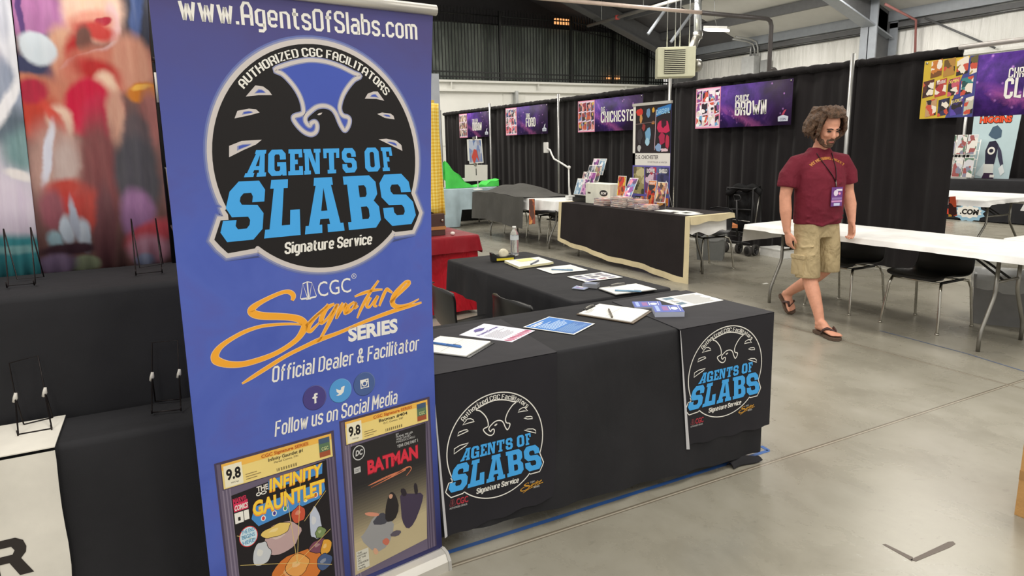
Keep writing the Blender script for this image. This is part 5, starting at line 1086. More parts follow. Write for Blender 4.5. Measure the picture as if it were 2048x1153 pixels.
# ------------------------------------------------------------------ floor tapes
M_TAPE = ink((64, 110, 184), .5)
def strip(label, pts, wd, m, name='tape_strip', cat='tape', group=None):
    b = B(); P = [G(x, y) for x, y in pts]
    a = Art(); a.stroke([(p.x, p.y) for p in P], m, 1, wd, smooth=False)
    vs, fs, mm, L = a.T[0]; n = len(vs)
    V = [(x, y, .0012) for x, y in vs]+[(x, y, .0002) for x, y in vs]
    b.add(V, fs+[(c_+n, b_+n, a_+n) for a_, b_, c_ in fs], mm); return solo(b, name, label, cat, group)
strip('blue masking tape line on the floor along the front of the booth', [(870, 1114), (1537, 902)], .022, M_TAPE)
strip('short blue tape mark turning the booth corner on the floor', [(1537, 902), (1522, 893)], .022, M_TAPE)
strip('blue tape line on the floor by the legs of the white table', [(1760, 662), (1930, 707), (2060, 747)], .012, ink((92, 108, 140), .5))
M_DTAPE = ink((112, 104, 98), .6)
b = B()
for poly in ([(1765, 1090), (1771, 1089), (1826, 1116), (1824, 1124), (1815, 1118)], [(1820, 1121), (1896, 1085), (1906, 1084), (1911, 1089), (1900, 1096), (1832, 1124)]):
    P = [G(x, y) for x, y in poly]; b.prism([(p.x, p.y) for p in P], lambda u, v, h: Vector((u, v, .0012+h)), .001, M_DTAPE)
solo(b, 'tape_mark', 'worn grey tape corner mark on the bare floor', 'tape')
b = B(); c = G(2028, 1030)
b.box((c.x, c.y-.5, 0), (c.x+.4, c.y, .35), mat('cardboard', (196, 150, 92), .75, bump=.1, bs=90), None, .003)
b.box((c.x-.001, c.y-.5, .16), (c.x+.0, c.y, .20), mat('packing_tape', (176, 134, 84), .3))
solo(b, 'cardboard_box', 'brown cardboard box standing alone on the floor near the camera', 'box')
b = B(); p = G(1531, 568); b.box((p.x-.03, p.y-.015, 0), (p.x+.03, p.y+.015, .004), PPR, Matrix.Rotation(0, 4, 'Z')); solo(b, 'paper_scrap', 'tiny white paper scrap on the floor behind the walking man', 'scrap')
# ------------------------------------------------------------------ left display: two draped tiers, wire easels, hung art prints
b = B(); cloth(b, -1.7, .62, 2.52, 3.0, 1.13, lambda s, t: .7 if s == 'f' else .3, M_BLKCLO, .006, .01, 11, edge=.02)
solo(b, 'draped_riser', 'upper black-draped display tier holding two wire easels', 'display riser')
b = B(); cloth(b, -1.7, .62, 2.24, 2.49, .74, lambda s, t: .02 if s == 'f' else .1, M_BLKCLO, .01, .012, 12, edge=.02)
solo(b, 'draped_riser', 'lower black-draped display tier beside the roll-up banner', 'display riser')
M_WCL = fabric('white_printed_cloth', (226, 222, 212), .12, 2.5)
b = B(); N = 14
edge = [GY(x, y, 2.222) for x, y in ((109, 895), (113, 920), (117, 960), (120, 985), (124, 1015), (131, 1055), (137, 1085), (143, 1130), (144, 1153))]
poly = [(-1.65, .735)]+[(-1.65, .1), (edge[-1].x-.01, .1)]+[(p.x, min(p.z, .735)) for p in reversed(edge)]
b.prism(poly, lambda u, v, h: Vector((u, 2.218-h, v)), .003, M_WCL)
tp = [G(133, 826, .745), G(110, 893, .745)]
b.prism([(-1.65, 2.218), (tp[1].x, 2.218), (tp[0].x, 2.485), (-1.65, 2.485)], lambda u, v, h: Vector((u, v, .7475+h)), .003, M_WCL)
a = Art(); r0 = GY(0, 1150, 2.218); r1 = GY(66, 1140, 2.218); rt = GY(30, 1076, 2.218)
DK = ink((52, 47, 45))
rw = r1.x-GY(-26, 1153, 2.218).x; x0 = GY(-24, 1153, 2.218).x; zb = GY(20, 1156, 2.218).z; zt = rt.z; H = zt-zb; st = rw*.27
a.poly([(x0, zb), (x0+st, zb), (x0+st, zb+H*.38), (x0+rw*.5, zb+H*.38), (x0+rw*.68, zb), (x0+rw, zb), (x0+rw*.77, zb+H*.44), (x0+rw*.9, zb+H*.58), (x0+rw*.93, zb+H*.72), (x0+rw*.88, zb+H*.9), (x0+rw*.72, zt), (x0, zt)], DK, 2, [[(x0+st, zb+H*.58), (x0+rw*.6, zb+H*.58), (x0+rw*.66, zb+H*.68), (x0+rw*.6, zb+H*.79), (x0+st, zb+H*.79)]])
a.onto(b, lambda u, v, h: Vector((u, 2.218-h, v)), .0005)
solo(b, 'table_banner', 'white cloth with a large dark letter R hanging over the lower display tier', 'cloth')
# wire easels
M_WIRE = mat('easel_wire', (34, 28, 28), .35, .6); M_CLIPW = mat('easel_joint', (206, 202, 194), .4)
def easel_low(label, tl, tr, cl, cr, fl, fr, bl_, br_):
    z = .7455
    F0, F1, R0, R1 = G(*fl, z), G(*fr, z), G(*bl_, z), G(*br_, z)
    Yb = (R0.y+R1.y)/2+.015; T0, T1 = GY(*tl, Yb+.02), GY(*tr, Yb+.02); C0, C1 = GY(*cl, Yb-.005), GY(*cr, Yb-.005); up = Vector((0, 0, .004))
    o = thing('wire_easel', label, 'easel', (F0+F1+R0+R1)/4, 0, 'wire display easels')
    b = B(); b.tube([R0+up, C0, T0, T1, C1, R1+up], .0022, M_WIRE, 6); b.tube([R0+up, R1+up], .0022, M_WIRE, 6); b.obj('back_frame', o)
    b = B(); hook = Vector((0, -.012, .02)); b.tube([F0+hook, F0+Vector((0, -.008, .003)), F0+up, C0+Vector((0, -.006, 0))], .0022, M_WIRE, 6); b.tube([F1+hook, F1+Vector((0, -.008, .003)), F1+up, C1+Vector((0, -.006, 0))], .0022, M_WIRE, 6); b.tube([F0+up, F1+up], .0022, M_WIRE, 6); b.obj('front_frame', o)
    for c in (C0, C1):
        b = B(); b.tube([c+Vector((-.006, -.004, -.012)), c+Vector((0, -.006, 0)), c+Vector((.003, -.003, .016))], [.004, .007, .004], M_CLIPW, 8); b.obj('joint_clip', o)
easel_low('wire easel on the white cloth of the lower display tier', (18, 727), (76, 712), (31, 796), (90, 785), (37, 872), (104, 860), (48, 852), (106, 838))
easel_low('wire easel on the black lower tier next to the roll-up banner', (304, 686), (355, 681), (304, 754), (358, 748), (304, 828), (362, 822), (311, 806), (362, 801))
def easel_up(label, ap, ft, rr):
    z = 1.1345; A = []; F = [G(*p, z) for p in ft]; Rr = [G(*p, z) for p in rr]; up = Vector((0, 0, .003))
    o = thing('wire_easel', label, 'easel', (F[0]+F[1]+Rr[0]+Rr[1])/4, 0, 'wire display easels')
    yb = (Rr[0].y+Rr[1].y)/2+.0; A = [GY(*p, yb-.01) for p in ap]
    b = B(); b.tube([A[0], Rr[0]+up, Rr[1]+up, A[1]], .0022, M_WIRE, 6); b.obj('back_frame', o)
    b = B(); b.tube([A[0]+Vector((0, -.003, 0)), F[0]+up, F[1]+up, A[1]+Vector((0, -.003, 0))], .0022, M_WIRE, 6); b.obj('front_frame', o)
    for k in (0, 1):
        b = B(); b.tube([F[k]+up, F[k]+Vector((0, -.03, .003)), F[k]+Vector((0, -.034, .022))], .0022, M_WIRE, 6); b.obj('hook', o)
easel_up('wire easel at the far end of the upper tier before the pale print', [(7, 458), (61, 455)], [(17, 574), (71, 569)], [(35, 561), (88, 556)])
easel_up('wire easel on the upper tier below the red print', [(262, 438), (311, 437)], [(272, 550), (324, 545)], [(280, 538), (326, 530)])
o = thing('display_post', 'slim black display post with wire clips beside the hung red print', 'post', GY(330, 530, 2.93))
pz = GY(345, 535, 2.95)
b = B(); b.tube([GY(352, 545, 2.96)*1.0, GY(306, 90, 2.96), GY(300, -40, 2.96)], .011, M_BLKMET, 8); b.obj('post', o)
b = B(); b.tube([GY(330, 336, 2.93), GY(333, 337, 2.92), GY(341, 400, 2.92), GY(350, 466, 2.92), GY(343, 452, 2.93), GY(350, 467, 2.90)], .004, M_STEEL, 6); b.obj('wire_clip', o)
b = B(); b.tube([GY(306, 118, 2.94), GY(316, 120, 2.93)], .012, M_BLKMET, 6); b.tube([GY(310, 145, 2.93), GY(316, 205, 2.93)], .004, M_CLIPW, 6); b.obj('upper_clip', o)
# hung prints: generic painterly colour fields
YB = 3.035
def hung(name, label, pxs, base, blobs, th=.002):
    q = [GY(x, y, YB) for x, y in pxs]
    c = Vector((sum(p.x for p in q)/4, YB, min(p.z for p in q)))
    pr = []
    for (x, y, rx, ry, ro, col, e) in blobs:
        p = GY(x, y, YB); s = (GY(x+50, y, YB).x-p.x)/50; sz = abs(GY(x, y+50, YB).z-p.z)/50
        pr.append((p.x-c.x, p.z-c.z, rx*s, ry*sz, ro, tuple(min(255, int(q*1.08+4)) for q in col), e*.6))
    m = painted(name+'_paint', base, pr)
    o = thing(name, label, 'art print', c, 0, 'large hung art prints')
    b = B(); X0, X1 = q[3].x, q[2].x
    def fn(u, v):
        p = (q[3]*(1-u)+q[2]*u)*(1-v)+(q[0]*(1-u)+q[1]*u)*v
        return Vector((p.x, YB+.004*sin(u*23)+.003*sin(u*51+1), p.z))
    b.grid(fn, 60, 4, m, th=th); b.obj('printed_cloth', o, fixn=False)
hung('art_print', 'hung pale print of soft white and teal swirls at the far edge of the display', [(-160, -60), (14, -60), (83, 556), (-110, 575)], (208, 204, 216), [
 (30, 190, 60, 90, 10, (150, 160, 178), .6), (10, 60, 30, 130, -15, (222, 222, 228), .5), (30, 260, 45, 40, 0, (96, 110, 122), .8), (50, 300, 40, 50, 20, (120, 150, 152), .7), (10, 210, 12, 70, 30, (232, 230, 234), .8), (-5, 420, 90, 80, 0, (212, 200, 214), .6), (40, 350, 30, 10, 25, (226, 220, 218), .7), (20, 520, 130, 48, 0, (70, 150, 158), .35), (30, 500, 60, 8, 0, (140, 190, 190), .8), (0, 20, 18, 60, 0, (196, 198, 208), .6)])
SK = (206, 158, 130); SKD = (150, 98, 84); RD = (176, 40, 40); CR = (192, 24, 60)
hung('art_print', 'hung print of blurred red, tan and purple colour fields behind the upper tier', [(17, -60), (296, -60), (346, 527), (82, 556)], (126, 92, 88), [
 (70, 30, 75, 50, 0, (170, 110, 160), .5), (40, 25, 6, 70, 0, (90, 60, 120), .6), (110, 95, 60, 26, -25, (58, 74, 132), .5), (60, 140, 50, 40, 0, (56, 60, 92), .5), (290, 60, 40, 130, 0, (48, 50, 66), .5), (272, 20, 12, 60, 10, (70, 90, 140), .7),
 (185, 20, 60, 60, 0, (226, 190, 170), .4), (225, 50, 16, 40, 0, (216, 180, 180), .5), (180, 50, 50, 30, -10, (214, 150, 130), .5), (205, 44, 20, 9, -12, (170, 40, 60), .4), (190, 62, 40, 16, 15, (190, 60, 54), .7), (130, 110, 32, 60, 0, SK, .5), (150, 110, 18, 50, 10, RD, .8), (168, 80, 16, 30, 0, (110, 70, 62), .6),
 (75, 96, 42, 30, 40, (206, 214, 222), .3), (180, 110, 60, 7, -28, (214, 218, 226), .5), (215, 140, 100, 50, -12, (196, 118, 98), .5), (265, 130, 40, 60, 0, (196, 140, 118), .5), (195, 145, 45, 25, 25, RD, .8), (60, 165, 40, 22, 0, (190, 120, 90), .5),
 (105, 215, 70, 60, 0, (190, 120, 96), .5), (75, 230, 45, 50, 0, (184, 60, 44), .8), (210, 175, 22, 30, 0, (228, 196, 170), .6), (65, 180, 30, 30, 30, (168, 34, 60), .5), (175, 215, 46, 60, 20, CR, .3), (200, 235, 40, 50, 25, (186, 40, 70), .5), (232, 240, 18, 60, 0, (196, 150, 130), .6), (120, 250, 26, 40, 0, (222, 190, 170), .5), (110, 240, 12, 40, -20, (200, 70, 56), .8),
 (285, 185, 36, 20, -14, (196, 120, 40), .4), (280, 175, 20, 6, -12, (226, 176, 80), .7), (300, 240, 22, 60, 5, (150, 96, 92), .6), (275, 280, 30, 60, 0, (90, 78, 82), .5),
 (120, 340, 60, 90, 0, (176, 140, 130), .6), (200, 350, 40, 110, 5, (124, 72, 72), .6), (275, 350, 45, 80, 0, (74, 72, 78), .4), (130, 330, 25, 50, 10, (186, 166, 160), .7), (95, 310, 10, 60, 15, (206, 206, 218), .7), (130, 380, 40, 20, 0, (178, 66, 56), .8), (150, 410, 50, 22, 10, (180, 60, 54), .8), (185, 420, 26, 40, 0, (176, 70, 62), .8), (105, 420, 26, 40, 0, (140, 80, 90), .7), (135, 460, 14, 30, 0, (190, 200, 212), .6), (168, 470, 14, 34, 0, (190, 200, 212), .6), (150, 440, 8, 40, 0, (170, 176, 190), .7), (110, 480, 16, 20, 0, (150, 180, 190), .7),
 (140, 500, 60, 12, 0, (70, 48, 56), .6), (210, 460, 22, 90, 6, (104, 66, 70), .5), (275, 430, 34, 50, 0, (150, 110, 150), .5), (300, 470, 50, 24, -25, (196, 80, 90), .6), (300, 500, 40, 30, 0, (206, 150, 170), .6), (170, 530, 30, 16, 0, (150, 160, 130), .5), (110, 530, 40, 20, 0, (140, 120, 150), .6), (290, 520, 20, 14, 0, (170, 180, 210), .6)])
b = B(); b.tube([(-2, YB+.03, 2.9), (.62, YB+.03, 2.9)], .014, M_BLKMET, 8); b.box((-1.99, YB+.0, 0), (-1.96, YB+.06, 2.9), M_BLKMET); b.box((.6, YB+.0, 0), (.63, YB+.06, 2.9), M_BLKMET)
solo(b, 'print_frame', 'black tube frame the large art prints hang from', 'frame')
b = B(); b.box((-1.7, YB+.08, .02), (.62, YB+.1, 2.7), fabric('backing_cloth', (26, 25, 27), .2)); solo(b, 'backing_cloth', 'black backing cloth behind the hung art prints', 'cloth')
# ------------------------------------------------------------------ chairs
CH = thing('shell_chair', 'tmp', 'chair', (0, 0, 0))
def shell(u, v):
    """u across, v front lip to top of back; front is -y"""
    pts = [(-.235, .415), (-.21, .44), (-.1, .44), (.03, .425), (.13, .43), (.185, .47), (.215, .55), (.233, .63), (.246, .71), (.248, .735)]
    f = v*(len(pts)-1); i = min(int(f), len(pts)-2); t = f-i
    p0 = pts[max(i-1, 0)]; p1 = pts[i]; p2 = pts[i+1]; p3 = pts[min(i+2, len(pts)-1)]
    cr = lambda a, b_, c_, d: .5*((2*b_)+(-a+c_)*t+(2*a-5*b_+4*c_-d)*t*t+(-a+3*b_-3*c_+d)*t**3)
    y, z = cr(p0[0], p1[0], p2[0], p3[0]), cr(p0[1], p1[1], p2[1], p3[1])
    s = 2*u-1; back = max(0, min(1, (v-.5)*3))
    wd = .235-.015*back
    e = max(0, (v-.86)/.14); e2 = max(0, (.06-v)/.06)
    wd *= 1-.22*e**2.4-.12*e2**2
    x = s*wd; y += -back*.05*s*s; z += (1-back)*.022*s**4+.02*e*0
    return Vector((x, y, z-(.02*abs(s)**3*e)))
b = B(); b.grid(shell, 26, 40, M_BLKPLA, th=.007); b.obj('seat_shell', CH)
for sx in (-1, 1):
    b = B(); b.tube([(sx*.2, -.19, .405), (sx*.215, -.215, .34), (sx*.24, -.245, .02), (sx*.24, -.246, 0)], .0115, M_CHROME, 10); b.lathe([(.016, 0), (.016, .012)], (sx*.24, -.246, 0), M_CHROME, 10); b.obj('leg', CH)
    b = B(); b.tube([(sx*.2, .1, .405), (sx*.215, .16, .39), (sx*.225, .19, .33), (sx*.238, .235, .02), (sx*.238, .236, 0)], .0115, M_CHROME, 10); b.lathe([(.016, 0), (.016, .012)], (sx*.238, .236, 0), M_CHROME, 10); b.obj('leg', CH)
    b = B(); b.tube([(sx*.2, -.19, .405), (sx*.2, .1, .405)], .0115, M_BLKMET, 8); b.obj('side_rail', CH)
b = B(); b.tube([(-.2, -.19, .402), (.2, -.19, .402)], .0095, M_CHROME, 8); b.obj('front_rail', CH)
b = B(); b.tube([(-.2, .08, .402), (.2, .08, .402)], .0095, M_CHROME, 8); b.obj('rear_rail', CH)
CGRP = 'black shell chairs'
chairs = [((5.70, 3.33, 0), -90, 'black shell chair with chrome legs under the white table, nearer its bent-leg end'),
 ((5.70, 4.10, 0), -91, 'black shell chair with chrome legs under the white table just behind the walking man'),
 ((1.94, 3.27, 0), 92, 'black shell chair tucked into the inner side of the side table of the corner booth'),
 ((1.75, 3.77, 0), 85, 'black shell chair inside the corner booth right beside the roll-up banner edge'),
 ((6.13, 6.36, 0), -97, 'black shell chair behind the cream-bordered table, nearest the grey bin'),
 ((5.98, 9.25, 0), -88, 'black shell chair behind the grey-covered table at its white end'),
 ((5.98, 9.95, 0), -94, 'black shell chair hidden mostly behind the hanging grey cover'),
 ((5.95, 10.7, 0), -92, 'black shell chair behind the far end of the grey-covered table')]
CH.location = chairs[0][0]; CH.rotation_euler = (0, 0, rad(chairs[0][1])); CH['label'] = chairs[0][2]; CH['group'] = CGRP
for l, a_, lab in chairs[1:]: copy_thing(CH, l, rad(a_), lab, CGRP)
# ------------------------------------------------------------------ white tables by the walking man
table('folding_table', 'long folding table under the white plastic cover with bent steel legs', 5.2, 5.9, 2.41, 4.86, .735)
b = B(); cloth(b, 5.17, 5.93, 2.38, 4.88, .742, lambda s, t: {'f': .60, 'r': .66, 'b': .57, 'l': (.70 if t < .12 else .69 if t > .9 else .695)}[s], M_WHTCLO, .006, .02, 21, step=.05)
solo(b, 'table_cover', 'white plastic cover on the long table behind the walking man', 'tablecloth')
table('folding_table', 'folding table under the white cover at the edge beyond the long white table', 5.98, 6.68, .5, 2.95, .735)
b = B(); cloth(b, 5.985, 6.72, .48, 2.97, .742, lambda s, t: .62, M_WHTCLO, .006, .015, 22, step=.05)
solo(b, 'table_cover', 'white plastic cover on the table end behind the long white table', 'tablecloth')
# ------------------------------------------------------------------ bins and boxes on the floor
def bin_(name, label, T, w_, d_, h, m, bag=None, lid=None):
    o = thing(name, label, 'bin', T.translation)
    b = B(); k = .86
    r = [[T @ Vector((x*s, y*s, z)) for x, y in ((-w_/2, -d_/2), (w_/2, -d_/2), (w_/2, d_/2), (-w_/2, d_/2))] for s, z in ((k, 0), (1, h), (.96, h), (.84, .03))]
    b.loft(r, m, False, True); b.obj('bin_body', o)
    if bag:
        b = B(); rnd = random.Random(3); n = 28; R = []
        for sc, z in ((1.03, h-.13), (1.06, h-.05), (1.04, h+.015), (.95, h+.01), (.9, h-.1)):
            ring = []
            for i in range(n):
                t = 2*pi*i/n; q = max(abs(cos(t)), abs(sin(t))); ring.append(T @ Vector((cos(t)/q*w_/2*sc*(1+rnd.uniform(-.02, .02)), sin(t)/q*d_/2*sc*(1+rnd.uniform(-.02, .02)), z+rnd.uniform(-.02, .02)*(z < h-.1))))
            R.append(ring)
        b.loft(R, bag, True, False); b.obj('bag_liner', o, fixn=False)
    return o
M_BAG = mat('clear_bag', (214, 216, 216), .25, alpha=.45)
c = G(2000, 655); T = Matrix.Translation((6.27, 3.06, 0)) @ Matrix.Rotation(rad(-62), 4, 'Z')
bin_('waste_bin', 'dark grey waste bin with clear liner behind the bent legs of the white table', T, .42, .34, .42, mat('bin_dark_grey', (124, 124, 124), .6), M_BAG)
T = Matrix.Translation((6.66, 6.82, 0)) @ Matrix.Rotation(rad(-50), 4, 'Z')
bin_('waste_bin', 'grey waste bin with a flat brown box on it near the folded wagon', T, .38, .3, .40, mat('bin_grey', (128, 130, 128), .6), M_BAG)
b = B(); b.box((-.12, -.22, .432), (.28, .18, .475), mat('pizza_card', (206, 128, 78), .7), T @ Matrix.Rotation(rad(18), 4, 'Z')); solo(b, 'flat_box', 'flat orange brown cardboard box lying on the grey bin', 'box')
b = B(); b.box((0, 0, 0), (1, 1, 1), mat('white_card', (226, 226, 222), .6), Matrix(((.24, .05, 0, 7.38), (-.08, .40, 0, 6.28), (0, 0, .1, 0), (0, 0, 0, 1))))
b.box((-.02, -.02, 1.0), (1.02, 1.02, 1.14), mat('white_card', (226, 226, 222), .6), Matrix(((.24, .05, 0, 7.38), (-.08, .40, 0, 6.28), (0, 0, .1, 0), (0, 0, 0, 1))))
solo(b, 'white_box', 'low white cardboard box on the floor behind the folded wagon wheels', 'box')
# folded wagon
wg = thing('folding_wagon', 'black folded utility wagon standing against the curtain', 'wagon', (7.33, 6.95, 0))
M_WAG = mat('wagon_black', (30, 30, 31), .5); M_WHEEL = mat('wagon_wheel', (62, 60, 58), .6)
wx = 7.22
def wp(px, py, dx=0): return GX(px, py, wx+dx)
b = B(); fr = [wp(1455, 375), wp(1506, 379), wp(1502, 476), wp(1453, 470)]
b.tube(fr, .013, M_WAG, 8, closed=True); b.tube([wp(1455, 438), wp(1500, 444)], .007, M_STEEL, 6); b.tube([wp(1456, 462), wp(1502, 468)], .011, M_WAG, 6); b.tube([wp(1455, 418), wp(1502, 420)], .01, M_WAG, 6); b.obj('front_frame', wg)
b = B(); fr = [wp(1506, 379, .02), wp(1520, 372, .16), wp(1522, 452, .16), wp(1502, 470, .02)]; b.tube(fr, .012, M_WAG, 8); b.tube([wp(1506, 390, .03), wp(1512, 460, .1)], .01, M_WAG, 6); b.tube([wp(1520, 384, .14), wp(1508, 460, .05)], .01, M_STEEL, 6); b.obj('side_frame', wg)
b = B(); b.grid(lambda u, v: wp(1457+46*u, 384+78*v, .06+.03*sin(u*9)+.02*sin(v*14)), 14, 12, fabric('wagon_fabric', (22, 22, 23), .3, 8), th=.02)
b.grid(lambda u, v: wp(1453+70*u, 378-9*sin(u*3)+3*sin(u*14)+9*v, .03+.12*u+.05*sin(v*6)), 20, 6, fabric('wagon_fabric', (22, 22, 23), .3, 8), th=.03); b.obj('fabric_tub', wg)
b = B(); b.tube([wp(1474, 400, -.03), wp(1474, 474, -.04)], .014, M_WAG, 8); b.tube([wp(1467, 393, -.03), wp(1469, 390, -.03), wp(1479, 391, -.03), wp(1482, 396, -.03), wp(1480, 401, -.03), wp(1470, 402, -.03)], .008, M_WAG, 6, closed=True); b.obj('pull_handle', wg)
def wheel(c, r, wd, yaw):
    o = B(); RT = Matrix.Rotation(yaw, 3, 'Z') @ Matrix.Rotation(rad(90), 3, 'X')
    o.lathe([(r*.72, -wd/2), (r*.95, -wd/2), (r, -wd*.3), (r, wd*.3), (r*.95, wd/2), (r*.72, wd/2), (r*.72, -wd/2)], c, M_WHEEL, 24, RT)
    w_ = o.obj('wheel', wg)
    o = B(); o.lathe([(.02, -wd*.4), (.02, wd*.4)], c, M_WAG, 10, RT)
    for k in range(5):
        t = 2*pi*k/5; o.tube([c, c+RT @ Vector((cos(t)*r*.8, sin(t)*r*.8, 0))], .009, M_WAG, 6)
    h = o.obj('wheel_hub', w_) ; return w_
for (px, py, r, yw, dx) in ((1450, 490, .072, 80, .0), (1478, 489, .074, 12, .08), (1496, 500, .07, 80, -.02), (1510, 497, .076, 12, .1)):
    p = GX(px, py, wx+dx); wheel(Vector((p.x, p.y, r)), r, .045, rad(yw))
b = B(); b.tube([Vector((wp(1450, 478).x, wp(1450, 478).y, .17)), Vector((wp(1500, 482).x, wp(1500, 482).y, .17))], .012, M_WAG, 6); b.obj('axle', wg)
# ------------------------------------------------------------------ cream-bordered table with books
table('folding_table', 'folding table under the cream-bordered black cloth', 5.30, 5.84, 5.78, 8.30, .728)
b = B(); cloth(b, 5.30, 5.86, 5.76, 8.33, .736, lambda s, t: .535+.025*sin(t*9), M_WHTCLO, .004, .006, 31, step=.05); solo(b, 'table_cover', 'white plastic cover showing under the cream-bordered black cloth', 'tablecloth')
M_BLK2 = fabric('black_cloth_warm', (38, 33, 34), .25, 2.4); M_CREAM = fabric('cream_border', (222, 208, 170), .2, 4)
b = B(); y0, y1, XF = 5.70, 8.36, 5.245
def zb(y): t = (y1-y)/(y1-y0); return .15-.155*t+.012*sin(t*11)+(.05*max(0, .12-t)/.12)
def fall(u, v):
    y = y1+(y0-y1)*u; z = .742+(zb(y)-.742)*v; return Vector((XF-.02*v-.015*v*sin(u*17)-.01*v*sin(u*41+1), y, z))
U0, U1, VB = .028, .972, .90
def band(ua, ub, va, vb, m, nu, nv): b.grid(lambda u, v: fall(ua+(ub-ua)*u, va+(vb-va)*v), nu, nv, m)
band(U0, U1, 0, VB, M_BLK2, 60, 8); band(0, U0, 0, 1, M_CREAM, 3, 8); band(U1, 1, 0, 1, M_CREAM, 3, 8); band(U0, U1, VB, 1, M_CREAM, 60, 2)
def topf(u, v): y = y1+(y0-y1)*u; return Vector((XF+(5.90-XF)*v, y, .742+.004*sin(u*9)*v))
for ua, ub, m in ((0, U0, M_CREAM), (U0, U1, M_BLK2), (U1, 1, M_CREAM)): b.grid(lambda u, v: topf(ua+(ub-ua)*u, v), 20, 4, m)
b.grid(lambda u, v: Vector((XF+(5.90-XF)*u, y0-.012*v-.004*sin(u*9), .742-(.085-.03*u+.01*sin(u*12))*v)), 16, 3, M_CREAM)
solo(b, 'bordered_cloth', 'black cloth with cream border spread over the book table', 'tablecloth')
ZB = .7435
PG = mat('page_edges', (206, 196, 186), .7, var=.05)
def book(label, c, sx, sy, h, z, rot, cover, group, name='book', cat='book'):
    T = Matrix.Translation((c[0], c[1], z)) @ Matrix.Rotation(rad(rot), 4, 'Z')
    o = thing(name, label, cat, (c[0], c[1], z), 0, group)
    b = B(); b.box((-sx/2+.003, -sy/2+.003, .002), (sx/2-.003, sy/2-.003, h-.002), PG, T); b.obj('page_block', o)
    b = B(); b.box((-sx/2, -sy/2, h-.002), (sx/2, sy/2, h), cover, T); b.box((-sx/2, -sy/2, 0), (sx/2, sy/2, .002), cover, T); b.box((-sx/2, sy/2-.002, .002), (sx/2, sy/2, h-.002), cover, T); b.obj('cover', o)
PALB = [(206, 120, 110), (230, 220, 220), (150, 130, 170), (226, 170, 150), (90, 80, 110), (240, 230, 225)]
ords = ['lowest', 'second lowest', 'third lowest', 'fourth lowest', 'fifth lowest', 'topmost']
stacks = [((5.40, 7.50), 4, .022, 'of the small book stack in front of the white storage box', 3), ((5.44, 7.16), 5, .024, 'of the tall book stack beside the white storage box', 0), ((5.50, 6.93), 5, .02, 'of the middle book stack before the comic roll-up', -4), ((5.46, 6.70), 3, .018, 'of the low book stack nearest the table end', 2)]
for si, (c, n, h, txt, r0) in enumerate(stacks):
    for k in range(n):
        book('%s book %s' % (ords[k if k < n-1 else 5], txt), (c[0]+.006*sin(k*2.3+si), c[1]+.008*cos(k*1.7+si)), .17, .26 if si else .2, h, ZB+.001+k*(h+.0006), r0+3*sin(k*1.9+si), comic('bookcov_%d' % ((si*2+k) % 4), PALB[k % 3:]+PALB[:k % 3], si*5+k, 16), 'books stacked on the cream-bordered table')
o = thing('storage_box', 'white cardboard comic storage box on the cream-bordered table', 'box', (5.55, 7.72, ZB))
M_BOX = mat('white_box_card', (232, 232, 218), .6)
b = B(); b.box((5.44, 7.42, ZB+.001), (5.66, 7.98, ZB+.27), M_BOX, None, .004)
a = Art(); a.disc(.42, .15, .09, .042, ink((40, 38, 40)), 1, 32); a.text('BCW', .36, .48, .135, .032, M_WHITE, 2, .05, .15); a.rect(.05, .13, .12, .155, ink((84, 72, 64)), 1)
a.onto(b, lambda u, v, h: Vector((5.44-h, 7.98-u, ZB+v)), .0008); b.obj('box_body', o, fixn=False)
# tiered comic rack with comics
o = thing('comic_rack', 'black tiered wire rack of comics at the far end of the book table', 'rack', (5.62, 8.17, ZB))
b = B(); b.box((5.46, 8.0, ZB+.001), (5.86, 8.34, ZB+.06), M_BLKMET); b.box((5.78, 8.0, ZB+.06), (5.82, 8.34, ZB+.44), M_BLKMET); b.obj('rack_frame', o)
for k in range(4):
    b = B(); b.box((5.5+.09*k, 8.0, ZB+.06+.09*k), (5.52+.09*k, 8.34, ZB+.09+.09*k), M_BLKMET); b.tube([(5.51+.09*k, 8.17, ZB+.06), (5.51+.09*k, 8.17, ZB+.08+.09*k)], .006, M_BLKMET, 6); b.obj('tier', o)
PALC = [[(190, 206, 220), (120, 150, 180), (240, 240, 240), (150, 180, 200)], [(200, 190, 190), (120, 110, 120), (90, 100, 120), (230, 224, 220), (170, 120, 120)], [(110, 110, 120), (180, 180, 190), (70, 80, 90)], [(150, 80, 150), (230, 220, 230), (90, 70, 110), (200, 150, 190)], [(170, 150, 110), (100, 110, 130), (210, 200, 180), (150, 100, 110)]]
def upright(label, foot, wy, h, lean, pal, sd, dirn=0.0, title=None, name='comic', csc=20, group='comics on display', tc=(240, 236, 230), frame=(236, 232, 226)):
    """a comic standing on its foot, leaning back (+x), facing -x"""
    fx, fy, fz = foot; cl, sl = cos(rad(lean)), sin(rad(lean)); cd_, sd_ = cos(rad(dirn)), sin(rad(dirn))
    def fn(u, v, hh):
        x = v*sl-hh*cl; y = -(u-.5)*wy; z = v*cl+hh*sl
        return Vector((fx+x*cd_-y*sd_, fy+x*sd_+y*cd_, fz+z))
    b = B(); b.prism([(0, 0), (1, 0), (1, h), (0, h)], lambda u, v, hh: fn(u, v, .004+hh), .004, ink(frame))
    a = Art(); a.rect(.04, .008, .96, h-.008, comic('c_%s_%d' % (name, sd), pal, sd, csc), 1)
    if title: a.rect(.1, h*.83, .9, h*.97, ink(pal[-1]), 2); a.text(title, .14, .86, h*.85, h*.09, ink(tc), 3, .03)
    a.onto(b, lambda u, v, hh: fn(u, v, .004+hh), .0006); return solo(b, name, label, 'comic', group)
pos = 0
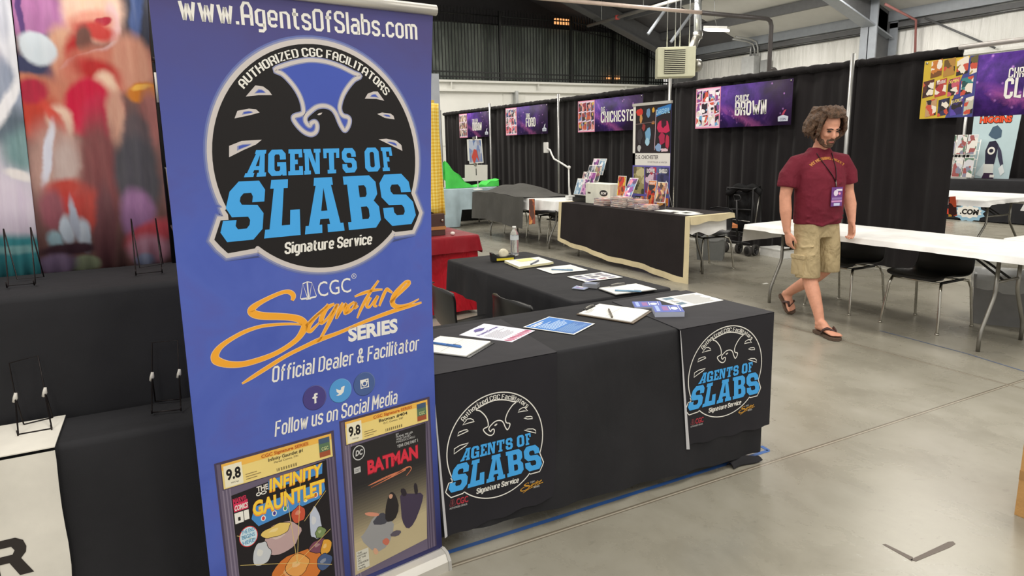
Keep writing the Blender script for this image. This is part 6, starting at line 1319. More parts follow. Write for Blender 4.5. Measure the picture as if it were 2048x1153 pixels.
for k, row in enumerate(((8.29, 8.13), (8.27, 8.11), (8.26, 8.10), (8.28, 8.12))):
    for j, y in enumerate(row):
        upright(('%s comic on the %s tier of the black rack' % (('farther', 'nearer')[j], ('lowest', 'second', 'third', 'top')[k])), (5.487+.09*k, y-.02, ZB+.092+.09*k), .155, .235, 18, PALC[(k+j*2) % 5] if k else PALC[(0, 3)[j]], k*2+j, name='comic', title='PUNISHER' if (k, j) == (3, 1) else None)
upright('orange and red comic standing behind the book stacks', (5.49, 7.255, ZB+.1245), .17, .26, 6, [(200, 120, 60), (230, 190, 70), (120, 60, 50), (210, 60, 50)], 21)
upright('white-bordered purple comic leaning on the book stacks', (5.455, 7.08, ZB+.1245), .17, .26, 26, [(150, 80, 160), (230, 150, 170), (120, 150, 190), (236, 226, 240), (90, 60, 110)], 22, frame=(244, 240, 236))
upright('red-titled comic low before the comic roll-up', (5.70, 6.93, ZB+.0005), .16, .33, 8, [(220, 110, 60), (60, 60, 70), (200, 60, 50), (230, 140, 80)], 23, title='NIGHT')
upright('orange and purple comic on a small white easel at the table end', (5.60, 6.62, ZB+.075), .18, .25, 10, [(190, 130, 80), (120, 90, 150), (230, 190, 140), (160, 80, 90), (90, 70, 60)], 24)
b = B(); f0 = (5.66, 6.60, ZB+.001)
b.tube([(5.6, 6.52, ZB+.002), (5.63, 6.55, ZB+.34), (5.56, 6.60, ZB+.002)], .003, M_WHTPLA, 6); b.tube([(5.63, 6.55, ZB+.34), (5.75, 6.56, ZB+.002)], .003, M_WHTPLA, 6); solo(b, 'comic_easel', 'small white wire easel beside the orange and purple comic', 'easel')
for k, (x, y, r0) in enumerate(((5.5, 6.35, 5), (5.55, 6.1, -6), (5.45, 5.95, 4))):
    b = B(); b.box((-.1, -.13, 0), (.1, .13, .0015), PPR, Matrix.Translation((x, y, ZB+.001)) @ Matrix.Rotation(rad(r0), 4, 'Z')); solo(b, 'paper_sheet', ('white sheet on the book table just past the low stack', 'white sheet in the middle of the bare end of the book table', 'white sheet nearest the corner of the book table')[k], 'paper')
# comic roll-up behind it
XR = 6.02; rq = [GX(x, y, XR) for x, y in ((1267, 210), (1340, 202))]
yL, yR, ztp = rq[0].y, rq[1].y-.03, (rq[0].z+rq[1].z)/2
o = thing('roll_up_banner', 'tall narrow comic roll-up banner behind the cream-bordered table', 'banner', (XR, (yL+yR)/2, 0))
WB = yL-yR; f = lambda u, v, h: Vector((XR-h, yL-u*WB, v))
b = B(); b.prism([(0, .06), (1, .06), (1, ztp-.02), (0, ztp-.02)], f, .002, ink((110, 104, 190)))
a = Art(); a.rect(0, 1.24, 1, ztp-.02, ink((40, 32, 36)), 1); a.rect(0, 1.24, .07, ztp-.02, M_WHITE, 2); a.rect(0, 1.24, 1, 1.40, M_WHITE, 2)
a.text('D.G. CHICHESTER', .08, .7, 1.325, .05, ink((60, 50, 60)), 3, .01, .1); a.text('STORYTELLER & WRITER', .42, .93, 1.275, .02, ink((120, 110, 120)), 3)
a.poly([(.62, 1.86), (.98, 1.93), (1.0, 2.01), (.66, 1.97)], ink((60, 130, 200)), 3); a.text('DAREDEVIL', .63, .97, 1.885, .065, ink((160, 210, 240)), 4, .03, .0, warp=lambda p: (p[0], p[1]+.05*(p[0]-.63)))
rr_ = random.Random(5)
for k, (x, y, rx, ry, c) in enumerate(((.18, 1.93, .09, .05, (214, 60, 50)), (.22, 1.85, .04, .06, (206, 150, 90)), (.42, 1.92, .06, .06, (110, 150, 190)), (.55, 1.95, .04, .03, (226, 170, 60)), (.3, 1.74, .05, .05, (150, 60, 60)), (.55, 1.79, .05, .02, (190, 120, 60)), (.42, 1.64, .08, .1, (120, 170, 206)), (.4, 1.55, .06, .05, (170, 210, 230)), (.2, 1.62, .07, .1, (62, 58, 62)), (.18, 1.47, .06, .05, (190, 190, 190)), (.82, 1.74, .16, .1, (206, 44, 90)), (.82, 1.78, .07, .06, (60, 24, 40)), (.78, 1.58, .08, .09, (176, 40, 80)), (.92, 1.55, .05, .1, (190, 50, 80)), (.7, 1.47, .09, .05, (140, 170, 210)), (.85, 1.44, .1, .025, (230, 200, 210)))):
    pts = [(x+rx*(.7+.5*rr_.random())*cos(2*pi*i/11), y+ry*(.7+.5*rr_.random())*sin(2*pi*i/11)) for i in range(11)]; a.poly(pts, ink(c), 3+k*.05)
a.stroke([(.6, 1.44), (.62, 1.95)], ink((220, 190, 200)), 4, .012, smooth=False); a.stroke([(.08, 1.78), (.6, 1.80)], ink((120, 100, 100)), 4, .01, smooth=False)
pals = [[(170, 160, 110), (110, 100, 70), (206, 196, 150), (80, 80, 60)], [(190, 140, 190), (230, 200, 220), (190, 50, 70), (120, 70, 120), (60, 50, 70)], [(60, 60, 110), (90, 110, 150), (190, 90, 80), (40, 40, 80)], [(60, 50, 60), (210, 80, 60), (230, 130, 70), (90, 90, 130)], [(180, 140, 150), (110, 80, 120), (220, 180, 130), (90, 70, 90)], [(230, 130, 50), (80, 60, 60), (240, 170, 90), (120, 70, 50)]]
ttl = ['', 'LOVE', 'SHIELD', 'NIGHT', 'PAL', '']
for k in range(6):
    x0 = .03+(k % 3)*.325; y0 = .86 if k < 3 else .47; a.rect(x0, y0, x0+.3, y0+.36, comic('rollup_%d' % k, pals[k], k, 11), 2)
    if ttl[k]: a.text(ttl[k], x0+.05, x0+.26, y0+.29, .05, M_WHITE, 4, .05)
a.onto(b, f, .001); b.obj('printed_panel', o, fixn=False)
b = B(); b.box((XR-.015, yR-.005, ztp-.025), (XR+.015, yL+.005, ztp+.01), M_ALU); b.obj('top_rail', o)
b = B(); b.box((XR-.06, yR-.01, 0), (XR+.08, yL+.01, .075), M_ALU, None, .015); b.obj('base_cassette', o)
b = B(); b.tube([(XR+.02, (yL+yR)/2, .07), (XR+.02, (yL+yR)/2, ztp)], .012, M_ALU, 8); b.obj('support_pole', o)
# ------------------------------------------------------------------ grey-covered table, lamp
table('folding_table', 'folding table under the grey dust cover and white plastic', 5.32, 5.98, 8.58, 11.1, .728)
b = B(); cloth(b, 5.29, 6.0, 8.55, 11.13, .736, lambda s, t: .59+.03*sin(t*7), M_WHTCLO, .012, .02, 41, step=.06); solo(b, 'table_cover', 'white plastic cover showing at the lamp end of the grey-covered table', 'tablecloth')
M_GREY = fabric('grey_dust_cover', (82, 81, 78), .4, 3.0); b = B()
def gtop(u, v):
    y = 11.2-1.85*u-.75*v*(u > .96)*0; x = 5.25+.75*v; bump_ = .16*math.exp(-((u-.48)/.2)**2-((v-.62)/.45)**2)+.10*math.exp(-((u-.2)/.14)**2-((v-.6)/.4)**2)
    return Vector((x, y-.35*v*u, .748+bump_+.006*sin(u*21+v*9)))
b.grid(gtop, 40, 14, M_GREY)
b.grid(lambda u, v: Vector((5.25-.02-.03*v-.022*v*sin(u*19)-.012*v*sin(u*41), 11.2-1.85*u, gtop(u, 0).z+(.29+.02*sin(u*5)-gtop(u, 0).z)*v)), 50, 8, M_GREY)
b.grid(lambda u, v: Vector((5.25+.75*u, 11.21+.01*sin(u*9), gtop(0, u).z+(.45-gtop(0, u).z)*v)), 10, 4, M_GREY)
solo(b, 'dust_cover', 'grey dust cover bulging over things on the far table and hanging to its front', 'cover')
b = B(); q = [GX(x, y, 5.18) for x, y in ((1058, 398), (1069, 398), (1070, 448), (1058, 450))]
b.prism([(p.y, p.z) for p in q], lambda u, v, h: Vector((5.18-h, u, v)), .004, comic('orange_poster', [(200, 110, 60), (150, 70, 50), (224, 160, 90), (90, 50, 40)], 3, 10)); solo(b, 'poster', 'narrow orange poster hanging at the end of the grey dust cover', 'poster')
o = thing('lamp_arm', 'white jointed desk lamp arm clamped to the grey-covered table end', 'lamp', (5.6, 8.62, .74)); LX = 5.62
P = lambda x, y: GX(x, y, LX)
b = B(); b.tube([P(1140, 392), P(1138, 372), P(1137.5, 337)], [.02, .012, .011], M_WHTPLA, 10); b.obj('lower_arm', o)
b = B(); b.tube([P(1137.5, 336), P(1122, 326), P(1108, 318), P(1103, 308), P(1100, 300), P(1093, 297)], .013, M_WHTPLA, 10); b.obj('upper_arm', o)
b = B(); b.ell(P(1138, 335), (.026, .026, .026), M_WHTPLA); b.obj('joint', o)
b = B(); b.box((LX-.012, P(1095, 295).y, P(1090, 306).z), (LX+.02, P(1088, 295).y, P(1090, 285).z), M_WHTPLA, None, .008); b.obj('lamp_head', o)
q = P(1141, 388); b = B(); b.box((LX-.06, q.y-.04, .744), (LX+.06, q.y+.05, .80), M_WHTPLA, None, .006); b.obj('clamp', o)
# ------------------------------------------------------------------ sign and print on a stand, teal-blue table, green cloth
o = thing('sign_stand', 'blank white card with print clipped above it on a thin stand', 'sign', (5.62, 11.3, .74)); SX = 5.5
P = lambda x, y: GX(x, y, SX)
c = P(953, 374); b = B(); b.tube([(SX+.03, c.y, .748), (SX+.03, c.y, P(953, 272).z)], .01, M_WHTPLA, 8); b.lathe([(.09, .748), (.09, .765), (.02, .775)], (SX+.03, c.y, 0), M_WHTPLA, 20); b.obj('stand', o)
def card(px, d, m, name, ex=None):
    q = [P(x, y) for x, y in px]; b = B(); b.prism([(p.y, p.z) for p in q], lambda u, v, h: Vector((SX-d-h*-1, u, v)), .004, m)
    if ex: ex(b, q)
    return b.obj(name, o, fixn=False)
card([(930, 330), (975, 330), (975, 361), (930, 362)], .0, ink((226, 224, 216)), 'blank_card')
card([(934, 279), (962, 278), (960, 322), (936, 322)], .0, PPR, 'backing_card')
def pe(b, q):
    a = Art(); P0 = [(q[i].y, q[i].z) for i in range(4)]; ins = lambda s: [((p[0]-sum(r[0] for r in P0)/4)*s+sum(r[0] for r in P0)/4, (p[1]-sum(r[1] for r in P0)/4)*s+sum(r[1] for r in P0)/4) for p in P0]
    a.poly(ins(.9), comic('blue_print', [(90, 120, 180), (190, 200, 220), (120, 140, 190), (160, 160, 180)], 2, 7), 1)
    cy_, cz = sum(p[0] for p in P0)/4, sum(p[1] for p in P0)/4
    a.poly([(cy_+.16, cz-.1), (cy_+.05, cz+.04), (cy_-.06, cz+.02), (cy_-.16, cz-.2), (cy_-.05, cz-.1), (cy_+.06, cz-.24)], ink((206, 70, 56)), 2); a.onto(b, lambda u, v, h: Vector((SX-.013-h, u, v)), .001)
card([(937, 279), (964, 278), (968, 326), (940, 328)], .008, PPR, 'art_card', pe)
for px, py in ((949, 277), (952, 329)):
    q = P(px, py); b = B(); b.box((SX-.03, q.y-.03, q.z-.03), (SX+.01, q.y+.03, q.z+.03), M_STEEL, None, .006); b.obj('clip', o)
q = P(953, 344); b = B(); b.box((SX-.01, q.y-.012, q.z-.06), (SX-.002, q.y+.012, q.z+.06), M_BLKPLA); b.obj('slot', o)
M_PBLUE = fabric('pale_blue_cloth', (176, 196, 204), .25, 2.5)
table('folding_table', 'folding table under the pale blue cloth', 5.0, 6.3, 12.38, 12.95, .728, ends='x')
b = B(); cloth(b, 4.7, 6.35, 12.3, 13.0, .74, lambda s, t: {'f': (.02 if t < .46 else .34), 'r': .45, 'b': .4, 'l': .05}[s], M_PBLUE, .02, .03, 51, step=.05)
solo(b, 'tablecloth', 'pale blue tablecloth on the table beside the yellow gingham cloth', 'tablecloth')
M_GREEN = fabric('green_cloth', (86, 214, 92), .3, 3); b = B()
gp = [GY(890, 333, 12.6), GY(918, 356, 12.55), GY(940, 369, 12.5), GY(966, 366, 12.5)]
b.grid(lambda u, v: Vector((5.25+1.15*u, 12.45+.5*v+.02*sin(u*17), .745+.5*max(0, 1-u*2.1)**1.15*(1-.5*v)+.11*max(0, (u-.7)/.3)+.018*sin(u*31+v*5)+.03*(1-v))), 40, 8, M_GREEN)
b.grid(lambda u, v: Vector((5.25+1.15*u, 12.45-.012*v, .745+(.5*max(0, 1-u*2.1)**1.15+.11*max(0, (u-.7)/.3)+.03+.018*sin(u*31))*(1-v)+.002)), 40, 4, M_GREEN)
solo(b, 'green_cloth', 'bright green cloth heaped on the pale blue table', 'cloth')
b = B(); b.box((5.9, 13.3, 0), (6.9, 13.7, .82), M_BLKPLA, None, .01); b.box((5.95, 13.25, .82), (6.4, 13.5, .88), M_WHTPLA); solo(b, 'equipment_case', 'dark equipment case with white sheets behind the green cloth', 'case')
# ------------------------------------------------------------------ gingham, brown box and red velvet table
t = NT('yellow_gingham'); t.p.inputs['Roughness'].default_value = .8
sx = t.new('ShaderNodeSeparateXYZ'); t.l(t.coord((95, 95, 95)), sx.inputs[0])
ck = t.math('ADD', t.math('GREATER_THAN', t.math('SINE', t.math('MULTIPLY', sx.outputs[0], 2.2)), 0), t.math('GREATER_THAN', t.math('SINE', t.math('MULTIPLY', sx.outputs[2], 2.2)), 0))
t.l(t.ramp(t.math('MULTIPLY', ck, .5), ((0, (246, 224, 130)), (.4, (240, 204, 84)), (.8, (226, 180, 50))), 'CONSTANT'), t.p.inputs['Base Color'])
t.bump(t.noise(t.coord((1, 1, .3)), 5, 2).outputs['Fac'], .4, .05); M_GING = t.m
YG = 6.0; b = B(); gr = [GY(x, y, YG) for x, y in ((878, 207), (880, 260), (885, 310), (889, 370), (892, 426))]
def gfn(u, v):
    k = v*4; i = min(int(k), 3); xr = gr[i].x+(gr[i+1].x-gr[i].x)*(k-i); z = gr[0].z+(gr[4].z-gr[0].z)*v; x = xr-.75*(1-u)
    return Vector((x, YG+.03*sin(u*26+v*2)*(.4+v)+.015*sin(u*47), z-.03*sin(u*15)*(v > .97)))
b.grid(gfn, 60, 14, M_GING, th=.003); solo(b, 'gingham_cloth', 'yellow gingham cloth hanging over a tall rack above the brown box', 'cloth')
b = B(); b.box((1.75, YG+.04, .95), (2.47, YG+.34, 1.96), fabric('cloth_back', (214, 186, 90), .3)); solo(b, 'display_rack', 'tall display rack wrapped under the yellow gingham cloth', 'rack')
bx = GY(891, 468, 5.9)
o = thing('brown_box', 'dark brown wooden case with pale trim on the red velvet table', 'box', (2.1, 6.05, .745))
b = B(); b.box((1.74, 5.9, .746), (bx.x, 6.36, .945), mat('brown_leatherette', (72, 46, 40), .5), None, .005); b.obj('case_body', o)
b = B(); b.box((1.735, 5.893, .80), (bx.x+.005, 6.365, .83), mat('wood_trim', (176, 124, 72), .5)); b.obj('wood_trim', o)
b = B(); q = GY(884, 441, 5.895); b.lathe([(.012, 0), (.012, .012), (.006, .016)], q, M_CHROME, 12, Matrix.Rotation(rad(90), 3, 'X')); b.obj('latch', o)
b = B(); q = G(894, 467, .76); b.ell((q.x+.03, q.y-.06, .762), (.022, .022, .018), mat('white_ball', (230, 220, 214), .4)); solo(b, 'white_ball', 'small white ball on the red velvet table by the brown case', 'ball')
M_RED = fabric('red_velvet', (166, 10, 30), .6, 7, sheen=.25, rough=.6, var=.25); M_RED2 = fabric('red_velvet_dark', (132, 4, 24), .3, 4, sheen=.12, rough=.5)
b = B(); cloth(b, 1.2, 2.74, 5.78, 6.5, .738, lambda s, t: .04 if s != 'b' else .3, M_RED, .016, .02, 61, edge=.02); solo(b, 'velvet_skirt', 'red velvet skirt to the floor around the table behind the booth', 'tablecloth')
b = B(); cloth(b, 1.19, 2.755, 5.755, 6.51, .7445, lambda s, t: .60 if s == 'f' else .57, M_RED2, .006, .028, 62, edge=.02); solo(b, 'velvet_topper', 'dark red velvet top cover on the red table', 'tablecloth')
b = B(); q0 = GY(863, 147, 7.0); q1 = GY(879, 205, 7.0)
b.box((q0.x-.5, 7.0, .02), (q1.x+.005, 7.03, q0.z), mat('grey_panel', (170, 176, 186), .5)); solo(b, 'grey_partition', 'pale grey partition rising behind the yellow gingham cloth', 'panel')
# ------------------------------------------------------------------ far booth through the curtain gap
XH = 13.5
table('folding_table', 'nearer white-topped folding table in the far booth by the curtain edge', 9.3, 10.6, 4.85, 6.3, .73)
b = B(); cloth(b, 9.27, 10.7, 4.82, 6.35, .742, lambda s, t: {'l': .665, 'f': .69}.get(s, .6), M_WHTCLO, .015, .03, 71, step=.06); solo(b, 'table_cover', 'white cover on the far table beside the curtain edge', 'tablecloth')
table('folding_table', 'farther white-topped folding table at the edge of the picture', 9.5, 10.7, 3.2, 4.45, .73)
b = B(); cloth(b, 9.47, 10.72, 3.2, 4.5, .742, lambda s, t: .63, M_WHTCLO, .015, .04, 72, step=.06); solo(b, 'table_cover', 'white cover on the far table cut off by the picture edge', 'tablecloth')
b = B(); q = [GX(x, y, 9.24) for x, y in ((1897, 394), (1911, 393), (1914, 432), (1897, 434))]
b.prism([(p.y, p.z) for p in q], lambda u, v, h: Vector((9.24-h, u, v)), .004, comic('red_poster', [(190, 60, 50), (230, 170, 70), (70, 40, 40), (210, 90, 60)], 4, 8)); solo(b, 'poster', 'red comic poster hanging from the far white table by the curtain', 'poster')
b = B(); cloth(b, 13.4, 14.2, 3.6, 9.2, .75, lambda s, t: .02, M_BLKCLO, .01, .015, 73, step=.06)
a = Art()
rn = random.Random(2)
def burst(cy_, cz, ry, rz, m, L, n=14): a.poly([(cy_+ry*(1 if i % 2 else .82)*cos(2*pi*i/n), cz+rz*(1 if i % 2 else .82)*sin(2*pi*i/n)) for i in range(n)], m, L)
burst(.0, .0, .36, .2, ink((150, 190, 214)), 1, 22); burst(-.01, .02, .30, .14, M_WHITE, 2, 22); a.text('.COM', -.2, .2, -.03, .11, M_BLACK, 3, .05, .1); burst(-.62, .34, .25, .07, ink((150, 190, 214)), 1, 18); a.rect(-.62, -.06, -.3, .06, ink((214, 70, 50)), 1)
cc = GX(1938, 426, 13.37); a.xf(lambda p: (p[0]*.8, p[1]*.85)).onto(b, lambda u, v, h: Vector((13.372-h, cc.y-u, cc.z+v)), .001)
solo(b, 'tablecloth', 'black cloth with a white burst reading .COM on the far booth table', 'tablecloth')
q = [GX(x, y, XH+.3) for x, y in ((1940, 228), (2034, 228), (2017, 357), (1934, 358))]
o = thing('standing_poster', 'tall pale blue poster with orange block title in the far booth', 'poster', (XH+.3, (q[0].y+q[1].y)/2, .75))
W2 = q[0].y-q[1].y; H2 = q[0].z-.755; f = lambda u, v, h: Vector((XH+.3-h, q[3].y-u*(q[3].y-q[2].y+(W2-(q[3].y-q[2].y))*v/H2), .755+v))
b = B(); b.prism([(0, 0), (1, 0), (1, H2), (0, H2)], f, .01, ink((186, 208, 214)))
a = Art(); a.text('HIGGINS', .14, .84, H2-.175, .12, ink((40, 30, 30)), 1, .09, .02); a.text('HIGGINS', .15, .83, H2-.168, .105, ink((232, 84, 48)), 2, .05, .02)
for k, (pts, c) in enumerate((([(.38, .78), (.45, .92), (.55, .95), (.66, .86), (.67, .74), (.56, .7), (.46, .73)], (74, 96, 116)), ([(.4, .2), (.36, .5), (.42, .66), (.56, .68), (.64, .6), (.62, .36), (.6, .2)], (44, 42, 62)), ([(.62, .62), (.72, .5), (.82, .26), (.76, .22), (.66, .4)], (64, 64, 86)), ([(.2, .06), (.38, .3), (.42, .12), (.36, .02)], (214, 226, 230)), ([(.38, .08), (.36, .26), (.6, .26), (.62, .1)], (222, 224, 220)), ([(.72, .18), (.8, .26), (.88, .12), (.8, .05)], (226, 232, 234)), ([(.36, 0), (.4, .1), (.62, .1), (.64, 0)], (60, 40, 66)))): a.poly(pts, ink(c), 1+k*.3)
a.ring(.5, .5, .085, .07, .035, M_WHITE, 5, 24); a.rect(.55, .02, .66, .07, M_WHITE, 5)
a.onto(b, f, .002); b.obj('poster_panel', o, fixn=False)
b = B(); b.tube([(XH+.33, (q[0].y+q[1].y)/2, .752), (XH+.33, (q[0].y+q[1].y)/2, .8+H2)], .012, M_ALU, 6); b.obj('back_support', o)
XC = 13.55; b = B()
q = [GX(x, y, XC) for x, y in ((1893, 275), (1956, 278), (1942, 357), (1886, 357))]
for k in range(9):
    y = q[0].y+(q[1].y-q[0].y)*k/8; b.tube([(XC, y, .76), (XC+.1, y, q[0].z-.05)], .008, M_WHTPLA, 6)
for k in range(5): z = .8+(q[0].z-.9)*k/4; b.tube([(XC+.1*(z-.76), q[0].y, z), (XC+.1*(z-.76), q[1].y, z)], .008, M_WHTPLA, 6)
b.box((XC-.05, q[1].y+.1, .752), (XC+.2, q[0].y, .80), M_WHTPLA); solo(b, 'wire_rack', 'white wire rack holding graded comics in the far booth', 'rack')
PG2 = [(200, 200, 206), (130, 130, 150), (150, 80, 80), (220, 216, 210), (90, 120, 100)]
k = 0
for r in range(2):
    for c_ in range(3):
        dq = (q[0].y-q[1].y)/3; y = q[0].y-dq*(.5+c_); z = 1.19-.41*r
        upright(('%s graded comic on the %s row of the white wire rack' % (('farthest', 'middle', 'nearest')[c_], ('upper', 'lower')[r])), (XC-.06-.06*(1-r)*0+.05*(1-r), y, z), dq*.92, .36, 6, PG2[k % 3:]+PG2[:k % 3], 40+k, name='graded_comic', csc=9, title='MARVEL' if (r, c_) == (1, 1) else None, group='graded comics in the far rack'); k += 1
o = thing('drape_pole', 'silver drape pole seen past the comic-cover banner in the far booth', 'pole', (14.32, GX(1925, 300, 14.32).y, 0))
b = B(); b.tube([(14.32, GX(1925, 300, 14.32).y, .02), (14.32, GX(1925, 300, 14.32).y, 2.5)], .03, M_POLE, 8); b.obj('upright', o)
b = B(); b.box((14.22, GX(1925, 300, 14.32).y-.2, 0), (14.42, GX(1925, 300, 14.32).y+.2, .02), M_BLKMET); b.obj('base_plate', o)
drape(9.6, 3.0, 2.46, 'black curtain behind the pale blue poster in the far booth', X=14.5, seed=33)
# ------------------------------------------------------------------ the walking man
MO = Vector((4.9, 3.85, 0)); MF = Vector((-.25, -.97, 0)).normalized(); ML = Vector((-MF.y, MF.x, 0)); MZ = Vector((0, 0, 1))
MT = Matrix(((MF.x, ML.x, 0, MO.x), (MF.y, ML.y, 0, MO.y), (0, 0, 1, 0), (0, 0, 0, 1)))   # local: forward, his left, up
man = thing('person', 'man with curly brown hair in a maroon t-shirt, tan cargo shorts and flip-flops walking', 'person', MO)
def remesh(b, vox, smooth=6, disp=None):
    me = b.mesh('tmp'); o = bpy.data.objects.new('tmp', me); COL.objects.link(o)
    m = o.modifiers.new('r', 'REMESH'); m.mode = 'VOXEL'; m.voxel_size = vox; m.use_smooth_shade = True
    if smooth: q = o.modifiers.new('s', 'SMOOTH'); q.iterations = smooth; q.factor = .5
    bpy.context.view_layer.update()
    out = bpy.data.meshes.new_from_object(o.evaluated_get(bpy.context.evaluated_depsgraph_get()))
    mats = list(b.mats); bpy.data.objects.remove(o); bpy.data.meshes.remove(me)
    out.materials.clear()
    for mm in mats: out.materials.append(mm)
    for p in out.polygons: p.material_index = 0; p.use_smooth = True
    return out
def mpart(me, name, parent=man):
    me.transform(MT); me.transform(MW[man.name].inverted())
    o = bpy.data.objects.new(name, me); COL.objects.link(o); o.parent = parent; MW[o.name] = MW[man.name]; return o
def ringz(c, a, b_, ha, hb, n=24, p=2.3):
    out = []
    for i in range(n):
        t = 2*pi*i/n; ct, st = cos(t), sin(t); q = (abs(ct)**p+abs(st)**p)**(-1/p)
        out.append(Vector((a+ha*ct*q, b_+hb*st*q, c)))
    return out
M_SKIN = mat('skin', (216, 156, 130), .5, var=.05, vs=30, spec=.35); M_SHIRT = fabric('maroon_cotton', (112, 34, 50), .35, 7, (1, 1, .8)); M_SHORT = fabric('khaki_cotton', (178, 160, 124), .45, 9, (1, 1, .7))
M_HAIR = mat('brown_hair', (86, 62, 44), .6, var=.35, vs=40, bump=.9, bs=70); M_BEARD = mat('beard', (104, 78, 62), .7, var=.3, vs=60, bump=.6, bs=160); M_DARK = mat('brow_dark', (44, 32, 28), .6)
b = B()
# torso and neck under the clothes
b.loft([ringz(.80, .02, 0, .10, .14), ringz(.95, .02, 0, .115, .155), ringz(1.1, .03, 0, .12, .165), ringz(1.28, .03, 0, .11, .165), ringz(1.35, .0, 0, .085, .15), ringz(1.42, -.01, 0, .065, .09), ringz(1.47, .0, 0, .06, .065)], M_SKIN)
b.tube([(-.012, 0, 1.42), (.012, 0, 1.49), (.05, 0, 1.57)], [.062, .058, .06], M_SKIN, 16)
HC = Vector((.072, 0, 1.628)); HR = Matrix.Translation(HC) @ Matrix.Rotation(rad(-6), 4, 'Z') @ Matrix.Rotation(rad(22), 4, 'Y') @ Matrix.Scale(1.1, 4)
def E_(c, r): b.ell(c, r, M_SKIN, HR)
E_((-.012, 0, .032), (.098, .078, .095)); E_((.028, 0, -.02), (.066, .064, .082)); E_((.04, 0, -.075), (.05, .05, .045)); E_((.072, 0, -.098), (.022, .026, .018))
E_((.078, 0, .02), (.018, .05, .012)); E_((.066, .036, -.026), (.028, .022, .02)); E_((.066, -.036, -.026), (.028, .022, .02)); E_((.085, 0, -.066), (.016, .027, .016))
b.loft([[HR @ (Vector((.088, 0, .012))+Vector((.006*cos(t), .008*sin(t), 0))) for t in [2*pi*i/10 for i in range(10)]], [HR @ (Vector((.104, 0, -.018))+Vector((.012*cos(t), .013*sin(t), 0))) for t in [2*pi*i/10 for i in range(10)]], [HR @ (Vector((.106, 0, -.036))+Vector((.014*cos(t), .018*sin(t), 0))) for t in [2*pi*i/10 for i in range(10)]], [HR @ (Vector((.098, 0, -.044))+Vector((.008*cos(t), .012*sin(t), 0))) for t in [2*pi*i/10 for i in range(10)]]], M_SKIN)
for sd in (-1, 1): E_((-.005, sd*.079, -.01), (.02, .01, .032))
# arms, hands
def limb(pts, rs): b.tube(pts, rs, M_SKIN, 16)
ARM = {-1: [(-.02, -.185, 1.355), (-.035, -.245, 1.25), (-.03, -.272, 1.09), (-.012, -.272, .97), (.0, -.262, .83), (.004, -.258, .80)],
       1: [(.03, .185, 1.36), (.03, .245, 1.26), (.025, .272, 1.12), (.06, .278, 1.01), (.10, .268, .895), (.108, .264, .865)]}
for sd in (-1, 1):
    limb(ARM[sd], [.052, .055, .046, (.048, .044), .031, .03])
    w_ = Vector(ARM[sd][-1]); dn = (w_-Vector(ARM[sd][-3])).normalized(); fwd = Vector((1, 0, 0)); fwd = (fwd-dn*fwd.dot(dn)).normalized(); inn = dn.cross(fwd); inn = inn if inn.y*sd < 0 else -inn
    Hm = lambda f_, i_, d_: w_+fwd*f_+inn*i_+dn*d_
    b.loft([[Hm(.03*cos(t), .02*sin(t), -.01) for t in [2*pi*i/12 for i in range(12)]], [Hm(.003+.038*cos(t), .004+.019*sin(t), .035) for t in [2*pi*i/12 for i in range(12)]], [Hm(.003+.042*cos(t), .006+.016*sin(t), .075) for t in [2*pi*i/12 for i in range(12)]], [Hm(.003+.039*cos(t), .007+.012*sin(t), .098) for t in [2*pi*i/12 for i in range(12)]]], M_SKIN)
    for k, (f_, L, cu) in enumerate(((.033, .070, .5), (.012, .080, .65), (-.010, .074, .8), (-.031, .058, .95))):
        p0 = Hm(f_, .006, .085); a1 = cu*.5; a2 = cu*1.3; a3 = cu*1.9
        p1 = p0+(dn*cos(a1)+inn*sin(a1))*(L*.45); p2 = p1+(dn*cos(a2)+inn*sin(a2))*(L*.32); p3 = p2+(dn*cos(a3)+inn*sin(a3))*(L*.25)
        b.tube([p0, p1, p2, p3], [.0095, .009, .0082, .0065], M_SKIN, 8)
    p0 = Hm(.028, .008, .02); p1 = Hm(.052, .022, .05); p2 = Hm(.056, .032, .08); p3 = Hm(.052, .036, .1); b.tube([p0, p1, p2, p3], [.014, .012, .0105, .008], M_SKIN, 8)
# legs and feet
RL = [(.03, -.085, .86), (.06, -.105, .66), (.10, -.105, .49), (.13, -.105, .40), (.175, -.105, .32), (.245, -.103, .18), (.275, -.102, .10)]
LL = [(.01, .085, .86), (.04, .1, .66), (.05, .09, .48), (-.03, .085, .42), (-.14, .08, .345), (-.32, .068, .235), (-.405, .062, .175)]
for pts in (RL, LL): limb(pts, [.078, .08, .062, .058, .056, .042, .036])
def foot(heel, toe, ank, bend):
    heel, toe, ank = Vector(heel), Vector(toe), Vector(ank); d = (toe-heel); L = d.length; d.normalize(); s_ = Vector((0, 1, 0)); n = d.cross(s_); n = n if n.z > 0 else -n
    P = lambda x, y, z: heel+d*x*L+s_*y+n*z
    b.tube([ank, P(.12, 0, .05), P(.1, 0, .03)], [.036, .04, .03], M_SKIN, 14)
    prof = [(-.0, .028, .018), (.12, .033, .034), (.35, .034, .036), (.6, .042, .024), (.78, .046, .016), (.86, .042, .012)]
    b.loft([[P(x, y*cos(t), max(-.0, h+h*sin(t))) for t in [2*pi*i/14 for i in range(14)]] for x, y, h in prof], M_SKIN)
    b.tube([ank+n*.0, P(.3, 0, .06), P(.5, 0, .035)], [.034, .032, .024], M_SKIN, 12)
    for k, (y, e, r) in enumerate(((.034, 1.0, .0125), (.014, .99, .0095), (-.003, .965, .009), (-.019, .935, .0085), (-.033, .9, .008))):
        y = -y if bend < 0 else y
        b.tube([P(.78, y*.95, .012), P(.9*e, y, .014), P(e, y, .009)], [r, r, r*.8], M_SKIN, 8)
    return P, L
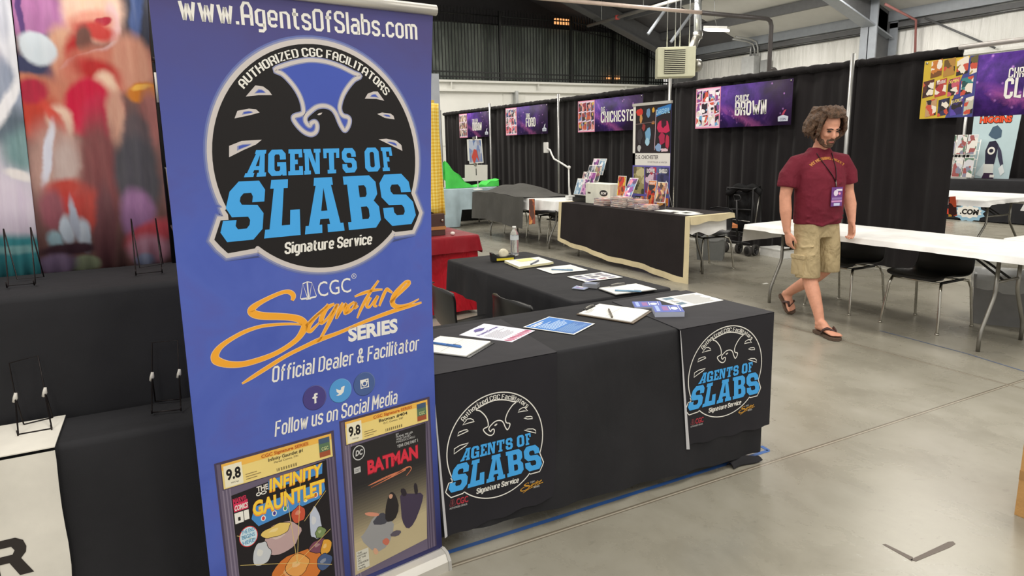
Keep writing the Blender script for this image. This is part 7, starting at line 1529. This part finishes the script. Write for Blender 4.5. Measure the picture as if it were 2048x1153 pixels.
FR = foot((.245, -.102, .03), (.505, -.112, .028), (.275, -.102, .10), 1)    # inner side of his right foot is +left
FL_ = foot((-.445, .062, .135), (-.325, .07, -.09+.135), (-.405, .062, .175), -1) if False else foot((-.455, .062, .165), (-.315, .068, .03), (-.405, .062, .19), -1)
body = mpart(remesh(b, .0058, 5), 'body')
# t-shirt
b = B(); sh = M_SHIRT
b.loft([ringz(.865, .025, 0, .142, .192), ringz(.90, .025, 0, .146, .194), ringz(1.0, .03, 0, .152, .196), ringz(1.12, .03, 0, .15, .2), ringz(1.24, .03, 0, .142, .205), ringz(1.32, .015, 0, .126, .205), ringz(1.37, .0, 0, .105, .18), ringz(1.41, -.008, 0, .086, .142), ringz(1.445, -.01, 0, .074, .108), ringz(1.475, -.008, 0, .066, .082)], sh)
for sd in (-1, 1):
    A = ARM[sd]; b.tube([Vector((-.0, sd*.10, 1.365)), Vector(A[0])+Vector((0, sd*.0, -.012)), Vector(A[1]), Vector(A[1])*.45+Vector(A[2])*.55], [.078, .083, .082, .08], sh, 18)
for k, (c0, sgn) in enumerate(((1.10, 1), (1.02, -1), (.93, 1), (1.18, -1), (.89, -1))):
    b.tube([(.12, -.17, c0), (.168, -.06, c0+.03*sgn), (.165, .08, c0-.02*sgn), (.11, .18, c0+.02)], [.006, .012, .012, .005], sh, 8)
shirt = mpart(remesh(b, .0075, 4), 'shirt')
# arched chest lettering laid on the shirt front
bpy.context.view_layer.update()
from mathutils.bvhtree import BVHTree
deps = bpy.context.evaluated_depsgraph_get()
def surf(me): return BVHTree.FromPolygons([v.co for v in me.vertices], [tuple(p.vertices) for p in me.polygons])
ST = surf(shirt.data); IM = MW[man.name].inverted() @ MT
def onshirt(u, v, h):
    o = IM @ Vector((.6, u, v)); d = (IM.to_3x3() @ Vector((-1, 0, 0))); hit = ST.ray_cast(o, d)[0]
    return (hit if hit else IM @ Vector((.15, u, v)))-d*(.0025+h)
a = Art(); octa(a, 'MY MORNING JACKET', 0, 0, 0, .021, ink((176, 112, 54)), 1, 1.7, arc=(-.002, 1.165, .215, .215, 130, 48))
b = B(); a.xf(lambda p: (-p[0]*-1, p[1])).onto(b, lambda u, v, h: onshirt(u, v, h), .0004); b.obj('shirt_lettering', man, local=True, fixn=False)
# shorts
b = B()
b.loft([ringz(.95, .02, 0, .125, .165), ringz(.86, .02, 0, .135, .178), ringz(.76, .03, 0, .12, .17)], M_SHORT)
b.tube([(.03, -.095, .86), (.065, -.108, .64), (.095, -.11, .52), (.10, -.112, .432)], [(.122, .09), (.108, .092), (.100, .092), (.101, .094)], M_SHORT, 20, flat=(1, 0, 0))
b.tube([(.01, .095, .86), (.05, .10, .66), (.07, .098, .53), (.072, .098, .465)], [(.122, .09), (.108, .09), (.096, .088), (.097, .088)], M_SHORT, 20, flat=(1, 0, 0))
for k in range(3): b.tube([(.02, -.2, .70-.07*k), (.12, -.19, .685-.07*k), (.19, -.12, .70-.07*k)], [.004, .009, .004], M_SHORT, 6)
shorts = mpart(remesh(b, .007, 4), 'shorts')
b = B(); Tp = Matrix.Translation((.085, -.198, .535)) @ Matrix.Rotation(rad(8), 4, 'Z')
b.box((-.065, -.012, -.08), (.065, .012, .07), M_SHORT, Tp, .012); b.box((-.07, -.018, .055), (.07, .01, .09), M_SHORT, Tp, .008); b.V = [MT @ v for v in b.V]; b.obj('cargo_pocket', man)
# hair: loose curls round the skull
b = B(); rh = random.Random(11)
b.ell((-.03, 0, .043), (.103, .09, .088), M_HAIR, HR); b.ell((-.06, 0, -.02), (.07, .085, .08), M_HAIR, HR)
for k in range(120):
    th = rad(rh.uniform(48, 312)) if k > 26 else rad(rh.uniform(-60, 60)); front = k <= 26
    n = 9; pts = []; amp = rh.uniform(.012, .026); ph = rh.uniform(0, 6.28); fl = rh.uniform(.0, .03); lo = rh.uniform(-.10, -.05); tw = rh.uniform(-.25, .25)
    if front:       # locks combed back from the hairline over the crown
        y0 = .06*sin(th)/sin(rad(60)); zt = rh.uniform(.126, .15)-5*y0*y0
        P4 = [Vector((.078, y0, .098)), Vector((.068, y0*1.05, .122)), Vector((.03, y0*1.25, zt)), Vector((-.03, y0*1.5, zt)), Vector((-.085, y0*1.6, .105)), Vector((-.125, y0*1.5, .05))]
    else:
        c, s_ = cos(th), sin(th); side = abs(s_)
        P4 = [Vector((.02*c+.02, .05*s_, .128)), Vector((-.015+.09*c, .088*s_, .105)), Vector((-.025+.118*c, (.116+fl*.3)*s_, .065)), Vector((-.03+.128*c, (.12+fl*.8)*s_, .01)), Vector((-.035+(.126)*c, (.116+fl)*s_, lo*.45)), Vector((-.04+.108*c, (.092+fl*.6)*s_, lo))]
    for i_, p in enumerate(P4):
        w2 = amp*(i_/5); pts.append(HR @ (p+Vector((w2*sin(ph+i_*1.7), w2*cos(ph*1.3+i_*1.9), w2*.6*sin(ph+i_*2.3)))))
    r_ = rh.uniform(.009, .015); b.tube(pts, [r_*.7, r_, r_*1.1, r_*1.15, r_*1.1, r_*.6], M_HAIR, 7)
mpart(remesh(b, .0052, 1), 'hair')
# beard, brows, eyes, lips
b = B()
for c, r in (((.062, 0, -.108), (.032, .04, .02)), ((.04, .04, -.085), (.034, .016, .028)), ((.04, -.04, -.085), (.034, .016, .028)), ((.02, .058, -.06), (.02, .01, .032)), ((.02, -.058, -.06), (.02, .01, .032)), ((.03, 0, -.112), (.035, .04, .014)), ((.096, 0, -.055), (.013, .028, .007)), ((.088, .025, -.07), (.01, .008, .018)), ((.088, -.025, -.07), (.01, .008, .018)), ((.088, 0, -.092), (.012, .02, .013))): b.ell(c, r, M_BEARD, HR)
mpart(remesh(b, .004, 2), 'beard')
for sd in (-1, 1):
    b = B(); b.tube([HR @ Vector((.094, sd*.012, .021)), HR @ Vector((.094, sd*.03, .026)), HR @ Vector((.078, sd*.052, .018))], [.004, .005, .003], M_DARK, 6); b.V = [MT @ v for v in b.V]; b.obj('eyebrow', man)
    b = B(); b.ell((.084, sd*.031, .004), (.01, .016, .006), M_DARK, HR, 10, 6); b.V = [MT @ v for v in b.V]; b.obj('eye', man)
b = B(); b.ell((.099, 0, -.071), (.007, .02, .005), mat('lips', (176, 104, 96), .5), HR, 12, 6); b.V = [MT @ v for v in b.V]; b.obj('mouth', man)
# flip-flops
M_SOLE = mat('sandal_sole', (92, 74, 62), .7); M_STRAP = mat('sandal_strap', (62, 34, 30), .55)
def flipflop(PF, sd):
    P, L = PF; out = [(-.06, .0), (-.05, .03), (.1, .038), (.35, .034), (.6, .046), (.85, .05), (1.0, .038), (1.07, .0)]
    pl = [(x, -y) for x, y in out]+[(x, y) for x, y in reversed(out[1:-1])]
    b = B(); b.prism(pl, lambda u, v, h: MT @ P(u, v, -.004+h), .022, M_SOLE); so = b.obj('sandal', man)
    b = B()
    for q in (-1, 1):
        pts = [P(.42, q*.044, -.004), P(.5, q*.044, .03), P(.62, q*.03, .052), P(.76, sd*.022+q*.006, .036), P(.82, sd*.022, .012)]
        b.tube([MT @ p for p in pts], [(.013, .004)]*3+[(.009, .004), (.005, .004)], M_STRAP, 8)
    b.obj('sandal_strap', so)
flipflop(FR, 1); flipflop(FL_, -1)
# lanyard and badge
M_LAN = mat('lanyard_black', (36, 18, 24), .6); b = B(); J = (-.0, .03, 1.215)
def strap(pts): 
    Q = []
    for (u, v) in pts: Q.append(onshirt(u, v, .004))
    return Q
b.tube(strap([(-.075, 1.43), (-.06, 1.38), (-.03, 1.31), (.0, 1.26), (.03, 1.205)]), [(.007, .0025)]*5, M_LAN, 6); b.tube(strap([(.062, 1.43), (.056, 1.38), (.046, 1.31), (.038, 1.26), (.03, 1.205)]), [(.007, .0025)]*5, M_LAN, 6)
b.obj('lanyard', man, local=True)
b = B(); b.tube(strap([(.03, 1.215), (.032, 1.19), (.034, 1.165)]), .005, M_STEEL, 6); b.obj('lanyard_clip', man, local=True)
b = B(); q0 = onshirt(.036, 1.165, .012); bx_ = IM.to_3x3() @ Vector((.0, 1, 0)); nx_ = IM.to_3x3() @ Vector((1, 0, 0))
bf = lambda u, v, h: q0+bx_*u+Vector((0, 0, v))+nx_*(h+.006)
b.prism([(-.05, -.15), (.05, -.15), (.05, 0), (-.05, 0)], bf, .004, ink((110, 64, 136)))
a = Art(); a.disc(-.012, -.045, .02, .024, ink((226, 214, 232)), 1, 20); a.rect(-.01, -.03, .045, -.014, ink((226, 214, 232)), 2); a.rect(-.045, -.098, .045, -.08, ink((150, 120, 176)), 1); a.rect(-.048, -.118, .048, -.104, ink((206, 150, 200)), 1); a.rect(-.025, -.146, .03, -.124, ink((200, 206, 236)), 1); a.disc(.022, -.05, .01, .01, ink((240, 150, 190)), 2, 12)
a.onto(b, bf, .0005); b.obj('badge', man, local=True, fixn=False)
